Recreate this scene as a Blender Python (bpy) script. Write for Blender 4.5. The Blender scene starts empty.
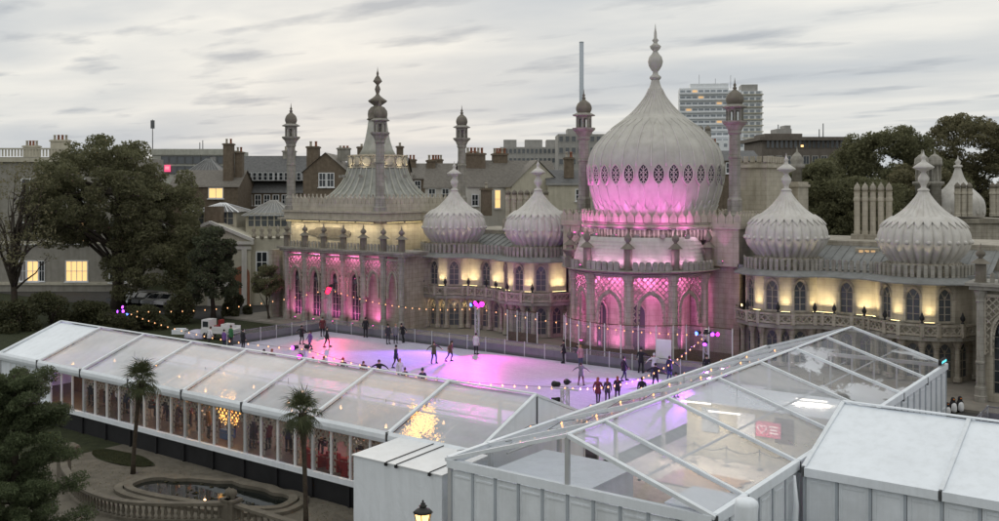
import bpy, math, random
from math import sin, cos, pi, radians, atan2, hypot
from mathutils import Vector, Matrix
random.seed(7)
SC = bpy.context.scene
C = SC.collection
# ------------------------------------------------------------------ camera
YAW = radians(36.65)
EYE = 13.5
cam_d = bpy.data.cameras.new('camera'); cam = bpy.data.objects.new('camera', cam_d); C.objects.link(cam)
cam.location = (0, 0, EYE); cam.rotation_euler = (radians(90), 0, YAW)
cam_d.sensor_width = 36; cam_d.lens = 36 * 958.3 / 999; cam_d.shift_y = -70.4 / 999
cam_d.clip_start = .5; cam_d.clip_end = 6000
SC.camera = cam
# ------------------------------------------------------------------ sky: thin evening cloud over a low western sun
SUN_EL, SUN_AZ = radians(5), YAW + radians(8)          # behind the palace
W = bpy.data.worlds.new('World'); SC.world = W; W.use_nodes = True
nt = W.node_tree; nt.nodes.clear()
def nd(t, typ, **kw):
    n = t.nodes.new(typ)
    for k, v in kw.items():
        if k.startswith('_'): setattr(n, k[1:], v)
        else: n.inputs[int(k[1:]) if k[0] == 'i' and k[1:].isdigit() else k].default_value = v
    return n
def lk(t, a, b): t.links.new(a, b)
def ramp(t, pts, fac):
    r = t.nodes.new('ShaderNodeValToRGB'); e = r.color_ramp.elements
    while len(e) < len(pts): e.new(.5)
    for el, (p, c) in zip(e, pts): el.position = p; el.color = (*c, 1)
    lk(t, fac, r.inputs[0]); return r.outputs[0]
def math_(t, op, a, b=None, clamp=False):
    m = t.nodes.new('ShaderNodeMath'); m.operation = op; m.use_clamp = clamp
    for i, v in enumerate((a, b)):
        if v is None: continue
        if isinstance(v, (int, float)): m.inputs[i].default_value = v
        else: lk(t, v, m.inputs[i])
    return m.outputs[0]
def mixc(t, fac, a, b, mode='MIX'):
    m = t.nodes.new('ShaderNodeMix'); m.data_type = 'RGBA'; m.blend_type = mode
    for s, v in ((m.inputs[0], fac), (m.inputs[6], a), (m.inputs[7], b)):
        if isinstance(v, (int, float)): s.default_value = v
        elif isinstance(v, tuple): s.default_value = (*v, 1)
        else: lk(t, v, s)
    return m.outputs[2]
sky = nt.nodes.new('ShaderNodeTexSky'); sky.sky_type = 'NISHITA'; sky.sun_disc = False
sky.sun_elevation = SUN_EL; sky.sun_rotation = -SUN_AZ; sky.dust_density = 2.5; sky.air_density = 1.2
tc = nt.nodes.new('ShaderNodeTexCoord')
sep = nt.nodes.new('ShaderNodeSeparateXYZ'); lk(nt, tc.outputs['Generated'], sep.inputs[0])
zz = math_(nt, 'MAXIMUM', sep.outputs[2], 0.0)
den = math_(nt, 'ADD', zz, .07)
comb = nt.nodes.new('ShaderNodeCombineXYZ')
lk(nt, math_(nt, 'DIVIDE', sep.outputs[0], den), comb.inputs[0]); lk(nt, math_(nt, 'DIVIDE', sep.outputs[1], den), comb.inputs[1])
mp = nt.nodes.new('ShaderNodeMapping'); lk(nt, comb.outputs[0], mp.inputs[0])
mp.inputs['Rotation'].default_value = (0, 0, -YAW - radians(2)); mp.inputs['Scale'].default_value = (.3, .5, 1); mp.inputs['Location'].default_value = (3.1, 1.7, 0)
n1 = nd(nt, 'ShaderNodeTexNoise', Scale=1.15, Detail=7, Roughness=.5, Distortion=.15); lk(nt, mp.outputs[0], n1.inputs['Vector'])
mp2 = nt.nodes.new('ShaderNodeMapping'); lk(nt, comb.outputs[0], mp2.inputs[0])
mp2.inputs['Rotation'].default_value = (0, 0, -YAW); mp2.inputs['Scale'].default_value = (.8, 1.5, 1); mp2.inputs['Location'].default_value = (8.3, 4.4, 0)
n2 = nd(nt, 'ShaderNodeTexNoise', Scale=1.7, Detail=6, Roughness=.5); lk(nt, mp2.outputs[0], n2.inputs['Vector'])
streak = ramp(nt, [(.26, (.47, .50, .53)), (.38, (.55, .57, .585)), (.48, (.65, .65, .635)), (.58, (.82, .79, .73)), (.70, (.66, .66, .64)), (.85, (.54, .56, .57))], n1.outputs[0])
puffs = ramp(nt, [(.55, (0, 0, 0)), (.70, (1, 1, 1))], n2.outputs[0])
cloud = mixc(nt, math_(nt, 'MULTIPLY', puffs, .75), streak, (.38, .405, .44))
low = math_(nt, 'SUBTRACT', 1, math_(nt, 'MULTIPLY', zz, 9.0), clamp=True)
cloud = mixc(nt, math_(nt, 'MULTIPLY', low, .5), cloud, (.55, .58, .60))
sc10 = mixc(nt, 1.0, cloud, (9.5, 9.75, 9.95), 'MULTIPLY')
cie = nt.nodes.new('ShaderNodeMix'); cie.data_type = 'RGBA'; cie.blend_type = 'MULTIPLY'; cie.inputs[0].default_value = 1   # overcast sky: brighter overhead
br = math_(nt, 'ADD', math_(nt, 'MULTIPLY', zz, .4), 1.0); lk(nt, sc10, cie.inputs[6]); lk(nt, br, cie.inputs[7]); sc10 = cie.outputs[2]
final = mixc(nt, .985, sky.outputs[0], sc10)
bg = nt.nodes.new('ShaderNodeBackground'); lk(nt, final, bg.inputs[0]); bg.inputs[1].default_value = .1
wo = nt.nodes.new('ShaderNodeOutputWorld'); lk(nt, bg.outputs[0], wo.inputs[0])
sd = bpy.data.lights.new('sun', 'SUN'); sd.energy = .5; sd.angle = radians(14); sd.color = (1, .88, .74)
sun = bpy.data.objects.new('sun', sd); C.objects.link(sun)
sun.rotation_euler = (radians(90) - radians(9), 0, SUN_AZ + pi)     # low and soft, from behind the palace
vs = SC.view_settings; vs.view_transform = 'Standard'; vs.look = 'None'; vs.exposure = .09; vs.gamma = 1; vs.use_curve_mapping = False
SC.render.engine = 'CYCLES'
try:
    SC.cycles.use_denoising = True; SC.cycles.use_light_tree = True; SC.cycles.max_bounces = 8
    SC.cycles.transparent_max_bounces = 24; SC.cycles.sample_clamp_indirect = 4; SC.cycles.caustics_reflective = False
except Exception: pass
# ------------------------------------------------------------------ materials
MAT = {}
def bsdf_mat(name):
    m = bpy.data.materials.new(name); m.use_nodes = True; t = m.node_tree
    b = t.nodes['Principled BSDF']; MAT[name] = m
    return m, t, b
def objco(t, sc=(1, 1, 1)):
    g = t.nodes.new('ShaderNodeNewGeometry'); mpn = t.nodes.new('ShaderNodeMapping'); lk(t, g.outputs['Position'], mpn.inputs[0])
    mpn.inputs['Scale'].default_value = sc
    return mpn.outputs[0]
def surf(name, col, rough=.75, var=.25, scale=1.2, bump=.15, metal=0., streak=.25, dirt=(.5, .47, .4), spec=.3, fine=14, joints=0., wrinkle=0.):
    """weathered solid: broad patches, vertical run-off streaks, fine grain"""
    m, t, b = bsdf_mat(name)
    a = nd(t, 'ShaderNodeTexNoise', Scale=scale, Detail=8, Roughness=.62); lk(t, objco(t), a.inputs['Vector'])
    f = math_(t, 'MULTIPLY', math_(t, 'SUBTRACT', a.outputs[0], .5), 2.4)
    dark = tuple(c * (1 - var) for c in col); lite = tuple(min(1, c * (1 + var * .7)) for c in col)
    c1 = mixc(t, math_(t, 'ADD', f, .5, True), dark, lite)
    if streak:
        s = nd(t, 'ShaderNodeTexNoise', Scale=1., Detail=6, Roughness=.6); lk(t, objco(t, (2.6, 2.6, .22)), s.inputs['Vector'])
        sf = ramp(t, [(.46, (0, 0, 0)), (.7, (1, 1, 1))], s.outputs[0])
        c1 = mixc(t, math_(t, 'MULTIPLY', sf, streak), c1, tuple(c * d for c, d in zip(col, dirt)))
    jf = None
    if joints:                                   # courses of rendered blocks: thin stained joints
        s3 = t.nodes.new('ShaderNodeSeparateXYZ'); lk(t, objco(t), s3.inputs[0]); c3 = t.nodes.new('ShaderNodeCombineXYZ')
        lk(t, math_(t, 'ADD', s3.outputs[0], s3.outputs[1]), c3.inputs[0]); lk(t, s3.outputs[2], c3.inputs[1])
        br = nd(t, 'ShaderNodeTexBrick', Scale=1.0); lk(t, c3.outputs[0], br.inputs['Vector']); br.inputs['Mortar Size'].default_value = .018; br.inputs['Brick Width'].default_value = .9; br.inputs['Row Height'].default_value = .42
        br.inputs['Color1'].default_value = (1, 1, 1, 1); br.inputs['Color2'].default_value = (.86, .86, .84, 1); br.inputs['Mortar'].default_value = (.55, .52, .48, 1); jf = br.outputs['Fac']
        c1 = mixc(t, joints, c1, mixc(t, 1.0, c1, br.outputs['Color'], 'MULTIPLY'))
    lk(t, c1, b.inputs['Base Color'])
    b.inputs['Roughness'].default_value = rough; b.inputs['Metallic'].default_value = metal
    b.inputs['Specular IOR Level'].default_value = spec
    if bump:
        g = nd(t, 'ShaderNodeTexNoise', Scale=fine, Detail=5); lk(t, objco(t), g.inputs['Vector'])
        bp = nd(t, 'ShaderNodeBump', Strength=bump, Distance=.05); lk(t, g.outputs[0], bp.inputs['Height']); lk(t, bp.outputs[0], b.inputs['Normal'])
        if wrinkle:
            w = nd(t, 'ShaderNodeTexNoise', Scale=1.1, Detail=5, Roughness=.55, Distortion=1.2); lk(t, objco(t, (1.6, .35, .5)), w.inputs['Vector'])
            b2 = nd(t, 'ShaderNodeBump', Strength=wrinkle, Distance=.25); lk(t, w.outputs[0], b2.inputs['Height']); lk(t, bp.outputs[0], b2.inputs['Normal']); lk(t, b2.outputs[0], b.inputs['Normal'])
    return m
def emit(name, col, st):
    m, t, b = bsdf_mat(name)
    b.inputs['Base Color'].default_value = (*[min(1, c) for c in col], 1)
    b.inputs['Emission Color'].default_value = (*col, 1); b.inputs['Emission Strength'].default_value = st
    return m
surf('stone', (.41, .375, .315), var=.26, streak=.5, joints=.7)
surf('stone_dark', (.19, .17, .14), var=.3, streak=.4)
surf('stone_cream', (.47, .43, .355), var=.2, streak=.42, joints=.45)
surf('stone_grey', (.33, .315, .28), var=.32, streak=.5, joints=.6)
surf('dome', (.57, .55, .515), rough=.6, var=.16, scale=1.3, streak=.32, dirt=(.62, .58, .5))
surf('dome_grey', (.49, .475, .43), rough=.6, var=.15, scale=.9, streak=.3, dirt=(.6, .58, .5))
surf('copper_ribs', (.42, .42, .37), rough=.6, var=.2, streak=.3)
surf('spire_lead', (.30, .305, .28), rough=.55, var=.22, streak=.4)
surf('lead', (.22, .225, .22), rough=.5, var=.25, streak=.3)
surf('slate', (.13, .13, .13), rough=.6, var=.3, scale=3, streak=.3)
surf('slate_brown', (.17, .155, .135), rough=.7, var=.3, scale=3, streak=.2)
surf('brick_brown', (.17, .135, .10), rough=.9, var=.3, scale=2.5, streak=.3)
surf('render_cream', (.50, .47, .38), rough=.85, var=.12, streak=.3)
surf('render_white', (.58, .56, .52), rough=.85, var=.1, streak=.25)
surf('paint_white', (.76, .77, .78), rough=.45, var=.06, streak=.12, bump=.03)
surf('concrete', (.36, .35, .33), rough=.9, var=.15, streak=.3)
surf('concrete_brown', (.16, .14, .12), rough=.9, var=.2, streak=.3)
surf('block_white', (.78, .80, .82), rough=.8, var=.08, streak=.1)
surf('block_dark', (.30, .33, .36), rough=.4, var=.3, streak=0)
surf('pot_red', (.30, .13, .08), rough=.9, var=.25)
surf('pvc', (.80, .84, .885), rough=.5, var=.05, scale=.6, streak=.3, dirt=(.72, .72, .7), bump=.05, fine=5, spec=.4, wrinkle=.18)
surf('pvc_grey', (.74, .775, .81), rough=.5, var=.1, streak=.35, dirt=(.7, .69, .66), bump=.04, wrinkle=.15)
surf('alu', (.56, .57, .58), rough=.42, var=.08, metal=.25, streak=.1, bump=.03)
surf('alu_dark', (.13, .135, .14), rough=.45, var=.15, metal=.4, streak=.1, bump=.03)
surf('black', (.018, .018, .02), rough=.6, var=.3, streak=0, bump=.05)
surf('wood_brown', (.11, .065, .04), rough=.65, var=.35, scale=3, streak=.2)
surf('wood_orange', (.34, .21, .12), rough=.6, var=.3, scale=3, streak=.2)
surf('matting', (.42, .39, .35), rough=.9, var=.2, scale=2, streak=0)
surf('deck', (.10, .07, .05), rough=.5, var=.3, scale=2, streak=0)
surf('bark', (.055, .045, .034), rough=.95, var=.4, scale=4, streak=.3, bump=.6)
surf('palm_bark', (.06, .047, .034), rough=.95, var=.4, scale=6, streak=.1, bump=.8)
surf('path', (.14, .125, .10), rough=.95, var=.3, scale=1.6, streak=0, bump=.4, fine=22)
surf('mast_grey', (.42, .46, .50), rough=.5, var=.08, streak=.1)
surf('town_wall', (.30, .285, .25), rough=.9, var=.15, streak=.35)
surf('barrier_panel', (.17, .165, .19), rough=.5, var=.15, streak=.2)
surf('old_path', (.105, .093, .072), rough=.95, var=.22, scale=1.6, streak=0, bump=.4, fine=22)
surf('edging', (.15, .133, .105), rough=.9, var=.3, scale=1.8, streak=.25, bump=.3)
surf('tarmac', (.055, .053, .05), rough=.9, var=.25, streak=0, bump=.3)
surf('soil', (.035, .028, .02), rough=1, var=.4, streak=0, bump=.5)
surf('flag_stone', (.24, .22, .19), rough=.85, var=.2, streak=0, bump=.2)
surf('red_cloth', (.22, .02, .02), rough=.9, var=.2, streak=0)
surf('blue_paint', (.08, .15, .28), rough=.5, var=.15)
surf('orange_paint', (.7, .2, .03), rough=.6, var=.15)
surf('car_silver', (.42, .43, .44), rough=.25, var=.04, metal=.5, streak=0, bump=0, spec=.5)
surf('car_black', (.02, .022, .025), rough=.2, var=.1, metal=.2, streak=0, bump=0, spec=.5)
surf('car_white', (.66, .66, .65), rough=.25, var=.04, streak=0, bump=0, spec=.5)
surf('rubber', (.02, .02, .02), rough=.85, var=.2, streak=0)
surf('iron', (.03, .03, .028), rough=.5, var=.2, streak=0)
surf('grass', (.030, .036, .014), rough=1, var=.45, scale=2.2, streak=0, bump=.7, fine=30)
emit('bulb', (1, .50, .22), 1.7)
emit('bulb_dim', (1, .55, .26), 1.6)
emit('pink_lamp', (1, .10, .5), 5)
emit('red_lamp', (1, .012, .05), 5)
emit('magenta_lamp', (1, .02, .6), 5)
emit('purple_lamp', (.42, .06, 1), 5)
emit('blue_lamp', (.08, .16, 1), 5)
emit('tube_light', (1, .93, .82), 2.2)
emit('warm_strip', (1, .78, .36), 4)
emit('led_gold', (1, .58, .16), 1.7)
emit('lit_window', (1, .66, .27), .85)
emit('lit_dim', (1, .62, .3), .35)
emit('lantern_glow', (1, .58, .22), 2.4)
emit('cyan_screen', (.1, .75, .85), 1.6)
emit('pink_sign', (.70, .14, .24), .08)
emit('white_print', (1, .9, .9), .25)
emit('red_sign', (.95, .09, .22), .8)
def glassy(name, col, rough, tint=.0):
    m, t, b = bsdf_mat(name); b.inputs['Base Color'].default_value = (*col, 1)
    b.inputs['Roughness'].default_value = rough; b.inputs['Specular IOR Level'].default_value = .6
    n = nd(t, 'ShaderNodeTexNoise', Scale=.9, Detail=2); lk(t, objco(t), n.inputs['Vector'])
    bp = nd(t, 'ShaderNodeBump', Strength=.08, Distance=.2); lk(t, n.outputs[0], bp.inputs['Height']); lk(t, bp.outputs[0], b.inputs['Normal'])
glassy('glass_dark', (.03, .035, .04), .08)
glassy('glass_curtain', (.26, .25, .24), .15)
glassy('glass_slate', (.09, .10, .11), .12)
def clear(name, haze, col=(.8, .83, .86), rough=.12, patch=None, seed=0., film=.55, sheen=0.):
    """clear sheet: see-through, faintly milky, reflects at grazing angles"""
    m, t, b = bsdf_mat(name)
    b.inputs['Base Color'].default_value = (*col, 1); b.inputs['Roughness'].default_value = .45
    tr = t.nodes.new('ShaderNodeBsdfTransparent'); tr.inputs[0].default_value = (.97, .975, .98, 1)
    gl = t.nodes.new('ShaderNodeBsdfGlossy'); gl.inputs[1].default_value = rough; gl.inputs[0].default_value = (.9, .92, .95, 1)
    lw = nd(t, 'ShaderNodeLayerWeight', Blend=.22)
    n = nd(t, 'ShaderNodeTexNoise', Scale=.35, Detail=6, Roughness=.6); lk(t, objco(t, (1, 1, 1)), n.inputs['Vector'])
    hz = math_(t, 'MULTIPLY', math_(t, 'ADD', math_(t, 'MULTIPLY', n.outputs[0], 1.2), .4), haze, True)
    if patch:
        p = nd(t, 'ShaderNodeTexNoise', Scale=patch[0], Detail=7, Roughness=.6, Distortion=.6); lk(t, objco(t, (1, .45, 1)), p.inputs['Vector'])
        pf = ramp(t, [(patch[1], (0, 0, 0)), (patch[1] + .035, (1, 1, 1))], p.outputs[0])
        hz = math_(t, 'ADD', hz, math_(t, 'MULTIPLY', pf, patch[2]), True)
    tl = t.nodes.new('ShaderNodeBsdfTranslucent'); tl.inputs[0].default_value = (*col, 1)
    di = t.nodes.new('ShaderNodeMixShader'); di.inputs[0].default_value = .35; lk(t, b.outputs[0], di.inputs[1]); lk(t, tl.outputs[0], di.inputs[2])
    m1 = t.nodes.new('ShaderNodeMixShader'); lk(t, hz, m1.inputs[0]); lk(t, tr.outputs[0], m1.inputs[1]); lk(t, di.outputs[0], m1.inputs[2])
    m2 = t.nodes.new('ShaderNodeMixShader'); lk(t, math_(t, 'ADD', math_(t, 'MULTIPLY', lw.outputs['Fresnel'], film), sheen, True), m2.inputs[0]); lk(t, m1.outputs[0], m2.inputs[1]); lk(t, gl.outputs[0], m2.inputs[2])
    lk(t, m2.outputs[0], t.nodes['Material Output'].inputs[0])
clear('clear_roof', .42, col=(.86, .91, .98), sheen=.16)
clear('hall_roof', .36, col=(.88, .91, .96), film=.4, sheen=.12)
clear('milky_roof', .60, col=(.86, .91, .98), sheen=.2)
clear('clear_roof_patchy', .12, col=(.88, .91, .95), patch=(.22, .50, .6))
clear('clear_wall', .015, film=.1)
clear('screen_glass', .12, col=(.6, .55, .6), film=.3)
def printed_lattice(name):
    """clear wall film printed with a fine diagonal lattice"""
    m, t, b = bsdf_mat(name); b.inputs['Base Color'].default_value = (.30, .25, .20, 1); b.inputs['Roughness'].default_value = .7
    tcn = t.nodes.new('ShaderNodeTexCoord'); mpn = t.nodes.new('ShaderNodeMapping'); lk(t, tcn.outputs['Object'], mpn.inputs[0])
    mpn.inputs['Rotation'].default_value = (0, radians(45), 0); mpn.inputs['Scale'].default_value = (4.6, 4.6, 4.6)
    s = t.nodes.new('ShaderNodeSeparateXYZ'); lk(t, mpn.outputs[0], s.inputs[0])
    fx = math_(t, 'GREATER_THAN', math_(t, 'ABSOLUTE', math_(t, 'SUBTRACT', math_(t, 'FRACT', s.outputs[0]), .5)), .27)
    fz = math_(t, 'GREATER_THAN', math_(t, 'ABSOLUTE', math_(t, 'SUBTRACT', math_(t, 'FRACT', s.outputs[2]), .5)), .27)
    f = math_(t, 'MAXIMUM', fx, fz)
    tr = t.nodes.new('ShaderNodeBsdfTransparent'); mx = t.nodes.new('ShaderNodeMixShader')
    lk(t, f, mx.inputs[0]); lk(t, tr.outputs[0], mx.inputs[1]); lk(t, b.outputs[0], mx.inputs[2]); lk(t, mx.outputs[0], t.nodes['Material Output'].inputs[0])
printed_lattice('lattice_print')
def ice_mat():
    m, t, b = bsdf_mat('ice')
    n = nd(t, 'ShaderNodeTexNoise', Scale=.5, Detail=8, Roughness=.65); lk(t, objco(t), n.inputs['Vector'])
    s = nd(t, 'ShaderNodeTexNoise', Scale=3, Detail=9, Roughness=.75, Distortion=2.5); lk(t, objco(t), s.inputs['Vector'])
    c1 = mixc(t, n.outputs[0], (.32, .30, .40), (.49, .46, .58))  # lilac cast of the coloured lamps is partly put into the ice colour
    sf = ramp(t, [(.5, (0, 0, 0)), (.62, (1, 1, 1))], s.outputs[0])
    for rot, sc_ in ((.4, (.5, 9, 1)), (1.5, (.4, 8, 1)), (2.6, (.6, 10, 1))):   # skate tracks
        g = t.nodes.new('ShaderNodeNewGeometry'); mpn = t.nodes.new('ShaderNodeMapping'); lk(t, g.outputs['Position'], mpn.inputs[0]); mpn.inputs['Rotation'].default_value = (0, 0, rot); mpn.inputs['Scale'].default_value = sc_
        k = nd(t, 'ShaderNodeTexNoise', Scale=.9, Detail=4, Roughness=.7, Distortion=.9); lk(t, mpn.outputs[0], k.inputs['Vector'])
        sf = mixc(t, 1.0, sf, ramp(t, [(.57, (0, 0, 0)), (.63, (.8, .8, .8))], k.outputs[0]), 'LIGHTEN')
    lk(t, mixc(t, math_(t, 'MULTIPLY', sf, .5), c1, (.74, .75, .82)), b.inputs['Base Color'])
    lk(t, math_(t, 'ADD', math_(t, 'MULTIPLY', s.outputs[0], .3), .34), b.inputs['Roughness'])
    bp = nd(t, 'ShaderNodeBump', Strength=.12, Distance=.02); lk(t, s.outputs[0], bp.inputs['Height']); lk(t, bp.outputs[0], b.inputs['Normal'])
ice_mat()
def water_mat():
    m, t, b = bsdf_mat('water'); b.inputs['Base Color'].default_value = (.012, .014, .012, 1); b.inputs['Roughness'].default_value = .03
    n = nd(t, 'ShaderNodeTexNoise', Scale=4, Detail=3); lk(t, objco(t), n.inputs['Vector'])
    bp = nd(t, 'ShaderNodeBump', Strength=.06, Distance=.03); lk(t, n.outputs[0], bp.inputs['Height']); lk(t, bp.outputs[0], b.inputs['Normal'])
water_mat()
def leaf_mat(name, a, c, tl=.25):
    m, t, b = bsdf_mat(name)
    g = t.nodes.new('ShaderNodeNewGeometry')
    n = nd(t, 'ShaderNodeTexNoise', Scale=.55, Detail=4); lk(t, g.outputs['Position'], n.inputs['Vector'])
    f = math_(t, 'ADD', math_(t, 'MULTIPLY', g.outputs['Random Per Island'], .6), math_(t, 'MULTIPLY', n.outputs[0], .5), True)
    col = mixc(t, f, a, c); lk(t, col, b.inputs['Base Color']); b.inputs['Roughness'].default_value = .6; b.inputs['Specular IOR Level'].default_value = .2
    tn = t.nodes.new('ShaderNodeBsdfTranslucent'); lk(t, col, tn.inputs[0])
    mx = t.nodes.new('ShaderNodeMixShader'); mx.inputs[0].default_value = tl; lk(t, b.outputs[0], mx.inputs[1]); lk(t, tn.outputs[0], mx.inputs[2])
    lk(t, mx.outputs[0], t.nodes['Material Output'].inputs[0])
leaf_mat('leaf_dark', (.036, .042, .02), (.10, .10, .05), .3)
leaf_mat('leaf_oak', (.095, .10, .055), (.23, .225, .125), .45)
leaf_mat('leaf_autumn', (.115, .115, .065), (.25, .225, .13), .4)
leaf_mat('leaf_conifer', (.05, .062, .038), (.12, .13, .075), .35)
leaf_mat('leaf_blue', (.055, .075, .036), (.14, .165, .085), .4)
leaf_mat('leaf_palm', (.035, .045, .020), (.11, .12, .06))
def cloth(name, col):
    m, t, b = bsdf_mat(name); b.inputs['Roughness'].default_value = .9
    n = nd(t, 'ShaderNodeTexNoise', Scale=9, Detail=3); lk(t, objco(t), n.inputs['Vector'])
    lk(t, mixc(t, n.outputs[0], tuple(c * .7 for c in col), tuple(min(1, c * 1.25) for c in col)), b.inputs['Base Color'])
CL = dict(black=(.014, .014, .017), navy=(.02, .025, .05), charcoal=(.04, .04, .045), maroon=(.10, .022, .025), brown=(.11, .07, .045), olive=(.07, .065, .04),
          white=(.55, .55, .56), pink=(.42, .23, .27), purple=(.16, .08, .26), green=(.04, .15, .06), denim=(.05, .07, .13), grey=(.17, .17, .18), red=(.34, .035, .035),
          tan=(.26, .18, .11), skin=(.50, .33, .25), hair_brown=(.05, .03, .018), hair_dark=(.015, .012, .01), hair_fair=(.32, .2, .09), hair_red=(.20, .07, .03))
for k, v in CL.items(): cloth('c_' + k, v)
# ------------------------------------------------------------------ mesh building
class MB:
    def __init__(s): s.v = []; s.f = []; s.m = []; s.sm = []
    def add(s, vs, fs, m=0, smooth=False):
        o = len(s.v); s.v += [tuple(v) for v in vs]
        for f in fs: s.f.append(tuple(o + i for i in f)); s.m.append(m); s.sm.append(smooth)
    def box(s, c, d, rz=0, m=0):
        x, y, z = d[0] / 2, d[1] / 2, d[2] / 2; a, b = cos(rz), sin(rz)
        vs = [(c[0] + i * x * a - j * y * b, c[1] + i * x * b + j * y * a, c[2] + k * z) for i, j, k in
              ((-1, -1, -1), (1, -1, -1), (1, 1, -1), (-1, 1, -1), (-1, -1, 1), (1, -1, 1), (1, 1, 1), (-1, 1, 1))]
        s.add(vs, [(0, 3, 2, 1), (4, 5, 6, 7), (0, 1, 5, 4), (1, 2, 6, 5), (2, 3, 7, 6), (3, 0, 4, 7)], m)
    def b2(s, lo, hi, m=0):
        s.box([(a + b) / 2 for a, b in zip(lo, hi)], [abs(b - a) for a, b in zip(lo, hi)], 0, m)
    def bar(s, p, q, w, h=None, m=0):
        p, q = Vector(p), Vector(q); d = (q - p)
        if d.length < 1e-6: return
        d.normalize(); up = Vector((0, 0, 1)) if abs(d.z) < .95 else Vector((0, 1, 0))
        r = d.cross(up).normalized(); u = r.cross(d).normalized(); h = w if h is None else h
        vs = [e + r * (w / 2 * i) + u * (h / 2 * j) for e in (p, q) for i, j in ((-1, -1), (1, -1), (1, 1), (-1, 1))]
        s.add(vs, [(0, 1, 2, 3), (7, 6, 5, 4), (0, 4, 5, 1), (1, 5, 6, 2), (2, 6, 7, 3), (3, 7, 4, 0)], m)
    def lathe(s, prof, n=16, c=(0, 0, 0), m=0, smooth=True, mod=None, a0=0., a1=2 * pi):
        full = abs(a1 - a0 - 2 * pi) < 1e-6; k = n if full else n + 1; vs = []
        for r, z in prof:
            for i in range(k):
                a = a0 + (a1 - a0) * i / n; rr = r * (mod(a, z) if mod else 1)
                vs.append((c[0] + rr * cos(a), c[1] + rr * sin(a), c[2] + z))
        fs = []
        for j in range(len(prof) - 1):
            for i in range(n):
                i2 = (i + 1) % k; fs.append((j * k + i, j * k + i2, (j + 1) * k + i2, (j + 1) * k + i))
        if full:
            if prof[0][0] > 1e-4: fs.append(tuple(range(k))[::-1])
            if prof[-1][0] > 1e-4: fs.append(tuple((len(prof) - 1) * k + i for i in range(k)))
        s.add(vs, fs, m, smooth)
    def tube(s, pts, r, n=6, m=0, smooth=True):
        pts = [Vector(p) for p in pts]; rs = r if isinstance(r, (list, tuple)) else [r] * len(pts); vs = []; fs = []
        u = None
        for i, p in enumerate(pts):
            d = (pts[min(i + 1, len(pts) - 1)] - pts[max(i - 1, 0)]).normalized()
            if u is None: u = d.orthogonal().normalized()
            else: u = (u - d * u.dot(d)).normalized()
            w = d.cross(u)
            for k in range(n):
                a = 2 * pi * k / n; vs.append(p + (u * cos(a) + w * sin(a)) * rs[i])
        for i in range(len(pts) - 1):
            for k in range(n): fs.append((i * n + k, i * n + (k + 1) % n, (i + 1) * n + (k + 1) % n, (i + 1) * n + k))
        fs.append(tuple(range(n))[::-1]); fs.append(tuple((len(pts) - 1) * n + k for k in range(n)))
        s.add(vs, fs, m, smooth)
    def slab(s, poly, z0, z1, m=0):
        n = len(poly); vs = [(x, y, z0) for x, y in poly] + [(x, y, z1) for x, y in poly]
        s.add(vs, [tuple(range(n))[::-1], tuple(range(n, 2 * n))] + [(i, (i + 1) % n, n + (i + 1) % n, n + i) for i in range(n)], m)
    def plate(s, poly, y0, y1, m=0):          # outline in x,z extruded along y
        n = len(poly); vs = [(x, y0, z) for x, z in poly] + [(x, y1, z) for x, z in poly]
        s.add(vs, [tuple(range(n)), tuple(range(n, 2 * n))[::-1]] + [((i + 1) % n, i, n + i, n + (i + 1) % n) for i in range(n)], m)
    def mesh(s, name, mats):
        me = bpy.data.meshes.new(name); me.from_pydata(s.v, [], s.f)
        for k in (mats if isinstance(mats, (list, tuple)) else [mats]): me.materials.append(MAT[k])
        me.polygons.foreach_set('material_index', s.m); me.polygons.foreach_set('use_smooth', s.sm); me.update()
        return me
    def build(s, name, mats, parent=None, loc=(0, 0, 0), rz=0, kind=None, rot=None):
        return put(name, s.mesh(name, mats), parent, loc, rz, kind, None, rot)
def put(name, me, parent=None, loc=(0, 0, 0), rz=0, kind=None, scale=None, rot=None):
    o = bpy.data.objects.new(name, me); C.objects.link(o); o.parent = parent; o.location = loc
    o.rotation_euler = rot if rot else (0, 0, rz)
    if scale is not None: o.scale = scale if isinstance(scale, (tuple, list)) else (scale,) * 3
    if kind: o['kind'] = kind
    return o
def tag(o, label, cat, group=None):
    o['label'] = label; o['category'] = cat
    if group: o['group'] = group
    return o
def thing(name, label, cat, loc=(0, 0, 0), rz=0, group=None):
    return tag(put(name, None, None, loc, rz), label, cat, group)
def lamp(name, kind, parent, loc, energy, col, size=.1, rot=(0, 0, 0), spot=None, blend=.6, sy=None):
    l = bpy.data.lights.new(name, kind); l.energy = energy; l.color = col
    if kind == 'AREA':
        l.size = size; l.spread = blend if blend > .7 else pi
        if sy: l.shape = 'RECTANGLE'; l.size_y = sy
    else: l.shadow_soft_size = size
    if kind == 'SPOT': l.spot_size = spot; l.spot_blend = blend
    o = bpy.data.objects.new(name, l); C.objects.link(o); o.parent = parent; o.location = loc; o.rotation_euler = rot
    return o
def aim(d):                                      # euler that turns a lamp's -Z along d
    return Vector(d).to_track_quat('-Z', 'Y').to_euler()
def at(px, py, Z):                               # a point of the place from its bearing in the photograph and its distance ahead
    X = (px - 499.5) / 958.3 * Z
    return Vector((X * cos(YAW) - Z * sin(YAW), X * sin(YAW) + Z * cos(YAW), EYE - (py - 190.1) * Z / 958.3))
def on(px, py, z=0.):                            # where a bearing meets the level z
    return at(px, py, 958.3 * (EYE - z) / (py - 190.1))
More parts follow.
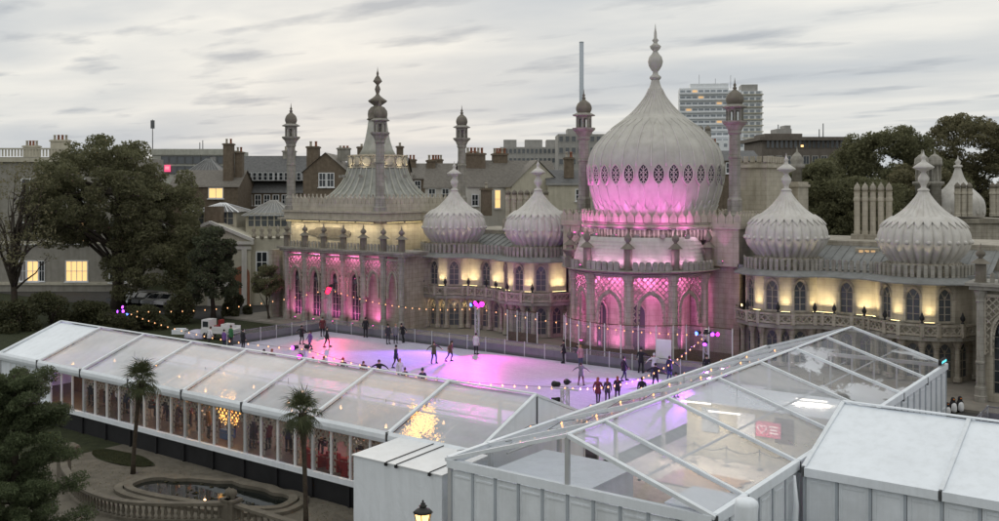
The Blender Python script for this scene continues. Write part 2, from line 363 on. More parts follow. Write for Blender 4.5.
# ------------------------------------------------------------------ the setting
def sheet(name, x0, y0, x1, y1, z, mat):
    b = MB(); b.add([(x0, y0, z), (x1, y0, z), (x1, y1, z), (x0, y1, z)], [(0, 1, 2, 3)])
    return b.build(name, mat, kind='structure')
b = MB()
ys = [(-400, -1.05), (31.3, -1.05), (31.5, -.08), (5000, -.08)]
b.add([(x, y, z) for y, z in ys for x in (-5000, 5000)], [(2 * i, 2 * i + 1, 2 * i + 3, 2 * i + 2) for i in range(3)])
b.build('ground', 'grass', kind='structure')
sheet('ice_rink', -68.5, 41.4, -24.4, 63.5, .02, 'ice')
sheet('pavement', -68.5, 31.6, -8, 41.35, -.04, 'tarmac')
sheet('road', -180, 62, -84, 76, -.05, 'tarmac')
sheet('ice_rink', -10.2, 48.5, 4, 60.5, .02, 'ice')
sheet('pavement', -12.4, 45.5, 8, 63.9, -.05, 'tarmac')
ter = MB(); ter.b2((-84, 64.0, -.07), (6, 90, .1)); TERR = ter.build('terrace', 'flag_stone', kind='structure')
PAVE = [MB() for _ in range(3)]
for i, P_ in enumerate(PAVE): P_.b2((-.98 + i * .02, -.49, 0), (.98 - i * .02, .49, .02 + .004 * i))
PM = [p.mesh('paving_slab', k) for p, k in zip(PAVE, ('flag_stone', 'stone_grey', 'flag_stone'))]
for i in range(60):
    for j in range(5):
        x = -78 + i * 2.02 + (j % 2)
        if x > -26: continue
        put('paving_slab', random.choice(PM), TERR, (x, 64.6 + j * 1.03, .1))
# ------------------------------------------------------------------ the palace
AX, AY = -39.0, 70.0
PAL = thing('palace', 'long cream stone palace with onion domes, minarets and a pink-lit central dome', 'palace', (AX, AY, .1))
def Y(y): return y - AY
def arch_pts(w, spring, top, n=8, kind='ogee'):
    """right half then left half of a pointed arch, x from +w/2 over the apex to -w/2"""
    R = []
    for i in range(n + 1):
        t = i / n
        x = w / 2 * cos(t * pi / 2) ** .9 if i < n else 0
        z = spring + (top - spring) * (sin(t * pi / 2) ** 1.0)
        if kind == 'ogee': z += (top - spring) * .10 * (t ** 6)
        R.append((x, z))
    return R + [(-x, z) for x, z in R[-2::-1]]
def wall_panel(b, w, z0, z1, win=None, t=.3, m=0):
    """flat wall piece facing -y with an arched opening and real reveals; win = (width, sill, spring, top)"""
    h = w / 2
    if not win:
        b.b2((-h, 0, z0), (h, t, z1), m); return
    ww, zs, sp, tp = win; a = arch_pts(ww, sp, tp)
    out = [(ww / 2, zs)] + a + [(-ww / 2, zs)]
    F = []
    def q(*p): b.add([(x, 0, z) for x, z in p], [tuple(range(len(p)))], m)
    q((-h, z0), (h, z0), (h, zs), (-h, zs))
    q((ww / 2, zs), (h, zs), (h, sp), (ww / 2, sp)); q((-h, zs), (-ww / 2, zs), (-ww / 2, sp), (-h, sp))
    n = len(a); top = []
    for i, (x, z) in enumerate(a):
        top.append((h * (1 - 2 * i / (n - 1)), z1))
    q(a[0], (h, sp), (h, z1))
    for i in range(n - 1): q(a[i], top[i], top[i + 1], a[i + 1]) if i else q(a[0], top[0], top[1], a[1])
    q(a[-1], top[-1], (-h, sp))
    vs = [(x, 0, z) for x, z in out] + [(x, t, z) for x, z in out]; k = len(out)
    b.add(vs, [(i, (i + 1) % k, k + (i + 1) % k, k + i) for i in range(k)], m)
    b.add([(-h, 0, z1), (h, 0, z1), (h, t, z1), (-h, t, z1)], [(0, 1, 2, 3)], m)
def window_meshes(ww, zs, sp, tp, glass='glass_slate', panes=2, rows=4, bar='stone', eye=False):
    a = [(ww / 2, zs)] + arch_pts(ww, sp, tp) + [(-ww / 2, zs)]
    g = MB(); g.plate([(x, z) for x, z in a][::-1], .17, .2)
    f = MB(); k = len(a)
    for i in range(k):
        p, q = a[i], a[(i + 1) % k]; f.bar((p[0] * .97, .12, p[1]), (q[0] * .97, .12, q[1]), .08, .09)
    for i in range(1, panes):
        x = -ww / 2 + ww * i / panes; f.bar((x, .13, zs), (x, .13, sp + (tp - sp) * .35), .06)
    for j in range(1, rows):
        z = zs + (sp - zs) * j / (rows - 1); f.bar((-ww / 2, .131, z), (ww / 2, .131, z), .045)
    f.bar((0, .13, sp), (-ww * .28, .13, sp + (tp - sp) * .72), .04); f.bar((0, .13, sp), (ww * .28, .13, sp + (tp - sp) * .72), .04)
    if eye:
        f.lathe([(ww * .26, -.04), (ww * .34, 0), (ww * .26, .04)], 14)
    return g.mesh('window', glass), f.mesh('window_frame', bar)
def ogee_leaf(w, h, t=.16):
    b = MB(); P_ = [(-w / 2, 0), (w / 2, 0), (w * .5, h * .42), (w * .40, h * .55), (w * .16, h * .72), (w * .07, h * .82), (w * .10, h * .9), (0, h)]
    P_ += [(-x, z) for x, z in P_[-2:1:-1]]
    b.plate(P_, -t / 2, t / 2); return b
LEAF = ogee_leaf(.62, 1.0).mesh('crest_leaf', 'stone_cream')
LEAF_H = ogee_leaf(.56, 1.0).mesh('crest_leaf', 'stone_cream')
def merlon_b(w, h, t=.2):
    b = MB(); P_ = [(-w / 2, 0), (w / 2, 0)] + [(w / 2 * cos(a), h - w / 2 + w / 2 * sin(a)) for a in [i * pi / 6 for i in range(7)]]
    b.plate(P_, -t / 2, t / 2); return b
MERLON = merlon_b(.42, .72).mesh('merlon', 'stone_grey')
def finial_profile(h):
    return [(r * h, z * h) for r, z in [(.20, 0), (.20, .06), (.12, .08), (.10, .20), (.18, .24), (.23, .29), (.14, .33), (.09, .36), (.15, .42), (.19, .47), (.16, .53), (.07, .58), (.05, .64), (.09, .68), (.05, .72), (.03, .84), (.012, .93), (0, 1)]]
def finial_mesh(h, mat='stone'):
    b = MB(); b.lathe(finial_profile(h), 10); return b.mesh('finial', mat)
# column shared by bow and loggias: octagonal, banded
def column_mesh(h, r, mat='stone'):
    b = MB()
    b.lathe([(r * 1.55, 0), (r * 1.55, .35), (r * 1.3, .42), (r * 1.3, .9), (r * 1.05, 1.0), (r, 1.1), (r, h * .33), (r * 1.15, h * .335), (r * 1.15, h * .35), (r * .96, h * .36), (r * .94, h - .9), (r * 1.15, h - .85), (r * 1.0, h - .72), (r * 1.35, h - .4), (r * 1.5, h - .25), (r * 1.5, h)], 8, smooth=False)
    return b.mesh('column', mat)
def post_finial(h, mat='stone_dark'):
    """square post with overhanging cap, ball and spike above the cornice"""
    b = MB(); b.lathe([(.40, 0), (.40, .18), (.33, .2), (.33, h * .48), (.30, h * .5)], 8, smooth=False)
    b.lathe([(.62, h * .50), (.50, h * .53), (.24, h * .60), (.16, h * .62)], 8, smooth=False)
    b.lathe([(.14, h * .61), (.12, h * .64), (.27, h * .69), (.30, h * .73), (.24, h * .78), (.10, h * .82), (.06, h * .88), (0, h)], 10)
    return b.mesh('post_finial', mat)
# -- lattice screens with a lobed arch
def lattice_mesh(w, h, aw, sp, tp, z0=0, cell=.36, bar=.085, lobes=7, mat='stone'):
    b = MB(); arch = [(aw / 2, z0)] + arch_pts(aw, sp, tp, 10) + [(-aw / 2, z0)]
    def free(x, z):
        if z < sp: return abs(x) > aw / 2
        if z > tp * 1.02: return True
        t = max(0, min(1, (z - sp) / (tp - sp))); return abs(x) > aw / 2 * cos(math.asin(t)) ** .9
    nx = max(2, round(w / cell)); nz = round((h - z0) / cell); cx, cz = w / nx, (h - z0) / nz
    N = lambda i, j: (-w / 2 + i * cx / 2, z0 + j * cz / 2)
    for i in range(0, 2 * nx):
        for j in range(0, 2 * nz):
            p, q = (N(i, j), N(i + 1, j + 1)) if (i + j) % 2 == 0 else (N(i + 1, j), N(i, j + 1))
            if free(*p) and free(*q): b.bar((p[0], .05, p[1]), (q[0], .05, q[1]), .045, bar)
    for i in range(len(arch) - 1):
        p, q = arch[i], arch[i + 1]; L = hypot(q[0] - p[0], q[1] - p[1]); n = max(1, round(L / .45))
        b.bar((p[0], .05, p[1]), (q[0], .05, q[1]), .13, .2)
        for k in range(n):
            t = (k + .5) / n; x, z = p[0] + (q[0] - p[0]) * t, p[1] + (q[1] - p[1]) * t
            b.lathe([(0, -.07), (.15, -.05), (.15, .05), (0, .07)], 6, c=(0, 0, 0)) if False else None
            d = Vector((-x, 0, (sp + tp) / 2 - z)).normalized() * .12
            b.box((x + d.x, .05, z + d.z), (.2, .08, .2))
    b.bar((-w / 2, .05, h), (w / 2, .05, h), .16, .2)
    for sgn in (-1, 1): b.bar((sgn * w / 2, .05, z0), (sgn * w / 2, .05, h), .14, .2)
    return b.mesh('lattice_screen', mat)
# ---------------- central bow
BX, BY, BR = 0., Y(72.7), 5.75
COL = column_mesh(6.65, .33)
PF = post_finial(3.5)
BAY = 2 * BR * sin(radians(18))
LAT = lattice_mesh(BAY - .62, 6.5, 2.15, 3.8, 5.15, z0=2.5, cell=.5, bar=.085)
def ring(a, r, z=0.): return (BX + r * sin(radians(a)), BY - r * cos(radians(a)), z)
for a in (-90, -54, -18, 18, 54, 90):
    put('column', COL, PAL, ring(a, BR), radians(a)); put('post_finial', PF, PAL, ring(a, BR + .35, 7.0), radians(a))
for a in (-72, -36, 0, 36, 72):
    r = BR * cos(radians(18)); put('lattice_screen', LAT, PAL, ring(a, r), radians(a))
A2 = lambda a: radians(a) - pi / 2
def arcband(b, prof, a0, a1, n, m=0, c=(BX, BY, 0)): b.lathe(prof, n, c, m, False, None, A2(a0), A2(a1))
b = MB(); arcband(b, [(4.2, 0), (4.2, 6.7)], -100, 100, 24); arcband(b, [(4.2, 6.7), (6.0, 6.72)], -100, 100, 24)
b.lathe([(0, .02), (6.3, .02)], 32, (BX, BY, 0)); b.build('gallery_wall', 'stone_cream', PAL)
for a in (-58, -20, 24, 66):                      # niches and doors on the inner wall of the gallery
    g = MB(); g.plate([(-.62, .1), (.62, .1)] + [(x, z) for x, z in arch_pts(1.24, 3.3, 4.1)], -.06, .1)
    g.lathe([(.5, -.05), (.58, .02), (.44, .05), (0, .05)], 14, (0, 0, 0))
    w = g.build('gallery_window', 'glass_slate', PAL, ring(a, 4.28), radians(a))
    f = MB(); pts = [(-.66, .1), (-.66, 3.3)] + [(x * 1.06, z) for x, z in arch_pts(1.24, 3.3, 4.15)][::-1] + [(.66, .1)]
    for p, q in zip(pts, pts[1:]): f.bar((p[0], -.08, p[1]), (q[0], -.08, q[1]), .14, .1)
    for k in range(16):
        p, q = [(.62 * cos(t), -.1, 4.95 + .62 * sin(t)) for t in (2 * pi * k / 16, 2 * pi * (k + 1) / 16)]; f.bar(p, q, .12, .14)
    f.bar((0, -.085, .1), (0, -.085, 3.9), .07); f.bar((-.62, -.086, 2.2), (.62, -.086, 2.2), .07)
    f.build('window_frame', 'stone', w)
b = MB(); arcband(b, [(5.3, 6.55), (6.1, 6.6), (6.2, 6.7), (6.1, 6.76), (6.6, 6.86), (6.8, 6.96), (6.7, 7.05), (5.2, 7.05), (5.2, 6.55)], -98, 98, 40)
b.build('bow_cornice', 'stone_grey', PAL)
for i in range(44):
    a = -94 + i * 188 / 43
    if min(abs(a - k) for k in (-90, -54, -18, 18, 54, 90)) < 4.6: continue
    put('merlon', MERLON, PAL, ring(a, 6.62, 7.05), radians(a))
q = MB(); q.box((0, 0, .35), (1.0, .35, .7)); q.lathe([(.3, .7), (.25, .9), (.5, 1.25), (.62, 1.4), (.3, 1.45), (.2, 1.62)], 8, smooth=False); q.build('cartouche', 'stone_dark', PAL, ring(-36, 6.62, 7.05), radians(-36))
# scale-tiled skirt roof: each course a ring of rounded scales
sk = MB(); sk.lathe([(0, 9.5), (5.02, 9.5)], 48, (BX, BY, 0)); arcband(sk, [(5.9, 7.0), (5.65, 7.8), (5.25, 8.8), (5.0, 9.5)], -100, 100, 48); SK = sk.build('skirt_roof', 'dome_grey', PAL)
sb = MB()
sb.add([(-.16, -.0, .34), (.16, 0, .34), (.16, -.05, .06), (.08, -.06, -.02), (0, -.065, -.05), (-.08, -.06, -.02), (-.16, -.05, .06)], [(0, 6, 5, 4, 3, 2, 1)])
sb.add([(-.16, -.05, .06), (-.08, -.06, -.02), (0, -.065, -.05), (.08, -.06, -.02), (.16, -.05, .06), (.12, .03, .05), (0, .03, 0), (-.12, .03, .05)], [(0, 1, 2, 6, 7), (2, 3, 4, 5, 6)])
allsc = MB()
for j in range(8):
    z = 7.15 + j * .3; r = 5.93 - (z - 7.0) * .36 + .05; n = 62
    for i in range(n):
        a = -96 + (i + .5 * (j % 2)) * 192 / n; ca, sa = cos(radians(a)), sin(radians(a))
        vs = []
        for x, y, zz_ in sb.v:
            y2 = y + (zz_) * .36; vs.append((x * ca - (-r + y2 * 1) * -sa * -1 if False else x * ca + (r - y2) * sa, x * sa - (r - y2) * ca, z + zz_))
        allsc.add([(BX + x, BY + y, zz_) for x, y, zz_ in vs], sb.f)
o = allsc.build('roof_scales', 'dome_grey', SK); o['kind'] = 'stuff'
# drum, overhang and leaf crest
DX, DY = 0., Y(75.2)
b = MB(); b.lathe([(5.75, 9.2), (5.75, 10.2)], 48, (DX, DY, 0)); b.build('drum_louvre', 'stone_dark', PAL)
lb = MB()
for i in range(96): 
    a = 2 * pi * i / 96; lb.box((DX + 5.78 * cos(a), DY + 5.78 * sin(a), 9.75), (.1, .12, .85), a)
lb.build('louvre_fin', 'stone', PAL, kind='stuff')
b = MB(); b.lathe([(5.7, 10.18), (6.35, 10.25), (6.45, 10.35), (6.45, 10.47), (6.3, 10.53), (6.38, 10.65), (6.1, 10.77), (3.5, 10.77)], 56, (DX, DY, 0), smooth=False); b.build('drum_cornice', 'stone_cream', PAL)
for i in range(58):
    a = 2 * pi * i / 58; put('crest_leaf', LEAF, PAL, (DX + 6.34 * cos(a), DY + 6.34 * sin(a), 10.75), a + pi / 2)
# corner piers beside the drum with their own leaf crest
for sg in (-1, 1):
    b = MB(); b.b2((sg * 6.1, Y(73.4), 7.2), (sg * 8.4, Y(78.6), 10.25)); b.b2((sg * 5.95, Y(73.25), 10.25), (sg * 8.55, Y(78.75), 10.7)); b.build('corner_pier', 'stone_cream', PAL)
    for k in range(4): put('crest_leaf', LEAF, PAL, (sg * (6.3 + k * .66), Y(73.4), 10.7))
    for k in range(8): put('crest_leaf', LEAF, PAL, (sg * 8.42, Y(73.8) + k * .62, 10.7), pi / 2)
b = MB(); b.b2((-8.2, Y(74.0), 0), (8.2, Y(90), 10.1)); b.build('central_block', 'stone', PAL)
# ---------------- great dome
prof = [(4.5, 10.5), (4.75, 11.0), (5.05, 11.7), (5.35, 12.5), (5.62, 13.4), (5.8, 14.4), (5.84, 15.3), (5.72, 16.2), (5.42, 17.0), (4.92, 17.65), (4.3, 18.3), (3.55, 18.95), (2.8, 19.5), (2.1, 20.1), (1.5, 20.75), (1.0, 21.4), (.68, 22.0), (.44, 22.6), (.33, 23.1)]
def spline(P_, k=4):
    out = []
    for i in range(len(P_) - 1):
        p0, p1, p2, p3 = P_[max(i - 1, 0)], P_[i], P_[i + 1], P_[min(i + 2, len(P_) - 1)]
        for j in range(k):
            t = j / k
            out.append(tuple(.5 * (2 * p1[d] + (p2[d] - p0[d]) * t + (2 * p0[d] - 5 * p1[d] + 4 * p2[d] - p3[d]) * t * t + (3 * p1[d] - p0[d] - 3 * p2[d] + p3[d]) * t ** 3) for d in (0, 1)))
    return out + [P_[-1]]
gp = spline(prof, 3); NG = 30
def gmod(a, z):
    return 1
b = MB(); b.lathe(gp, NG * 4, (0, 0, 0), mod=gmod); GD = b.build('great_dome', 'dome_grey', PAL, (DX, DY, 0))
def rad_at(P_, z):
    for (r0, z0), (r1, z1) in zip(P_, P_[1:]):
        if z0 <= z <= z1: return r0 + (r1 - r0) * (z - z0) / max(1e-6, z1 - z0)
    return P_[-1][0]
def shell(P_, half, z0, z1, off, wf, n=8, thick=.1):
    """leaf-shaped shell lying on a surface of revolution, centred on +x; wf(t) = share of the half angle"""
    b = MB(); row = []
    for j in range(n + 1):
        t = j / n; z = z0 + (z1 - z0) * t; r = rad_at(P_, z); w = half * wf(t); L = []
        for k in (-1, -.5, 0, .5, 1):
            bulge = off + .07 * (1 - k * k); L.append(((r + bulge) * cos(w * k), (r + bulge) * sin(w * k), z))
        row.append(L)
    vs = [v for L in row for v in L]; fs = [(j * 5 + k, j * 5 + k + 1, j * 5 + 6 + k, j * 5 + 5 + k) for j in range(n) for k in range(4)]
    b.add(vs, fs, 0, True)
    for side in (0, 4):                                           # edge thickness back to the dome
        e = [row[j][side] for j in range(n + 1)]; inn = [(x * (1 - (off + .03) / 5.5), y * (1 - (off + .03) / 5.5), z) for x, y, z in e]
        b.add(e + inn, [(i, i + 1, n + 2 + i, n + 1 + i) for i in range(n)])
    return b
H1 = pi / NG
PETAL3 = shell(gp, H1 * .9, 10.75, 12.15, .10, lambda t: 1 if t < .3 else max(0, 1 - ((t - .3) / .7) ** 1.3)).mesh('dome_petal', 'dome')
rb = MB(); rb.tube([(rad_at(gp, z) + .02, 0, z) for z in [15.35 + k * .3 for k in range(24)]], [.075 - .0018 * k for k in range(24)], 5); RIB = rb.mesh('dome_rib', 'dome')
rb = MB(); rb.tube([(rad_at(gp, z) + .02, 0, z) for z in [11.6 + k * .24 for k in range(10)]], [.06] * 10, 5); RIB2 = rb.mesh('dome_rib', 'dome')
PETAL2 = shell(gp, H1 * .95, 10.75, 12.55, .05, lambda t: 1 if t < .3 else max(0, 1 - ((t - .3) / .7) ** 1.3)).mesh('dome_petal', 'dome')
for i in range(NG):
    a = 2 * pi * (i + .5) / NG
    put('dome_petal', PETAL2, GD, (0, 0, 0), a); put('dome_petal', PETAL3, GD, (0, 0, 0), a + H1); put('dome_rib', RIB, GD, (0, 0, 0), a); put('dome_rib', RIB2, GD, (0, 0, 0), a + H1)
    # oval traceried windows between the petals
ov = MB(); fr = MB(); ey = []
for k in range(14):
    t = 2 * pi * k / 14; ey.append((.43 * sin(t), 14.7 + .76 * (cos(t) + (.14 if k == 0 else (-.14 if k == 7 else 0)))))
def ond(y, z, o): r = rad_at(gp, z) + o; a = y / r; return (r * cos(a), r * sin(a), z)
ov.add([ond(y, z, .05) for y, z in ey], [tuple(range(14))[::-1]])
for k in range(14):
    (y0, z0), (y1, z1) = ey[k], ey[(k + 1) % 14]; fr.bar(ond(y0 * 1.1, z0, .06), ond(y1 * 1.1, z1, .06), .13, .11)
for y0, z0, y1, z1 in ((-.3, 14.3, .3, 15.0), (.3, 14.3, -.3, 15.0), (-.3, 14.7, .24, 15.25), (.3, 14.7, -.24, 15.25), (0, 13.95, 0, 15.35), (-.3, 14.6, .22, 14.05), (.3, 14.6, -.22, 14.05)): fr.bar(ond(y0, z0, .07), ond(y1, z1, .07), .035, .05)
OVM, OFM = ov.mesh('dome_window', 'glass_dark'), fr.mesh('window_frame', 'dome_grey')
for i in range(NG):
    a = 2 * pi * i / NG; w = put('dome_window', OVM, PAL, (DX, DY, 0), a); put('window_frame', OFM, w)
collar = shell(gp, H1 * 1.0, 18.75, 19.9, .05, lambda t: max(.02, min(1, t * 1.6)), 6).mesh('collar_leaf', 'dome_grey')
for i in range(NG): put('collar_leaf', collar, GD, (0, 0, 0), 2 * pi * (i + .5) / NG)
b = MB(); b.lathe([(.36, 23.0), (.5, 23.15), (.5, 23.3), (.28, 23.45), (.22, 23.7), (.34, 23.85), (.56, 24.2), (.66, 24.6), (.56, 25.0), (.3, 25.3), (.2, 25.5), (.42, 25.75), (.5, 25.95), (.3, 26.1), (.16, 26.25), (.3, 26.45), (.14, 26.65), (.12, 27.1), (.05, 27.5), (0, 28.0)], 14)
b.build('finial', 'dome_grey', GD)
# ---------------- onion domes on the wings
op = spline([(2.25, 8.15), (2.46, 8.4), (2.76, 8.74), (3.03, 9.14), (3.17, 9.67), (3.14, 10.15), (3.02, 10.5), (2.82, 10.85), (2.5, 11.18), (2.0, 11.52), (1.47, 11.92), (1.05, 12.34), (.72, 12.74), (.5, 13.05), (.34, 13.35)], 3)
NO = 28
def omod(a, z):
    d = abs(((a * NO / (2 * pi)) % 1) - .5) * 2
    if z < 9.6: return 1 - .20 * max(0, (9.6 - z) / 1.45) ** .8 * max(0, d - .3) ** .8 - (.03 if d > .85 else 0)
    return 1 - (.032 if d > .85 else 0) - .03 * d ** 3
b = MB(); b.lathe(op, NO * 8, mod=omod)
ODM = b.mesh('onion_dome', 'dome')
sh = MB()
for i in range(NO):
    s1 = shell(op, pi / NO, 10.7, 11.5, .07, lambda t: max(.05, min(1, t * 1.8)), 5); a = 2 * pi * (i + .5) / NO
    sh.add([(x * cos(a) - y * sin(a), x * sin(a) + y * cos(a), z) for x, y, z in s1.v], s1.f, 0, True)
SCALLOP = sh.mesh('scallop_collar', 'dome')
bd = MB()
for i in range(NO):
    a = 2 * pi * (i + .5) / NO; r = rad_at(op, 9.7); bd.lathe([(0, -.17), (.12, -.12), (.17, 0), (.12, .12), (0, .17)], 6, (r * cos(a) * 1.0, r * sin(a) * 1.0, 9.7))
BUDS = bd.mesh('bud_ring', 'dome')
b = MB(); b.lathe([(r, z - .62) for r, z in [(.34, 13.9), (.44, 14.0), (.36, 14.1), (.18, 14.2), (.2, 14.4), (.38, 14.7), (.40, 14.9), (.24, 15.15), (.16, 15.3), (.22, 15.4), (.72, 15.62), (.74, 15.7), (.4, 15.95), (.16, 16.1), (.12, 16.3), (.2, 16.42), (.1, 16.55), (.04, 16.75), (0, 17.0)]], 12)
OFIN = b.mesh('finial', 'dome')
b = MB(); b.lathe([(2.55, 7.05), (2.55, 7.55), (2.4, 7.6), (2.35, 8.0), (2.5, 8.05), (2.5, 8.16), (2.2, 8.2)], 40, smooth=False)
for i in range(44):
    a = 2 * pi * i / 44; b.box((2.5 * cos(a), 2.5 * sin(a), 8.1), (.1, .2, .16), a)
DRUM = b.mesh('dome_drum', 'stone')
b = MB(); mer = merlon_b(.26, .9, .14)
for i in range(30):
    a = 2 * pi * i / 30
    b.add([(2.78 * cos(a) - x * sin(a) + y * cos(a), 2.78 * sin(a) + x * cos(a) + y * sin(a), 7.2 + z) for x, y, z in mer.v], mer.f)
CREST = b.mesh('drum_cresting', 'stone_grey')
for i, s in enumerate((-22.1, -11.9, 11.9, 22.1)):
    d = put('onion_dome', ODM, PAL, (s, Y(74.5), 0), i * .37)
    put('scallop_collar', SCALLOP, d); put('bud_ring', BUDS, d, kind='stuff'); put('finial', OFIN, d); put('dome_drum', DRUM, d); put('drum_cresting', CREST, d)
# ---------------- wings: two bows and a straight middle, two storeys
def wing_path(off):
    P_ = []; R = 3.3 + off; yc = Y(74.6)
    for c, angs in ((11.9, (-84, -50, -26, -11, 11, 26, 50, 62)), (22.1, (-62, -50, -26, -11, 11, 26, 50, 84))):
        for a in angs: P_.append((c + R * sin(radians(a)), min(yc - R * cos(radians(a)), Y(73.05) - off) if abs(a) >= 62 and not abs(a) > 80 else yc - R * cos(radians(a))))
        if c < 15: P_ += [(16.35, Y(73.05) - off), (17.65, Y(73.05) - off)]
    P_.append((26.4 + .0, yc - R * cos(radians(84))))
    return P_
UPW = {1, 3, 5, 8, 11, 13, 15}
def segs(P_, sg):
    if sg < 0: P_ = [(-x, y) for x, y in P_][::-1]
    return list(zip(P_, P_[1:]))
wm_cache = {}
def wmesh(key, *a, **k):
    if key not in wm_cache: wm_cache[key] = window_meshes(*a, **k)
    return wm_cache[key]
LCOL = MB(); LCOL.lathe([(.30, 0), (.30, .25), (.22, .3), (.2, .4), (.185, 2.2), (.24, 2.25), (.19, 2.3), (.34, 2.65), (.36, 2.85)], 8, smooth=False); LCOL = LCOL.mesh('column', 'stone')
BUD = MB(); BUD.lathe([(.12, 0), (.1, .1), (.05, .14), (.16, .3), (.17, .42), (.08, .62), (.02, .8), (0, .9)], 8); BUD = BUD.mesh('bud_finial', 'black')
glow = [(1, .80, .42)]
def washer(x, y, z, rz, w, e=16, up=True, parent=PAL, col=(1, .79, .42), spread=1.0):
    g = MB(); g.box((0, 0, .06), (w, .14, .12)); f = g.build('wall_washer', 'alu_dark', parent, (x, y, z), rz)
    g = MB(); g.box((0, .0, .125 if up else -.005), (w * .94, .09, .02)); g.build('lamp_strip', 'warm_strip', f)
    lamp('wash', 'AREA', f, (0, -.0, .16 if up else -.04), e, col, w * .9, (radians(180 - 9) if up else radians(20), 0, 0), sy=.1, blend=spread)
for sg in (-1, 1):
    S = segs(wing_path(0), sg); n = len(S)
    lit = 0
    for i, (p, q) in enumerate(S):
        k = i if sg > 0 else n - 1 - i
        L = hypot(q[0] - p[0], q[1] - p[1]); rz = atan2(q[1] - p[1], q[0] - p[0]); c = ((p[0] + q[0]) / 2, (p[1] + q[1]) / 2)
        has = k in UPW
        b = MB(); wall_panel(b, L + .02, 3.9, 7.2, (min(.95, L * .78), 4.2, 5.75, 6.45) if has else None)
        b.build('upper_wall', 'stone_cream', PAL, (*c, 0), rz)
        if has:
            ww = min(.95, L * .78); g, f = wmesh(('u', round(ww, 2)), ww, 4.2, 5.75, 6.45)
            w = put('arched_window', g, PAL, (*c, 0), rz); put('window_frame', f, w)
            e = MB(); A_ = arch_pts(ww + .22, 5.75, 6.6)
            for u, v in zip(A_, A_[1:]): e.bar((u[0], -.04, u[1]), (v[0], -.04, v[1]), .1, .1)
            e.build('window_surround', 'stone', w); e = MB(); e.bar((-ww / 2 - .12, -.05, 4.14), (ww / 2 + .12, -.05, 4.14), .12, .1); e.build('window_sill', 'stone', w)
        elif L > .3 and k < 16:
            nrm = (sin(rz), -cos(rz)); washer(c[0] + nrm[0] * .3, c[1] + nrm[1] * .3, 4.06, rz, L * .8, 13 * L)
        lw = L > .55
        b = MB(); wall_panel(b, L + .02, 0, 3.9, (min(1.0, L * .74), .25, 2.0, 2.65) if lw else None)
        b.build('lower_wall', 'stone', PAL, (*c, 0), rz)
        if lw:
            ww = min(1.0, L * .74); g, f = wmesh(('l', round(ww, 2)), ww, .25, 2.0, 2.65, glass='glass_slate', bar='stone')
            w = put('arched_window', g, PAL, (*c, 0), rz); put('window_frame', f, w)
            if sg < 0 and 8 <= k <= 15: lamp('window_glow', 'POINT', w, (0, -.14, 2.3), 5, (1, .72, .36), .05)
    for i, (x, y) in enumerate(wing_path(.22)):
        put('column', LCOL, PAL, (sg * x, y, .08))
    # balcony: floor, lattice rail, dark bud finials
    So = segs(wing_path(.75), sg); Si = segs(wing_path(0), sg)
    b = MB()
    for (p, q), (r, s_) in zip(So, Si): b.slab([p, q, s_, r], 2.95, 3.25)
    b.build('balcony_floor', 'stone_grey', PAL)
    for i, (p, q) in enumerate(So):
        L = hypot(q[0] - p[0], q[1] - p[1])
        if L < .25: continue
        rz = atan2(q[1] - p[1], q[0] - p[0]); b = MB(); h = L / 2
        b.bar((-h, 0, 3.38), (h, 0, 3.38), .16, .14); b.bar((-h, 0, 4.02), (h, 0, 4.02), .2, .13)
        nn = max(1, round(L / .46)); c = L / nn
        for k in range(nn):
            x = -h + k * c; b.bar((x, 0, 3.42), (x + c, 0, 3.98), .05, .08); b.bar((x + c, 0, 3.42), (x, 0, 3.98), .052, .08)
        b.build('balcony_rail', 'stone', PAL, ((p[0] + q[0]) / 2, (p[1] + q[1]) / 2, 0), rz)
        pb = MB(); pb.box((0, 0, 3.7), (.26, .26, .95)); pb.build('rail_post', 'stone', PAL, (p[0], p[1], 0), rz)
        if i % 2 == 0: put('bud_finial', BUD, PAL, (p[0], p[1], 4.15))
    # eaves canopy, cresting and flat roof
    E0 = segs(wing_path(.95), sg); E1 = segs(wing_path(.1), sg); b = MB()
    for (p, q), (r, s_) in zip(E0, E1):
        b.add([(*p, 6.92), (*q, 6.92), (*s_, 7.3), (*r, 7.3), (*p, 6.84), (*q, 6.84), (*s_, 7.18), (*r, 7.18)], [(0, 1, 2, 3), (7, 6, 5, 4), (4, 5, 1, 0)])
    b.build('eaves_canopy', 'lead', PAL)
    b = MB()
    for p, q in segs(wing_path(.12), sg):
        L = hypot(q[0] - p[0], q[1] - p[1]); nn = max(1, round(L / .42)); rz = atan2(q[1] - p[1], q[0] - p[0])
        for k in range(nn):
            t = (k + .5) / nn; x, y = p[0] + (q[0] - p[0]) * t, p[1] + (q[1] - p[1]) * t
            b.add([(x + vx * cos(rz) - vy * sin(rz), y + vx * sin(rz) + vy * cos(rz), 7.28 + vz) for vx, vy, vz in mer.v], mer.f)
    b.build('roof_cresting', 'stone_grey', PAL, kind='stuff')
    b = MB(); b.b2((sg * 8.3, Y(73.4), 7.0), (sg * 26.6, Y(84), 7.42)); b.build('wing_roof', 'lead', PAL)
    b = MB(); x0, x1 = sg * 8.4, sg * 26.5
    b.add([(x0, Y(75), 7.45), (x1, Y(75), 7.45), (x1, Y(79), 8.9), (x0, Y(79), 8.9), (x1, Y(84), 8.9), (x0, Y(84), 8.9)], [(0, 1, 2, 3), (3, 2, 4, 5)])
    for k in range(24):
        x = x0 + (x1 - x0) * (k + .5) / 24; b.bar((x, Y(75), 7.48), (x, Y(79), 8.93), .07)
    b.build('lead_roof', 'lead', PAL)
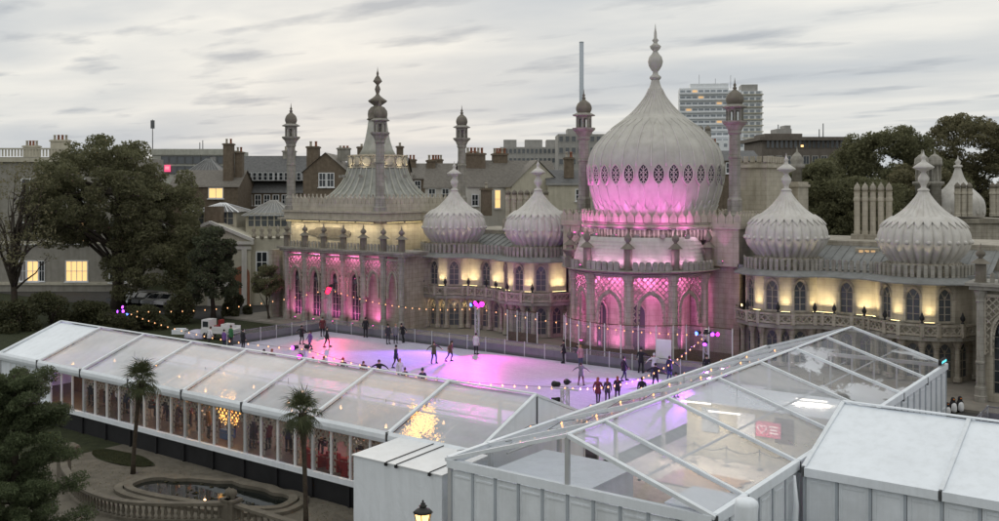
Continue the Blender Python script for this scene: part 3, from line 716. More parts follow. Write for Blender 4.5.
    b = MB(); b.b2((sg * 8.3, Y(79), 0), (sg * 26.6, Y(88), 9.3)); b.build('rear_wall', 'stone', PAL)
    lb_ = MB(); 
# ---------------- end halls: loggia, lit frieze, leaf crest, concave tent roof, four minarets
def minaret_meshes(z0, r=.46):
    s_ = MB(); s_.lathe([(r * 1.5, z0), (r * 1.5, z0 + .5), (r * 1.25, z0 + .6), (r * 1.25, 12.6), (r, 12.8), (r * .97, 16.0), (r * 1.1, 16.05), (r * 1.1, 16.2), (r * .95, 16.25), (r * .93, 18.0), (r * 1.15, 18.1), (r * 1.1, 18.3), (r * 1.5, 18.7), (r * 2.05, 18.95), (r * 2.1, 19.1), (r * 1.2, 19.12)], 8, smooth=False)
    l = MB()
    for k in range(8):
        a = 2 * pi * (k + .5) / 8; l.box((r * 1.2 * cos(a), r * 1.2 * sin(a), 19.65), (.17, .17, 1.1), a)
        l.box((r * 1.15 * cos(a + pi / 8), r * 1.15 * sin(a + pi / 8), 20.05), (.1, .4, .25), a + pi / 8)
    l.lathe([(.2, 19.1), (.2, 20.2)], 8); l.lathe([(r * 1.3, 20.15), (r * 2.05, 20.22), (r * 2.05, 20.3), (r * 1.2, 20.5)], 8, smooth=False)
    d = MB(); d.lathe(spline([(r * 1.1, 20.45), (r * 1.38, 20.75), (r * 1.4, 21.0), (r * 1.1, 21.35), (r * .5, 21.6), (r * .22, 21.75)], 3), 16, mod=lambda a, z: 1 + .03 * cos(a * 12))
    f = MB(); f.lathe([(.1, 21.7), (.2, 21.85), (.08, 21.95), (.14, 22.1), (.05, 22.25), (.03, 22.5), (0, 22.75)], 8)
    return s_.mesh('minaret', 'stone_grey'), l.mesh('lantern', 'stone_grey'), d.mesh('cupola', 'stone_dark'), f.mesh('finial', 'stone_dark')
MH = minaret_meshes(11.2); MS = minaret_meshes(10.9, .52)
def minaret(M, x, y):
    m = put('minaret', M[0], PAL, (x, y, 0)); put('lantern', M[1], m); put('cupola', M[2], m); put('finial', M[3], m)
for sg in (-1, 1): minaret(MS, sg * 7.3, Y(75.2))
HX, HW = 33.46, 6.53
LLAT = lattice_mesh(2.3, 6.75, 1.5, 4.2, 5.5, z0=3.0, cell=.46, bar=.075)
LCOLH = column_mesh(7.2, .27, 'stone_grey'); PFH = post_finial(2.7)
wg, wf = window_meshes(1.4, .5, 4.1, 5.2, glass='glass_dark', panes=3, rows=6, bar='stone_grey')
BALM = MB()
for k in range(6): BALM.plate([(-1.15 + k * .46 + x, z) for x, z in ((-.13, 7.55), (.13, 7.55), (.13, 8.05), (.06, 8.2), (-.06, 8.2), (-.13, 8.05))], -.06, .06)
BALM = BALM.mesh('balustrade', 'stone_grey')
for sg in (-1, 1):
    full = sg < 0
    x0, x1, y0, y1 = sg * HX - HW, sg * HX + HW, Y(68.85), Y(81.7)
    if full:
     b = MB(); b.b2((x0, y0, 7.2), (x1, y1, 10.4)); b.build('frieze_wall', 'stone_cream', PAL)
     b = MB(); b.b2((x0 - 1.0, y0 - 1.0, 10.32), (x1 + 1.0, y1 + 1.0, 10.5)); b.b2((x0 - .5, y0 - .5, 10.5), (x1 + .5, y1 + .5, 11.1)); b.b2((x0 - .7, y0 - .7, 11.1), (x1 + .7, y1 + .7, 11.3)); b.b2((x0 - .3, y0 - .3, 11.3), (x1 + .3, y1 + .3, 12.0)); b.build('hall_cornice', 'stone_cream', PAL)
     k = 0
     while x0 - .2 + k * .62 < x1 + .3:
         put('crest_leaf', LEAF_H, PAL, (x0 - .1 + k * .62, y0 - .2, 12.0)); put('crest_leaf', LEAF_H, PAL, ((x1 + .2 if full else x0 - .2), y0 - .1 + k * .62, 12.0), pi / 2); k += 1
     cx, cy = sg * HX, Y(75.3)
     tp_ = spline([(6.5, 11.9), (5.35, 12.6), (4.5, 13.3), (3.85, 14.1), (3.4, 14.9), (3.1, 15.75)], 3)
     b = MB(); NR = 32; b.lathe(tp_, NR * 2)
     R = b.build('tent_roof', 'spire_lead', PAL, (cx, cy, 0)); b = MB()
     for k in range(NR):
         a = 2 * pi * k / NR; b.tube([(r * cos(a), r * sin(a), z + .05) for r, z in tp_], [.04 + .018 * r for r, z in tp_], 5)
     b.build('roof_rib', 'copper_ribs', R, kind='stuff')
     b = MB(); b.lathe([(2.95, 15.7), (3.2, 15.75), (3.2, 15.9), (3.05, 15.92), (3.05, 17.0), (3.2, 17.02), (3.2, 17.15), (2.3, 17.2)], 40, smooth=False); B_ = b.build('clerestory_band', 'stone_cream', R)
     oc = MB(); oc.lathe([(.34, -.05), (.52, -.07), (.52, .07), (.34, .05)], 16)
     oc.lathe([(0, .0), (.35, .01)], 16, m=1)
     OC = oc.mesh('round_window', ['stone_cream', 'glass_dark'])
     for i in range(16):
         a = 2 * pi * i / 16; put('round_window', OC, PAL, (cx + 3.1 * cos(a), cy + 3.1 * sin(a), 16.45), rot=(radians(90), 0, a + pi / 2))
     b = MB(); b.lathe([(2.0, 17.1), (1.6, 17.8), (1.3, 18.8), (1.08, 20.0), (.95, 21.0)], 72, mod=lambda a, z: 1 + (.04 if abs(((a * 18 / (2 * pi)) % 1) - .5) < .14 else 0)); b.build('upper_cone', 'copper_ribs', R)
     b = MB(); b.lathe([(1.05, 20.95), (1.2, 21.05), (1.05, 21.15), (1.1, 21.6), (1.05, 21.95), (.75, 22.35), (.4, 22.5), (.5, 22.6), (1.0, 22.95), (1.05, 23.05), (.6, 23.35), (.28, 23.6), (.16, 23.8), (.22, 24.0), (.32, 24.3), (.22, 24.6), (.14, 24.75), (.22, 24.9), (.5, 25.15), (.46, 25.25), (.25, 25.6), (.1, 25.8), (.14, 26.0), (.05, 26.3), (0, 26.8)], 12); b.build('finial', 'stone_dark', R)
    if full:
        for mx, my in ((x0, y0), (x1, y0), (x0, y1), (x1, y1)): minaret(MH, mx, my)
    # lower front: wall with tall arched windows behind a loggia of columns
    cols = [sg * s for s in (38.5, 35.75, 32.95, 30.15, 27.4, 24.7, 22.1 + .25)] if full else [27.2, 29.9, 32.7, 35.5]
    cols = sorted(cols); yl = Y(67.0)
    cuts = [x0 - .6] + [(cols[i] + cols[i + 1]) / 2 for i in range(len(cols) - 1)] + [x1]
    mids = [(cols[i] + cols[i + 1]) / 2 for i in range(len(cols) - 1)]
    for i, mx in enumerate(mids):
        L = cols[i + 1] - cols[i]
        if mx < x1 or not full:
            b = MB(); wall_panel(b, L, 0, 7.2, (1.4, .5, 4.1, 5.2), t=.25); b.build('hall_wall', 'stone_cream', PAL, (mx, yl + .4, 0))
            w = put('tall_window', wg, PAL, (mx, yl + .4, 0)); put('window_frame', wf, w)
            rw = MB(); rw.lathe([(0, .02), (.40, .02), (.44, .06), (.54, .06), (.56, -.05), (.42, -.08)], 16); q_ = rw.build('round_window', 'glass_dark', PAL, (mx, yl + .5, 4.55), rot=(radians(90), 0, 0))
        put('lattice_screen', LLAT, PAL, (mx, yl - .05, 0), scale=((L - .5) / 2.3, 1, 1)); put('balustrade', BALM, PAL, (mx, yl, 0), scale=(L / 2.75, 1, 1))
    for x in cols: put('column', LCOLH, PAL, (x, yl, 0)); put('post_finial', PFH, PAL, (x, yl, 7.4))
    b = MB(); b.b2((cols[0] - .6, yl - .5, 7.1), (cols[-1] + .6, y0 + 1.2, 7.35)); b.b2((cols[0] - .8, yl - .7, 7.35), (cols[-1] + .8, y0 + 1.2, 7.55)); b.build('loggia_roof', 'stone_grey', PAL)
    b = MB(); b.b2((x0, yl + .68, 0), (x1 + (4.2 if full else -0), y1, 7.1)); b.build('hall_body', 'stone', PAL)
    if full:
        b = MB(); b.b2((x0 - 1.1, yl - .2, 0), (x0 - .6, y0 + 6, 7.1)); b.build('loggia_end', 'stone', PAL)
        rail = MB(); rail.plate([(-3.2, 0), (-2.9, .25), (-2.2, .3), (-1.8, .55), (1.8, .55), (2.2, .3), (2.9, .25), (3.2, 0), (2.9, -.25), (2.2, -.3), (1.8, -.55), (-1.8, -.55), (-2.2, -.3), (-2.9, -.25)], -.06, .02); rail.build('frieze_panel', 'slate_brown', PAL, (-HX - .6, y0 - .03, 9.0))
        for k in range(5): washer(x0 + 1.3 + k * 2.6, y0 - .75, 10.2, 0, 2.5, 27, up=False, spread=2.4, col=(1, .84, .54))
        for k in range(3): washer(x1 + .75, y0 + 1.4 + k * 2.7, 10.2, radians(90), 2.5, 22, up=False, spread=2.4, col=(1, .84, .54))
# inner link wall between hall and wing with an arched doorway
# ---------------- roofscape behind: chimneys, towers, cupolas
def pot(h, r, mat='stone_grey', tip='stone_dark'):
    a = MB(); a.lathe([(r * 1.15, 0), (r * 1.15, .25), (r, .3), (r, h * .62), (r * 1.2, h * .64), (r * 1.2, h * .69), (r, h * .7), (r, h * .8), (r * 1.25, h * .82)], 8, smooth=False)
    a.lathe([(r * .9, h * .82), (r * 1.1, h * .87), (r * .75, h * .93), (r * .2, h * .97), (0, h)], 8, m=1); return a.mesh('chimney_pot', [mat, tip])
P1 = pot(4.4, .25, 'stone_cream', 'stone'); P2 = pot(3.0, .28, 'stone_cream')
def stack(x, y, z, n, mesh, step, base=1.0, rz=0):
    b = MB(); b.box((0, 0, base / 2), (n * step + .3, 1.0, base)); s_ = b.build('chimney_stack', 'stone', PAL, (x, y, z), rz)
    for k in range(n): put('chimney_pot', mesh, s_, ((k - (n - 1) / 2) * step, 0, base))
def loc(v): return v.x - AX, v.y - AY
p = loc(at(873, 230, 80)); stack(p[0], p[1], 8.4, 5, P1, .62, 1.3, radians(10))
p = loc(at(527, 214, 97)); stack(p[0], p[1], 9.3, 7, P2, .66, 1.2, radians(20))
p = loc(at(697, 125, 99)); stack(p[0], p[1], 14.5, 4, pot(3.2, .32), .8, 2.4)
b = MB(); b.b2((-1.6, -1.8, 0), (1.6, 2.6, 15.9)); b.b2((-1.8, -2.0, 15.4), (1.8, 2.8, 15.7))
for k in range(6): b.b2((-1.75 + k * .62, -1.95, 15.9), (-1.4 + k * .62, -1.6, 16.45))
for k in range(7): b.b2((1.4, -1.9 + k * .62, 15.9), (1.75, -1.55 + k * .62, 16.45))
p = loc(at(757, 200, 88)); b.build('battlement_tower', 'stone_cream', PAL, (p[0], p[1], 0))
p = loc(at(786, 200, 92)); b = MB(); b.b2((-1.6, -1.2, 0), (1.6, 1.6, 14.2)); b.b2((-1.75, -1.35, 13.7), (1.75, 1.75, 13.95))
for k in range(8): b.b2((-1.5 + k * .4, -1.24, 10), (-1.35 + k * .4, -1.18, 13.4))
b.build('panelled_tower', 'stone_cream', PAL, (p[0], p[1], 0))
p = loc(at(797, 175, 95)); b = MB(); b.lathe([(.5, 0), (.5, 15.5), (.8, 15.6), (.8, 15.9), (.55, 16), (.7, 16.4), (.4, 16.9), (.1, 17.2), (0, 17.8)], 10); b.build('turret', 'stone_grey', PAL, (p[0], p[1], 0))
b = MB(); b.b2((-.9, -.5, 0), (.9, .5, .9)); 
p = loc(at(868, 252, 76)); D_ = b.build('roof_dormer', 'stone_cream', PAL, (p[0], p[1], 7.9), radians(8))
for k in (-.5, 0, .5): g = MB(); g.box((k * .9, -.52, .45), (.3, .05, .6)); g.build('pane', 'lit_dim', D_)
# ---------------- pink light on dome, skirt roof and gallery
PK = (1, .15, .76)
fl = MB(); fl.box((0, 0, .12), (.36, .26, .22)); fl.box((0, 0, .01), (.2, .2, .06)); fl.box((0, -.13, .2), (.38, .02, .24)); FLM = fl.mesh('floodlight', 'stone_grey')
ln = MB(); ln.box((0, .0, .24), (.3, .2, .02)); LNM = ln.mesh('lens', 'pink_lamp')
for a in range(-48, 49, 16):
    r = 6.15; x, y = DX + r * sin(radians(a)), DY - r * cos(radians(a))
    f = put('floodlight', FLM, PAL, (x, y, 10.77), radians(a)); put('lens', LNM, f)
    lamp('flood', 'SPOT', f, (0, 0, .3), 250, PK, .5, aim((0, .2, 1)), radians(130), 1.0)
for a in (-72, -60, -48, -36, -24, -12, 0, 12, 24, 36, 48, 60, 72):           # strip under the overhang, washing the scale roof
    f = put('floodlight', FLM, PAL, (*ring(a, 6.42)[:2], 7.06), radians(a)); put('lens', LNM, f)
    lamp('flood', 'SPOT', f, (0, 0, .3), 110, (1, .42, .82), .2, aim((0, .6, 1)), radians(130), .9)
for a in (-48, -32, -16, 0, 16, 32, 48):            # floods on the flat roof before the drum, reaching the dome's belly and the leaf crest
    x, y = DX + 7.15 * sin(radians(a)), DY - 7.15 * cos(radians(a)); f = put('floodlight', FLM, PAL, (x, y, 9.52), radians(a)); put('lens', LNM, f)
    lamp('flood', 'SPOT', f, (0, 0, .3), 330, PK, .5, aim((0, .34, 1)), radians(95), 1.0)
for a in range(-75, 76, 15):
    g = MB(); g.box((0, 0, 0), (1.3, .08, .05)); x, y = DX + 6.2 * sin(radians(a)), DY - 6.2 * cos(radians(a))
    f = g.build('lamp_strip', 'paint_white', PAL, (x, y, 10.2), radians(a)); lamp('strip', 'AREA', f, (0, 0, -.05), 9, (1, .6, .88), 1.2, (radians(20), 0, 0), sy=.08)
for a in (-72, -36, 0, 36, 72):
    f = put('floodlight', FLM, PAL, ring(a, 5.3, .12), radians(a)); put('lens', LNM, f)
    lamp('flood', 'SPOT', f, (0, 0, .3), 300, (1, .24, .68), .3, aim((0, .30, 1)), radians(155), .9)
    g = MB(); g.box((0, 0, 0), (2.2, .1, .06)); f = g.build('lamp_strip', 'paint_white', PAL, ring(a, 5.15, 6.66), radians(a)); lamp('strip', 'AREA', f, (0, 0, -.06), 150, (1, .2, .66), 2.1, (radians(38), 0, 0), sy=.1)
for sx in (-7.2, 7.2):
    f = put('floodlight', FLM, PAL, (sx, Y(72.6), 7.45)); put('lens', LNM, f); lamp('flood', 'SPOT', f, (0, 0, .3), 110, PK, .1, aim((0, .22, 1)), radians(50), .8)
for sx in (-37.1, -34.35, -31.55, -28.8, -26.):  # pink wash inside the end loggia
    f = put('floodlight', FLM, PAL, (sx, Y(66.75), .1)); put('lens', LNM, f); lamp('flood', 'SPOT', f, (0, 0, .3), 300, (1, .16, .60), .15, aim((0, .35, 1)), radians(140), .9)
    g = MB(); g.box((0, 0, 0), (1.8, .08, .06)); f = g.build('lamp_strip', 'paint_white', PAL, (sx, Y(67.2), 6.95)); lamp('strip', 'AREA', f, (0, 0, -.06), 40, (1, .2, .62), 1.8, (radians(10), 0, 0), sy=.08)
for k in range(10):
    a = 2 * pi * k / 10; f = put('floodlight', FLM, PAL, (-HX + 4.0 * cos(a), Y(75.3) + 4.0 * sin(a), 14.72)); lamp('flood', 'SPOT', f, (0, 0, .3), 120, (1, .86, .6), .05, aim((-.25 * cos(a), -.25 * sin(a), 1)), radians(80), .7)
# ------------------------------------------------------------------ rink barrier, glass screens
def barrier(name, label, x0, y0, x1, y1, step=1.95, h=1.15):
    L = hypot(x1 - x0, y1 - y0); n = round(L / step); s = L / n; rz = atan2(y1 - y0, x1 - x0)
    T = thing(name, label, 'barrier', (x0, y0, 0), rz)
    b = MB(); b.box((0, 0, h / 2 + .03), (.07, .07, h + .06)); PM_ = b.mesh('post', 'alu')
    b = MB(); b.box((s / 2, 0, .42), (s - .09, .05, .7)); b.box((s / 2, 0, h - .02), (s - .07, .06, .06)); PN = b.mesh('panel', 'barrier_panel')
    b = MB(); b.box((s / 2, 0, .94), (s - .1, .02, .34)); GL = b.mesh('clear_panel', 'screen_glass')
    k = MB(); k.box((s / 2, -.03, .16), (s - .1, .03, .2)); KM = k.mesh('kick_board', 'alu_dark')
    for i in range(n):
        put('post', PM_, T, (i * s, 0, 0)); p = put('panel', PN, T, (i * s, 0, 0)); put('clear_panel', GL, p); put('kick_board', KM, p)
    put('post', PM_, T, (n * s, 0, 0))
barrier('rink_barrier', 'grey panelled rink barrier running along the palace side of the ice', -68.5, 63.6, -27, 63.6)
barrier('rink_barrier', 'short grey rink barrier at the far end of the ice beside the white buggy', -68.6, 52.6, -68.6, 63.5)
barrier('rink_barrier', 'rink barrier along the ice behind the long clear-roofed marquee', -68.5, 41.3, -24.6, 41.3)
barrier('rink_barrier', 'low barrier of a second small rink behind the white marquee', -10.3, 48.5, -10.3, 60.5)
barrier('rink_barrier', 'barrier at the palace end of the second small rink', -10.3, 60.6, 4, 60.6)
# glass screens in front of the pink gallery, one thing per run
T = thing('glass_screen', 'tall glazed screen of white posts in front of the pink lit gallery', 'screen', (AX, AY + BY, .1))
sp_ = MB(); sp_.box((0, 0, 1.4), (.07, .07, 2.8)); SPM = sp_.mesh('post', 'paint_white')
def screen_run(T, pts):
    for i, p in enumerate(pts):
        put('post', SPM, T, (p[0], p[1], 0))
        if i + 1 < len(pts):
            q = pts[i + 1]; L = hypot(q[0] - p[0], q[1] - p[1]); rz = atan2(q[1] - p[1], q[0] - p[0])
            g = MB(); g.box((L / 2, 0, 1.4), (L - .08, .015, 2.6)); w = g.build('pane', 'screen_glass', T, (p[0], p[1], 0), rz)
            g = MB(); g.box((L / 2, 0, 2.77), (L - .07, .06, .06)); g.box((L / 2, .02, .45), (L - .1, .03, .85)); g.build('rail', 'wood_brown', w)
screen_run(T, [(6.6 * sin(radians(a)), -6.6 * cos(radians(a)) if a < 60 else -6.6 * cos(radians(60)), 0) if a <= 60 else (6.6 * sin(radians(60)) + (a - 60) * .16, -3.3, 0) for a in (-70, -58, -46, -34, -22, -10, 2, 14, 26, 38, 50, 60, 72, 84)])
d_ = MB(); d_.box((0, 0, 1.1), (1.15, .06, 2.2)); d_.box((0, -.04, 1.1), (.95, .03, 2.0)); d_.box((.4, -.08, 1.05), (.05, .06, .22))
p = on(651, 371); D_ = d_.build('white_door', 'paint_white', None, (p.x + .6, p.y + .9, .1), radians(12)); tag(D_, 'plain white door standing in the glazed screen below the pink arches', 'door')
T = thing('glass_screen', 'short dark glazed screen beside the palace wing, near the magenta lamp', 'screen', (AX - 9.6, AY, .1))
screen_run(T, [(-1.7, -1.2), (-.6, -1.25), (.5, -1.3), (1.6, -1.35)])
# ------------------------------------------------------------------ long clear-roofed marquee
LX0, LY0, LE, LR, LW = -64.2, 31.1, 2.68, 4.32, 8.25
LM = thing('long_marquee', 'long white-framed marquee with clear roof panels in front of the ice rink', 'marquee', (LX0, LY0, 0))
HLF = LW / 2
def slope_panel(x0, x1, ya, za, yb, zb, sag=.05, n=14, rip=.012):
    b = MB(); vs = []
    for i in range(n + 1):
        for j in range(n + 1):
            t, u = i / n, j / n
            vs.append((x0 + (x1 - x0) * t, ya + (yb - ya) * u, za + (zb - za) * u - sag * sin(pi * t) * sin(pi * u) + rip * sin(13 * t + 2 * u + x0) * sin(pi * u) + rip * .7 * sin(9 * u + 5 * t + x0 * 2) * sin(pi * t)))
    b.add(vs, [(i * (n + 1) + j, (i + 1) * (n + 1) + j, (i + 1) * (n + 1) + j + 1, i * (n + 1) + j + 1) for i in range(n) for j in range(n)], 0, True)
    return b
for i in range(8):
    mt = 'pvc' if i < 1 else ('milky_roof' if i < 5 else 'clear_roof')
    slope_panel(5 * i + .1, 5 * i + 4.9, .12, LE + .05, HLF, LR).build('roof_panel', mt, LM)
    slope_panel(5 * i + .1, 5 * i + 4.9, HLF, LR, LW - .12, LE + .05).build('roof_panel', mt, LM)
    g = MB(); g.bar((5 * i + .1, HLF * .5, (LE + LR) / 2 - .16), (5 * i + 4.9, HLF * .5, (LE + LR) / 2 - .16), .07, .07); g.bar((5 * i + .1, HLF * 1.5, (LE + LR) / 2 - .16), (5 * i + 4.9, HLF * 1.5, (LE + LR) / 2 - .16), .07, .07); g.bar((5 * i + 2.5, .1, LE - .1), (5 * i + 2.5, HLF, LR - .14), .035, .05); g.build('purlin', 'alu', LM, kind='stuff')
    # rolled eave valance
    v = MB(); v.lathe([(.0, 0)] , 3) if False else None
    prof_ = [(-.10, LE + .16), (-.2, LE + .02), (-.22, LE - .16), (-.16, LE - .34), (-.04, LE - .4), (.05, LE - .38), (.05, LE + .1)]
    n_ = len(prof_); vs = [(5 * i + .07, y, z) for y, z in prof_] + [(5 * i + 4.93, y, z) for y, z in prof_]
    v.add(vs, [(k, (k + 1) % n_, n_ + (k + 1) % n_, n_ + k) for k in range(n_)] + [tuple(range(n_))[::-1], tuple(range(n_, 2 * n_))])
    v.build('eave_valance', 'pvc', LM)
    v2 = MB(); v2.add([(x, LW - y, z) for x, y, z in vs], [(k, n_ + k, n_ + (k + 1) % n_, (k + 1) % n_) for k in range(n_)]); v2.build('eave_valance', 'pvc', LM)
for i in range(9):
    g = MB(); x = 5 * i
    g.bar((x, -.14, LE + .06), (x, HLF, LR + .06), .17, .12); g.bar((x, HLF, LR + .06), (x, LW + .14, LE + .06), .17, .12)
    g.build('rafter', 'pvc_grey', LM)
    g = MB(); g.box((x, -.14, LE - .12), (.05, .19, .56)); g.build('valance_joint', 'alu_dark', LM)
    g = MB(); g.box((x, .1, LE / 2), (.15, .16, LE)); g.box((x, LW - .1, LE / 2), (.15, .16, LE)); g.build('leg', 'alu', LM)
g = MB(); g.bar((0, HLF, LR + .1), (40, HLF, LR + .1), .16, .06); g.build('ridge_capping', 'pvc_grey', LM)
mul = MB(); mul.box((0, .06, 1.2), (.085, .1, 2.35)); MULM = mul.mesh('mullion', 'paint_white')
gp_ = MB(); gp_.box((.625, .06, 1.25), (1.14, .015, 2.1)); GPM = gp_.mesh('wall_pane', 'clear_wall')
lp_ = MB(); wall_panel(lp_, 1.16, .95, 2.32, (.74, .96, 1.25, 1.85), t=.01); LPM = lp_.mesh('lattice_film', 'lattice_print')
lp2 = MB(); lp2.b2((-.58, 0, .28), (-.40, .01, .95)); lp2.b2((.40, 0, .28), (.58, .01, .95)); LPM2 = lp2.mesh('lattice_film', 'lattice_print')
op_ = MB(); op_.box((.625, .06, 1.25), (1.15, .03, 2.1)); OPM = op_.mesh('wall_panel', 'pvc')
for i in range(32):
    x = 1.25 * i
    if i % 4: put('mullion', MULM, LM, (x, 0, 0))
    if i < 5: put('wall_panel', OPM, LM, (x, 0, 0)); continue
    w = put('wall_pane', GPM, LM, (x, 0, 0))
    if i > 7: put('lattice_film', LPM, w, (.625, .12, 0)); put('lattice_film', LPM2, w, (.625, .12, 0))
g = MB(); g.box((20, .0, .1), (40, .2, .26)); g.build('base_rail', 'pvc', LM)
g = MB(); g.b2((0, .1, -.03), (40, LW, .02)); g.build('deck_floor', 'deck', LM)
for i in range(17):
    g = MB(); g.box((2.5 * i, -.02, -.55), (.12, .1, .95)); g.build('jack_leg', 'black', LM)
g = MB(); g.box((20, .06, -.55), (40, .05, 1.0)); g.build('underfloor_skirt', 'black', LM)
for x, nm in ((0, 'pvc'), (40, 'pvc')):
    g = MB(); g.add([(x, 0, 0), (x, LW, 0), (x, LW, LE), (x, HLF, LR), (x, 0, LE)], [(0, 1, 2, 3, 4)]); g.add([(x + .05, 0, 0), (x + .05, LW, 0), (x + .05, LW, LE), (x + .05, HLF, LR), (x + .05, 0, LE)], [(4, 3, 2, 1, 0)])
    e = g.build('gable_wall', nm, LM); g = MB(); g.bar((x + .06, HLF, LE - .1), (x + .06, HLF, LR), .1, .05); g.bar((x + .06, .1, LE), (x + .06, LW - .1, LE), .1, .1); g.build('gable_seam', 'alu_dark', e)
# ------------------------------------------------------------------ right marquee, ridge at right angles to the palace
RXL, RXR, RXC, RY0, RE, RR, RLEN = -23.2, -12.5, -17.85, 27.95, 3.24, 4.98, 32.5
RM = thing('cross_marquee', 'clear-roofed marquee pointing at the palace, with glazed gable above white panels', 'marquee', (RXC, RY0, 0))
HWr = (RXR - RXL) / 2
def xslope(y0, y1, xa, za, xb, zb, mt):
    b = slope_panel(y0, y1, xa, za, xb, zb, .05)
    vs = [(y, x, z) for x, y, z in b.v]; c = MB(); c.add(vs, [f[::-1] for f in b.f], 0, True); c.build('roof_panel', mt, RM)
rf = [0, 2.5, 7.5, 12.5, 17.5, 22.5, 27.5, 32.5]
for y0, y1 in zip(rf, rf[1:]):
    xslope(y0 + .1, y1 - .1, .05, RR, HWr - .1, RE + .05, 'clear_roof_patchy' if y0 > 16 else 'hall_roof'); xslope(y0 + .1, y1 - .1, -.05, RR, -HWr + .1, RE + .05, 'clear_roof')
    g = MB()
    for sx in (-1, 1): g.bar((sx * HWr * .5, y0 + .1, (RE + RR) / 2 - .16), (sx * HWr * .5, y1 - .1, (RE + RR) / 2 - .16), .06, .06)
    g.build('purlin', 'alu', RM, kind='stuff')
    g = MB(); g.bar((HWr + .05, y0 + .07, RE), (HWr + .05, y1 - .07, RE), .2, .34); g.build('eave_valance', 'pvc', RM)
    g = MB(); g.bar((-HWr - .05, y0 + .07, RE), (-HWr - .05, y1 - .07, RE), .2, .34); g.build('eave_valance', 'pvc', RM)
for y in rf:
    g = MB()
    for sx in (-1, 1): g.bar((0, y, RR + .06), (sx * (HWr + .1), y, RE + .06), .2 if y in (0,) else .16, .13)
    g.build('rafter', 'pvc_grey', RM)
    g = MB()
    for sx in (-1, 1): g.box((sx * (HWr - .1), y, RE / 2), (.16, .16, RE))
    g.build('leg', 'alu', RM)
    g = MB(); g.box((HWr + .06, y, RE - .08), (.22, .05, .42)); g.build('valance_joint', 'alu_dark', RM)
g = MB(); g.bar((0, 0, RR + .1), (0, RLEN, RR + .1), .14, .06); g.build('ridge_capping', 'pvc', RM)
def ribbed_panel(w, h):
    b = MB(); b.box((0, 0, h / 2), (w, .04, h)); b.box((0, -.03, h * .93), (w * .72, .04, .06)); b.box((0, -.03, h * .28), (w * .72, .05, .09))
    for sx in (-1, 1): b.box((sx * w * .39, -.025, h * .6), (.05, .03, h * .72))
    return b
rp = ribbed_panel(1.06, 2.95).mesh('wall_panel', 'pvc_grey'); jp = MB(); jp.box((0, 0, 1.5), (.10, .09, 3.0)); JPM = jp.mesh('panel_post', 'mast_grey')
n_ = 10
for k in range(n_):
    x = -HWr + .15 + (2 * HWr - .3) * (k + .5) / n_; put('wall_panel', rp, RM, (x, .02, 0)); put('panel_post', JPM, RM, (x - .535, .0, 0))
g = MB(); g.box((0, -.02, RE - .05), (2 * HWr, .2, .32)); g.build('gable_beam', 'pvc', RM)
g = MB(); g.box((0, -.03, (RE + RR) / 2), (.16, .12, RR - RE)); g.build('gable_post', 'alu', RM)
for sx in (-1, 1):
    g = MB(); g.add([(sx * .1, .0, RE + .12), (sx * (HWr - .6), .0, RE + .12), (sx * .1, .0, RR - .05)], [(0, 1, 2)]); g.build('gable_pane', 'clear_wall', RM)
for i, y in enumerate([k * 1.25 for k in range(26)]):
    put('panel_post', JPM, RM, (HWr, y + 1.25, 0))
    if y < 8 or y > 17: put('wall_panel', ribbed_panel(1.12, 2.95).mesh('wall_panel', 'pvc_grey') if i == 0 else rp, RM, (HWr, y + .62, 0), pi / 2)
g = MB(); g.b2((-HWr, 0, -.06), (HWr, RLEN, .015)); g.build('deck_floor', 'matting', RM)
g = MB(); g.add([(-HWr, RLEN, RE), (HWr, RLEN, RE), (0, RLEN, RR)], [(0, 1, 2)]); g.build('gable_pane', 'clear_wall', RM)
g = MB()
for k in range(9): g.box((-HWr + .1 + k * (2 * HWr - .2) / 8, RLEN, 1.6), (.1, .1, 3.2))
g.box((0, RLEN, RE), (2 * HWr, .16, .2)); g.build('gable_frame', 'alu', RM)
scr = MB(); scr.box((0, 0, 0), (.16, 1.3, .3)); scr.box((.09, 0, 0), (.02, 1.2, .22), 0, 1)
for k, (yy, w) in enumerate(((-.5, .1), (-.36, .05), (-.2, .12), (0, .06), (.16, .1), (.34, .05), (.5, .08))): scr.box((.105, yy, .01 * (k % 3)), (.01, w, .11), 0, 2)
o = scr.build('message_sign', ['black', 'block_dark', 'cyan_screen'], None, (RXR + .05, RY0 + 31.4, RE + .42)); tag(o, 'small black LED strip sign with cyan characters on the marquee gutter', 'sign')
# white rolled cover at the near corner
g = MB(); g.lathe([(.0, -1.6), (.30, -1.6), (.33, -.6), (.36, .0), (.34, .12), (.24, .2), (0, .22)], 14, mod=lambda a, z: 1 + .06 * sin(3 * a + z * 4)); o = g.build('wrapped_bundle', 'pvc', None, (at(746, 505, 29.3))); tag(o, 'white wrapped cover bundled at the near corner post of the clear marquee', 'bundle')
b = MB(); b.tube([(.0, 0, 0), (.03, .02, 1.2), (.1, 0, 2.0), (.02, .03, 3.05)], [.16, .13, .1, .05], 8); o = b.build('tied_curtain', 'pvc', None, (RXR + .2, RY0 + 6.6, 0)); tag(o, 'tied-back white curtain hanging between clear marquee and white marquee', 'curtain')
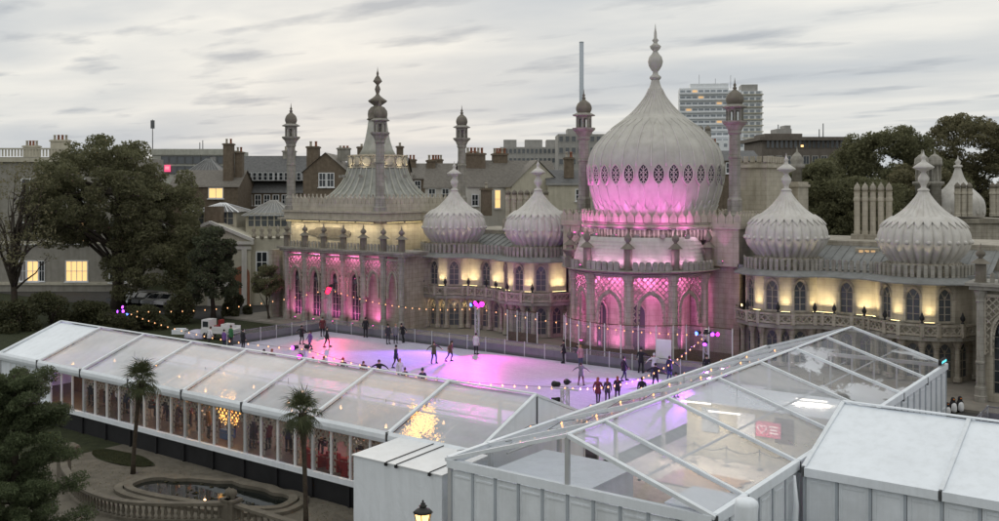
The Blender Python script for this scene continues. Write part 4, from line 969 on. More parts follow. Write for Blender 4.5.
# ------------------------------------------------------------------ opaque white marquee on the right
WM = thing('white_marquee', 'opaque white marquee at the right edge with panelled walls', 'marquee', (-12.15, 35.25, 0))
WE, WR, WH = 3.2, 4.76, 4.7
for i in range(5):
    x = 4.72 * i
    for ya, za, yb, zb in ((-.1, WE, WH, WR), (WH, WR, 2 * WH + .1, WE)):
        slope_panel(x + .08, x + 4.64, ya, za, yb, zb, .09, 18, .02).build('roof_panel', 'pvc', WM)
    g = MB(); g.bar((x + 2.36, 0, WE + .03), (x + 2.36, WH, WR - .06), .05, .012); g.bar((x + .1, WH * .48, (WE + WR) / 2 - .06), (x + 4.6, WH * .48, (WE + WR) / 2 - .06), .05, .012); pass
    g = MB(); g.bar((x, -.05, WE + .05), (x, WH, WR + .05), .15, .1); g.bar((x, WH, WR + .05), (x, 2 * WH + .05, WE + .05), .15, .1); g.build('rafter', 'pvc_grey', WM)
    g = MB(); g.bar((x + .06, -.12, WE - .1), (x + 4.66, -.12, WE - .1), .14, .32); g.build('eave_valance', 'pvc', WM)
    g = MB(); g.box((x, -.13, WE - .1), (.06, .16, .36)); g.build('valance_joint', 'alu_dark', WM)
    for k in range(4): put('wall_panel', rp, WM, (x + .62 + k * 1.18, .0, 0)); put('panel_post', JPM, WM, (x + .02 + k * 1.18, 0, 0))
g = MB(); g.add([(0, 0, 0), (0, 2 * WH, 0), (0, 2 * WH, WE), (0, WH, WR), (0, 0, WE)], [(4, 3, 2, 1, 0)]); g.build('gable_wall', 'pvc', WM)
g = MB(); g.bar((0, WH, WR + .09), (23.6, WH, WR + .09), .2, .05); g.build('ridge_capping', 'pvc', WM)
# ------------------------------------------------------------------ white box annexe
AN = thing('white_annexe', 'plain white flat-topped box annexe between the two clear marquees', 'annexe', (-28.4, 28.1, 0))
g = MB(); g.b2((0, 0, -.35), (4.75, 2.85, 2.6)); g.build('body', 'pvc', AN)
g = MB(); g.add([(-.06, -.06, 2.61), (4.8, -.06, 2.61), (4.8, 2.9, 2.72), (-.06, 2.9, 2.72), (-.06, -.06, 2.57), (4.8, -.06, 2.57), (4.8, 2.9, 2.57), (-.06, 2.9, 2.57)], [(0, 1, 2, 3), (4, 7, 6, 5), (0, 4, 5, 1), (1, 5, 6, 2), (3, 7, 4, 0)]); g.build('roof_sheet', 'paint_white', AN)
for x in (1.9, 2.45, 4.2): g = MB(); g.bar((x, -.08, 2.63), (x, 2.9, 2.75), .03, .03); g.box((x, -.1, 2.55), (.12, .06, .12)); g.build('strap', 'black', AN)
g = MB(); g.b2((.15, .15, -1.04), (4.6, 2.7, -.35)); g.build('plinth', 'black', AN)
# ------------------------------------------------------------------ light masts
def truss(b, h, w=.3, n=8):
    for sx in (-1, 1):
        for sy in (-1, 1): b.bar((sx * w / 2, sy * w / 2, 0), (sx * w / 2, sy * w / 2, h), .05)
    for k in range(n):
        z0, z1 = h * k / n, h * (k + 1) / n; s = 1 if k % 2 else -1
        for y in (-w / 2, w / 2): b.bar((-s * w / 2, y, z0), (s * w / 2, y, z1), .03)
        for x in (-w / 2, w / 2): b.bar((x, -s * w / 2, z0), (x, s * w / 2, z1), .03)
    b.box((0, 0, .04), (.8, .8, .08))
hd = MB(); hd.lathe([(.08, -.2), (.12, -.16), (.13, .05), (.16, .2), (.15, .26)], 12); hd.box((0, 0, 0), (.38, .08, .1)); HDM = hd.mesh('lamp_head', 'black')
LENS = {}
for k in ('red_lamp', 'magenta_lamp', 'purple_lamp', 'blue_lamp', 'tube_light', 'pink_lamp'):
    l_ = MB(); l_.lathe([(0, .30), (.1, .29), (.145, .265)], 12); LENS[k] = l_.mesh('lens', k)
def mast(label, x, y, h, heads, z0=0.):
    T = thing('lighting_mast', label, 'light mast', (x, y, z0), random.uniform(0, .6), 'lighting masts round the ice')
    b = MB(); truss(b, h); b.build('truss', 'alu', T)
    b = MB(); b.bar((-.7, 0, h), (.7, 0, h), .06); b.bar((0, -.5, h), (0, .5, h), .06); b.build('crossbar', 'alu', T)
    for hx, hy, hz, d, lm, e, col, spot, *gob in heads:
        rot = Vector(d).to_track_quat('Z', 'Y').to_euler()
        o = put('lamp_head', HDM, T, (hx, hy, h + hz), rot=rot, scale=1.5 if e in (160, 150) else None); put('lens', LENS[lm], o)
        if e:
            L_ = lamp('beam', 'SPOT', o, (0, 0, .33), e, col, .08, (pi, 0, 0), radians(spot), .5)
            if gob:
                L_.data.use_nodes = True; t = L_.data.node_tree; em = t.nodes['Emission']
                tcn = t.nodes.new('ShaderNodeTexCoord'); v = nd(t, 'ShaderNodeTexVoronoi', Scale=gob[0], _feature='DISTANCE_TO_EDGE'); lk(t, tcn.outputs['Normal'], v.inputs['Vector'])
                lk(t, math_(t, 'MULTIPLY', math_(t, 'GREATER_THAN', v.outputs['Distance'], .16), 1.0), em.inputs[1])
def dirto(x, y, h, tx, ty, tz=0): return (tx - x, ty - y, tz - h)
M2 = (-68.3, 64.3); M3 = (-50.6, 64.8); M4 = (-29.6, 64.9); M1 = (-84., 52.6)
p = on(565, 383, 4.0); M5 = (p.x, p.y); p = on(302, 347, 3.4); M6 = (p.x, p.y)
mast('tall truss mast with a glowing red lamp by the left hall', *M2, 3.9, [(.1, -.3, .25, dirto(*M2, 4, -60, 52), 'red_lamp', 3000, (1, .06, .2), 60), (-.1, .3, .3, (0, 1, .12), 'pink_lamp', 120, (1, .1, .4), 100), (-.05, -.3, -.15, (.7, -.7, .05), 'red_lamp', 160, (1, .05, .2), 120), (.2, -.25, .1, (.7, -.7, .08), 'red_lamp', 0, None, 0)])
mast('truss mast with a bright magenta lamp before the palace wing', *M3, 3.55, [(0, -.3, .25, dirto(*M3, 4, -43, 46), 'magenta_lamp', 5000, (1, .04, .62), 85), (.35, -.2, .2, (.5, -.75, .1), 'magenta_lamp', 150, (1, .06, .85), 130), (.1, -.25, .05, (.5, -.7, .1), 'magenta_lamp', 0, None, 0), (-.2, -.25, .3, (.5, -.7, .1), 'magenta_lamp', 0, None, 0), (-.1, .3, .25, (0, 1, .2), 'magenta_lamp', 260, (1, .1, .85), 80), (-.3, -.25, .2, dirto(*M3, 4, -60, 47), 'blue_lamp', 9000, (.36, .10, 1), 88)])
mast('truss mast with blue and purple lamps at the right end of the gallery', *M4, 2.95, [(-.45, -.3, .2, dirto(*M4, 3, -40, 46), 'blue_lamp', 8000, (.5, .12, 1), 84), (.45, -.3, .2, (.5, -1, -.2), 'purple_lamp', 300, (.6, .15, 1), 50), (.75, -.2, .15, (.8, -1, 0), 'magenta_lamp', 0, None, 0), (0, .3, .1, (0, .5, 1), 'tube_light', 0, None, 0), (0, -.2, -.5, (0, -1, -.5), 'purple_lamp', 0, None, 0)])
mast('thin mast with purple lamps among the dark shrubs left of the rink', *M1, 1.6, [(-.45, -.3, .2, (-.3, -1, .1), 'purple_lamp', 60, (.5, .15, 1), 80), (.2, -.3, .3, (.3, -1, 0), 'purple_lamp', 0, None, 0), (.5, -.2, 0, (.6, -1, -.1), 'blue_lamp', 0, None, 0), (-.3, .1, .55, (0, -1, .3), 'purple_lamp', 0, None, 0)])
mast('truss mast of black lamp heads standing near the white marquee gable', *M5, 3.7, [(-.35, -.2, .25, dirto(*M5, 4, -52, 54), 'tube_light', 900, (1, .85, .7), 24, 14), (-.5, .1, -.6, (-1, -.6, -.2), 'purple_lamp', 120, (.5, .15, 1), 60), (0, .3, .3, dirto(*M5, 4, -38, 58), 'blue_lamp', 3200, (.5, .14, 1), 110)])
mast('short mast with purple lamps rising behind the long marquee', *M6, 3.2, [(-.35, -.2, .2, (-.4, -1, 0), 'purple_lamp', 50, (.5, .15, 1), 60), (.3, .2, .2, dirto(*M6, 3.4, -63.5, 58.5), 'tube_light', 900, (1, .7, .45), 34, 10), (0, -.3, -.3, (.2, -1, -.1), 'magenta_lamp', 0, None, 0)])
# ------------------------------------------------------------------ festoon strings of warm bulbs
bm_ = MB(); bm_.lathe([(0, -.10), (.03, -.085), (.047, -.045), (.03, 0), (.02, .03)], 8); BULB = bm_.mesh('bulb', 'bulb')
def festoon(label, P_, n, sag):
    T = thing('festoon_string', label, 'string lights', P_[0], 0, 'festoon strings'); o = Vector(P_[0]); pts = []
    S_ = [Vector(p) for p in P_]; per = max(2, n // (len(S_) - 1))
    for a, c in zip(S_, S_[1:]):
        for k in range(per): t = k / per; pts.append(a.lerp(c, t) - Vector((0, 0, sag * 4 * t * (1 - t))) - o)
    pts.append(S_[-1] - o)
    b = MB(); b.tube(pts, .012, 4); b.build('cable', 'black', T)
    for p in pts[1:]: put('bulb', BULB, T, p - Vector((0, 0, .03)))
festoon('festoon of warm bulbs from the purple mast to the red lamp mast', [(*M1, 1.9), (*M2, 4.0)], 18, .75)
festoon('festoon of warm bulbs between the red lamp mast and the magenta lamp mast', [(*M2, 4.0), (*M3, 3.4)], 22, .75)
festoon('festoon of warm bulbs from the magenta mast across the pink gallery', [(*M3, 3.4), (-38.6, 65.0, 2.75), (*M4, 3.0)], 24, .12)
festoon('festoon of warm bulbs swooping over the ice to the black lamp mast', [(*M4, 3.0), (*M5, 3.8)], 26, 1.15)
festoon('festoon of warm bulbs along the ice edge behind the long marquee', [(*M5, 3.8), (*M6, 3.3)], 26, .55)
festoon('festoon of warm bulbs dipping from the purple mast towards the marquee ridge', [(*M1, 1.8), (*M6, 3.3)], 22, .6)
for k, (x, z) in enumerate(((-23.6, 3.35), (-22.0, 3.75), (-20.3, 4.3))):
    festoon(['outer', 'middle', 'inner'][k] + ' string of warm bulbs along the rink side slope of the clear marquee', [(x, RY0 + 1 + k, z)] + [(x, RY0 + 6 + j * 5, z) for j in range(5)], 24, .18)
# ------------------------------------------------------------------ inside the marquees: trees of lights, tables, stools, cabins
def led_tree(label, x, y, h, w, n):
    T = thing('light_tree', label, 'light tree', (x, y, .02), 0, 'trees of golden lights')
    g = MB(); g.tube([(0, 0, .3), (.02, 0, h * .4), (-.03, .02, h * .7)], [.06, .05, .02], 6)
    rnd = random.Random(n); tips = []
    for k in range(26):
        a = rnd.uniform(0, 6.28); r = w * rnd.uniform(.4, 1); z = h * rnd.uniform(.35, 1); q = (r * cos(a) * (1.25 - z / h * .7), r * sin(a) * (1.25 - z / h * .7), z)
        m_ = (q[0] * .4, q[1] * .4, h * .3 + z * .35); g.tube([(0, 0, h * .3), m_, q], [.03, .02, .008], 4); tips += [m_, q]
    g.build('branches', 'wood_brown', T)
    l_ = MB()
    for k in range(n):
        i = rnd.randrange(len(tips) // 2); t = rnd.random(); p_, q_ = Vector(tips[2 * i]), Vector(tips[2 * i + 1]); c = p_.lerp(q_, t) + Vector((rnd.gauss(0, .12), rnd.gauss(0, .12), rnd.gauss(0, .12)))
        s_ = rnd.uniform(.025, .045); u = Vector((rnd.gauss(0, 1), rnd.gauss(0, 1), rnd.gauss(0, 1))).normalized(); v = u.orthogonal().normalized()
        l_.add([c + u * s_, c + v * s_, c - u * s_, c - v * s_], [(0, 1, 2, 3)])
    l_.build('leaf_lights', 'led_gold', T, kind='stuff')
    g = MB(); g.box((0, 0, .25), (.6, .6, .5)); g.build('planter', 'blue_paint', T)
    lamp('glow', 'POINT', T, (0, 0, h * .7), 90, (1, .58, .2), .4)
led_tree('tree of golden lights in a blue planter by the marquee front wall', -43.0, 33.0, 2.55, .95, 1500)
led_tree('tree of golden lights glowing under the clear roof near the white annexe', -31.2, 35.6, 3.1, 1.35, 2300)
tb = MB(); tb.lathe([(.3, 0), (.3, .03), (.04, .05), (.035, 1.0), (.32, 1.02), (.32, 1.06), (0, 1.06)], 12); TBM = tb.mesh('poseur_table', 'wood_brown')
st = MB(); st.lathe([(.17, .7), (.18, .74), (0, .75)], 10)
for k in range(4): a = pi / 4 + k * pi / 2; st.bar((.1 * cos(a), .1 * sin(a), .71), (.19 * cos(a), .19 * sin(a), 0), .03)
for k in range(4): a = pi / 4 + k * pi / 2; c = a + pi / 2; st.bar((.16 * cos(a), .16 * sin(a), .25), (.16 * cos(c), .16 * sin(c), .25), .02)
STM = st.mesh('bar_stool', 'wood_brown'); ti = 0
SPOTS = [(-55.6, 33.3), (-52.9, 33.0), (-49.8, 33.4), (-47.2, 33.1), (-44.9, 33.5), (-40.8, 33.2), (-38.4, 33.4), (-36.0, 33.1), (-33.6, 34.2), (-50.5, 36.4), (-46, 36.6), (-41, 36.3), (-36.6, 36.6)]
for k, (x, y) in enumerate(SPOTS):
    o = put('poseur_table', TBM, None, (x, y, .02)); tag(o, 'round brown poseur table standing inside the long marquee', 'table', 'poseur tables in the long marquee')
    for j in range(3):
        a = k + j * 2.1; o = put('bar_stool', STM, None, (x + .62 * cos(a), y + .62 * sin(a), .02), a); tag(o, 'wooden bar stool drawn up to a poseur table in the long marquee', 'stool', 'bar stools in the long marquee')
for k, (x, y, m_) in enumerate(((-35.2, 32.2, 'red_cloth'), (-33.9, 32.5, 'red_cloth'), (-32.6, 32.2, 'red_cloth'))):
    g = MB(); g.box((0, 0, .25), (.85, .8, .5)); g.box((0, .32, .62), (.85, .18, .5)); 
    for sx in (-1, 1): g.box((sx * .4, 0, .4), (.12, .8, .4))
    o = g.build('armchair', m_, None, (x, y, .02), pi + .3 * (k - 1)); tag(o, ['red armchair by the marquee wall, farthest from the white annexe', 'middle of three red armchairs by the marquee wall', 'red armchair by the marquee wall next to the white annexe'][k], 'armchair', 'red armchairs in the marquee')
bl = MB(); bl.lathe([(0, -.07), (.05, -.05), (.07, 0), (.05, .05), (.02, .14)], 10); PEN = bl.mesh('pendant_lamp', 'bulb_dim')
for k in range(14):
    x = -59 + k * 2.3; y = 33.2 + (k % 3) * 1.5; o = put('pendant_lamp', PEN, None, (x, y, 2.3 + .2 * (k % 2))); tag(o, 'small warm pendant lamp hanging under the clear roof of the long marquee', 'lamp', 'pendant lamps in the long marquee')
    c_ = MB(); c_.tube([(0, 0, .14), (0, 0, 1.3)], .008, 4); c_.build('flex', 'black', o)
    if k % 2 == 0: lamp('glow', 'POINT', o, (0, 0, -.25), 60, (1, .54, .24), .12)
# bar counter in the left bays
g = MB(); g.b2((-61.5, 34.6, 0), (-55.5, 35.3, 1.1)); g.b2((-61.7, 34.5, 1.1), (-55.4, 35.4, 1.16)); o = g.build('bar_counter', 'wood_brown'); tag(o, 'long brown bar counter in the left bays of the long marquee', 'counter')
# ticket cabins and hire shop in the cross marquee
def cabin(label, lo, hi, mat='pvc', top='pvc'):
    T = thing('cabin', label, 'cabin', (lo[0], lo[1], .02)); w, d, h = hi[0] - lo[0], hi[1] - lo[1], hi[2]
    g = MB(); g.b2((0, 0, 0), (w, d, h)); g.build('wall', mat, T); g = MB(); g.b2((-.08, -.08, h), (w + .08, d + .08, h + .06)); g.build('roof', top, T); return T
cabin('white flat-roofed cabin behind the left half of the glazed gable', (-22.6, 29.0, 0), (-18.4, 33.6, 2.45))
cabin('small white box cabin beside the gable post', (-17.2, 28.6, 0), (-15.0, 30.8, 2.2))
cabin('white flat-roofed cabin in the near right corner of the clear marquee', (-15.6, 31.0, 0), (-13.0, 33.2, 2.3))
hs = cabin('long cream skate hire counter building with a pink sign under the clear roof', (-21.6, 45.1, 0), (-13.6, 49.5, 2.75), 'render_cream')
for k in range(3):
    g = MB(); g.box((1.3 + k * 1.9, -.03, 1.9), (.9, .05, 1.2)); g.build('hatch', ('block_dark', 'paint_white', 'wood_brown')[k], hs)
sg_ = thing('heart_sign', 'pink panel sign with a white heart on the skate hire building', 'sign', (-17.25, 44.98, 1.9))
g = MB(); g.box((0, 0, .0), (1.25, .05, .75)); g.build('board', 'pink_sign', sg_)
g = MB(); hp = []
for k in range(24):
    t = 2 * pi * k / 24; hp.append((-.3 + .014 * 16 * sin(t) ** 3, .02 + .014 * (13 * cos(t) - 5 * cos(2 * t) - 2 * cos(3 * t) - cos(4 * t))))
for u, v in zip(hp, hp[1:] + hp[:1]): g.bar((u[0], -.035, u[1]), (v[0], -.035, v[1]), .06, .02)
g.build('heart', 'white_print', sg_)
g = MB()
for j in range(3): g.box((.28, -.03, .16 - j * .15), (.42 - .08 * (j % 2), .01, .06))
g.build('lettering', 'white_print', sg_)
for k, (x, y) in enumerate(((-20.4, 43.6), (-18.4, 42.4), (-16.0, 47.5))):
    g = MB(); g.box((0, 0, 0), (1.5, .09, .06)); o = g.build('tube_light', 'tube_light', None, (x, y, 3.05), .15); tag(o, 'white tube light hanging under the clear roof of the cross marquee', 'light', 'tube lights in the cross marquee')
    c_ = MB(); c_.bar((-.6, 0, 0), (-.6, 0, 1.2), .02); c_.bar((.6, 0, 0), (.6, 0, 1.2), .02); c_.build('hanger', 'alu_dark', o)
    lamp('glow', 'AREA', o, (0, 0, -.1), 90, (1, .86, .7), 1.4, sy=.1)
RB = thing('rope_barrier', 'row of chrome posts with slack rope before the skate hire building', 'rope barrier', (-22.2, 43.6, .02), radians(10))
for k in range(5):
    g = MB(); g.lathe([(.16, 0), (.16, .03), (.025, .05), (.025, .95), (.05, .98), (0, 1.02)], 8); g.build('post', 'alu_dark', RB, (k * 1.6, 0, 0))
    if k < 4: g = MB(); g.tube([(k * 1.6 + 1.6 * t, 0, .92 - .9 * t * (1 - t)) for t in [i / 8 for i in range(9)]], .018, 5); g.build('rope', 'black', RB)
for k in range(9):
    g = MB(); g.box((0, 0, .03), (3.4, .26, .05)); o = g.build('floor_board', 'wood_orange', RM, (-19.0 - RXC + .1 * (k % 3), 40.0 + k * .28 - RY0, .02))
# ------------------------------------------------------------------ people
def pose_mesh(name, P_):
    """one continuous skinned body; P_ overrides joint positions (facing -y, standing on z=0)"""
    J = dict(pelvis=(0, 0, .96), spine=(0, .005, 1.15), chest=(0, 0, 1.36), neck=(0, 0, 1.50), head=(0, -.02, 1.60), crown=(0, -.01, 1.70),
             shL=(.185, .01, 1.41), elL=(.25, .02, 1.14), wrL=(.27, -.05, .90), shR=(-.185, .01, 1.41), elR=(-.25, .02, 1.14), wrR=(-.27, -.05, .90),
             hipL=(.10, 0, .90), knL=(.12, -.03, .50), anL=(.12, .02, .11), toL=(.13, -.15, .06), hipR=(-.10, 0, .90), knR=(-.12, -.03, .50), anR=(-.12, .02, .11), toR=(-.13, -.15, .06))
    J.update(P_)
    rad = dict(pelvis=(.155, .12), spine=(.145, .115), chest=(.175, .125), neck=(.055, .06), head=(.078, .092), crown=(.055, .06), shL=(.075, .075), elL=(.055, .055), wrL=(.034, .034), shR=(.075, .075), elR=(.055, .055), wrR=(.034, .034),
               hipL=(.105, .105), knL=(.065, .065), anL=(.05, .05), toL=(.042, .04), hipR=(.105, .105), knR=(.065, .065), anR=(.05, .05), toR=(.042, .04))
    E_ = [('pelvis', 'spine'), ('spine', 'chest'), ('chest', 'neck'), ('neck', 'head'), ('head', 'crown')]
    for s in 'LR': E_ += [('chest', 'sh' + s), ('sh' + s, 'el' + s), ('el' + s, 'wr' + s), ('pelvis', 'hip' + s), ('hip' + s, 'kn' + s), ('kn' + s, 'an' + s), ('an' + s, 'to' + s)]
    zone = {('pelvis', 'spine'): 0, ('spine', 'chest'): 0, ('chest', 'neck'): 0, ('neck', 'head'): 2, ('head', 'crown'): 2}
    for e in E_:
        if e not in zone: zone[e] = 0 if e[0][:2] in ('ch', 'sh', 'el') else (1 if e[0][:2] in ('pe', 'hi', 'kn') else 3)
    for s, sg in (('L', 1), ('R', -1)):           # palm, four fingers of unequal length, thumb from the side of the palm
        d = (Vector(J['wr' + s]) - Vector(J['el' + s])).normalized(); side = d.cross(Vector((sg, 0, .2))).normalized()
        pm = Vector(J['wr' + s]) + d * .07; J['pm' + s] = tuple(pm); rad['pm' + s] = (.034, .02); E_.append(('wr' + s, 'pm' + s)); zone[E_[-1]] = 2
        curl = Vector((0, -.4, 0))
        for k, ln_ in enumerate((.062, .072, .068, .052)):
            r0 = pm + side * (k - 1.5) * .021 + d * .02; m_ = r0 + d * ln_ * .55; t_ = m_ + (d + curl).normalized() * ln_ * .5
            for nme, q, rr in ((f'f{k}a{s}', m_, .009), (f'f{k}b{s}', t_, .008)): J[nme] = tuple(q); rad[nme] = (rr, rr)
            E_ += [('pm' + s, f'f{k}a{s}'), (f'f{k}a{s}', f'f{k}b{s}')]; zone[E_[-1]] = zone[E_[-2]] = 2
        th = pm - d * .03 - side * .045; J['th' + s] = tuple(th); J['ti' + s] = tuple(th - side * .012 + d * .035); rad['th' + s] = (.010, .010); rad['ti' + s] = (.009, .009)
        E_ += [('wr' + s, 'th' + s), ('th' + s, 'ti' + s)]; zone[E_[-1]] = zone[E_[-2]] = 2
    names = list(J); idx = {n: i for i, n in enumerate(names)}
    me = bpy.data.meshes.new('tmp'); me.from_pydata([J[n] for n in names], [(idx[a], idx[c]) for a, c in E_], [])
    o = bpy.data.objects.new('tmp', me); C.objects.link(o)
    o.modifiers.new('s', 'SKIN'); sv = me.skin_vertices[0].data
    for n in names: sv[idx[n]].radius = rad[n]; sv[idx[n]].use_root = n == 'pelvis'
    sub = o.modifiers.new('d', 'SUBSURF'); sub.levels = sub.render_levels = 1
    dg = bpy.context.evaluated_depsgraph_get(); out = bpy.data.meshes.new_from_object(o.evaluated_get(dg))
    bpy.data.objects.remove(o); out.name = name
    out.materials.clear()
    for k in ('c_black', 'c_navy', 'c_skin', 'c_black'): out.materials.append(MAT[k])
    segs_ = [(Vector(J[a]), Vector(J[c]), zone[(a, c)]) for a, c in E_ if not a.startswith('f')]
    for p in out.polygons:
        c = p.center; best = 9
        for a, q, z in segs_:
            d = q - a; t = max(0, min(1, (c - a).dot(d) / max(1e-9, d.dot(d)))); e = (c - a - d * t).length
            if e < best: best = e; zb = z
        p.material_index = zb; p.use_smooth = True
    return out, J
POSES = {}
POSES['stand'] = pose_mesh('body', {})
POSES['glide'] = pose_mesh('body', dict(chest=(0, -.10, 1.34), spine=(0, -.04, 1.14), neck=(0, -.15, 1.47), head=(0, -.19, 1.57), crown=(0, -.19, 1.67), shL=(.185, -.09, 1.39), shR=(-.185, -.09, 1.39), elL=(.36, .02, 1.2), wrL=(.50, -.02, 1.02), elR=(-.36, .02, 1.2), wrR=(-.50, -.02, 1.02), knL=(.14, -.16, .52), anL=(.16, .0, .12), toL=(.18, -.16, .06), knR=(-.14, .10, .50), anR=(-.22, .33, .18), toR=(-.26, .20, .08)))
POSES['arms'] = pose_mesh('body', dict(elL=(.44, .02, 1.30), wrL=(.64, -.05, 1.12), elR=(-.44, .02, 1.30), wrR=(-.64, -.05, 1.12), knL=(.16, -.08, .51), anL=(.20, .03, .11), toL=(.23, -.13, .06), knR=(-.16, -.06, .51), anR=(-.21, .05, .11), toR=(-.24, -.11, .06)))
POSES['walk'] = pose_mesh('body', dict(knL=(.11, -.16, .52), anL=(.11, -.18, .11), toL=(.11, -.35, .06), knR=(-.11, .06, .50), anR=(-.11, .26, .14), toR=(-.12, .12, .06), elL=(.27, .12, 1.16), wrL=(.27, .05, .93), elR=(-.27, -.08, 1.16), wrR=(-.25, -.22, .97)))
POSES['reach'] = pose_mesh('body', dict(elR=(-.42, -.12, 1.28), wrR=(-.64, -.22, 1.16), elL=(.30, -.04, 1.16), wrL=(.36, -.16, .97), chest=(-.02, -.06, 1.35), knL=(.14, -.05, .5), anL=(.17, .04, .11), toL=(.19, -.12, .06)))
POSES['sit'] = pose_mesh('body', dict(pelvis=(0, .02, .86), hipL=(.10, -.02, .84), hipR=(-.10, -.02, .84), knL=(.13, -.40, .80), knR=(-.13, -.40, .80), anL=(.13, -.36, .38), anR=(-.13, -.36, .38), toL=(.13, -.50, .34), toR=(-.13, -.50, .34), spine=(0, .02, 1.04), chest=(0, -.02, 1.24), neck=(0, -.05, 1.38), head=(0, -.08, 1.48), crown=(0, -.08, 1.58), shL=(.185, -.01, 1.29), shR=(-.185, -.01, 1.29), elL=(.26, -.14, 1.06), wrL=(.16, -.36, 1.08), elR=(-.26, -.14, 1.06), wrR=(-.16, -.36, 1.08)))
HAIR = {}
for k in ('hair_dark', 'hair_brown', 'hair_fair', 'hair_red'):
    for long in (0, 1):
        b = MB(); b.lathe([(.086, -.03), (.096, .02), (.093, .07), (.07, .115), (.03, .135), (0, .14)], 12, (0, .012, 0))
        if long: b.tube([(0, .05, .06), (0, .085, -.02), (0, .10, -.15), (0, .10, -.27)], [.07, .085, .085, .05], 8)
        else: b.tube([(0, .04, .04), (0, .065, -.05)], [.06, .045], 8)
        HAIR[k, long] = b.mesh('hair', 'c_' + k)
HATS = {}
for k in ('black', 'red', 'grey', 'navy', 'white', 'maroon'):
    b = MB(); b.lathe([(.10, -.01), (.106, .01), (.104, .05), (.10, .06), (.085, .12), (.04, .155), (.02, .16), (.03, .19), (0, .205)], 12, (0, .008, 0)); HATS[k] = b.mesh('woolly_hat', 'c_' + k)
COATS = {}
for k in CL:
    if k.startswith('hair') or k == 'skin': continue
    b = MB(); b.lathe([(.215, .74), (.205, .86), (.188, .98), (.176, 1.10), (.17, 1.12)], 14, smooth=True, mod=lambda a, z: (.80 + .2 * abs(cos(a))) * (1 + .03 * sin(5 * a))); COATS[k] = b.mesh('coat_skirt', 'c_' + k)
sk_ = MB(); sk_.box((0, -.03, .052), (.085, .27, .045)); sk_.box((0, -.03, .018), (.012, .31, .034)); SKATE = sk_.mesh('ice_skate', ['black'])
FACE = MB(); FACE.lathe([(0, -.012), (.012, -.008), (.015, .004), (.006, .02), (0, .024)], 6, (0, -.112, .0))
for sx in (-1, 1): FACE.lathe([(0, -.02), (.012, -.012), (.014, .006), (0, .022)], 6, (sx * .088, .0, .0))
FACE.add([(-.022, -.103, -.042), (.022, -.103, -.042), (.018, -.101, -.052), (-.018, -.101, -.052)], [(0, 1, 2, 3)], 1)
for sx in (-1, 1): FACE.add([(sx * .034 + .012, -.1, .018), (sx * .034 + .012, -.1, .028), (sx * .034 - .012, -.1, .028), (sx * .034 - .012, -.1, .018)], [(0, 1, 2, 3)], 2)
FACEM = FACE.mesh('face', ['c_skin', 'c_maroon', 'c_black'])
def person(label, x, y, pose='stand', top='black', legs='navy', face=0., h=1.72, hair='hair_dark', long=0, hat=None, coat=True, skates=True, z=.025, group='skaters on the ice'):
    me, J = POSES[pose]; s = h / 1.74
    o = put('person', me, None, (x, y, z), face, scale=s); tag(o, label, 'person', group)
    for i, k in enumerate((top, legs, 'skin', 'black')):
        o.material_slots[i].link = 'OBJECT'; o.material_slots[i].material = MAT['c_' + k]
    hd_ = Vector(J['head']) + Vector((0, .01, .035)); put('face', FACEM, o, hd_)
    if hat: put('woolly_hat', HATS[hat], o, hd_ + Vector((0, 0, .015)))
    if not hat or long: put('hair', HAIR[hair, long], o, hd_)
    if coat and pose != 'sit': put('coat_skirt', COATS[top], o, (J['spine'][0] * .5, J['spine'][1] * .5, 0))
    if skates:
        for s_ in 'LR':
            a, t = Vector(J['an' + s_]), Vector(J['to' + s_]); d = t - a; put('ice_skate', SKATE, o, ((a.x + t.x) / 2, (a.y + t.y) / 2 + .02, min(a.z, t.z) - .065), atan2(d.y, d.x) + pi / 2)
F0 = YAW
def g_(px, py): v = on(px, py, .02); return v.x, v.y
def h_(px, py, hh=1.7): v = on(px, py, hh); return v.x, v.y
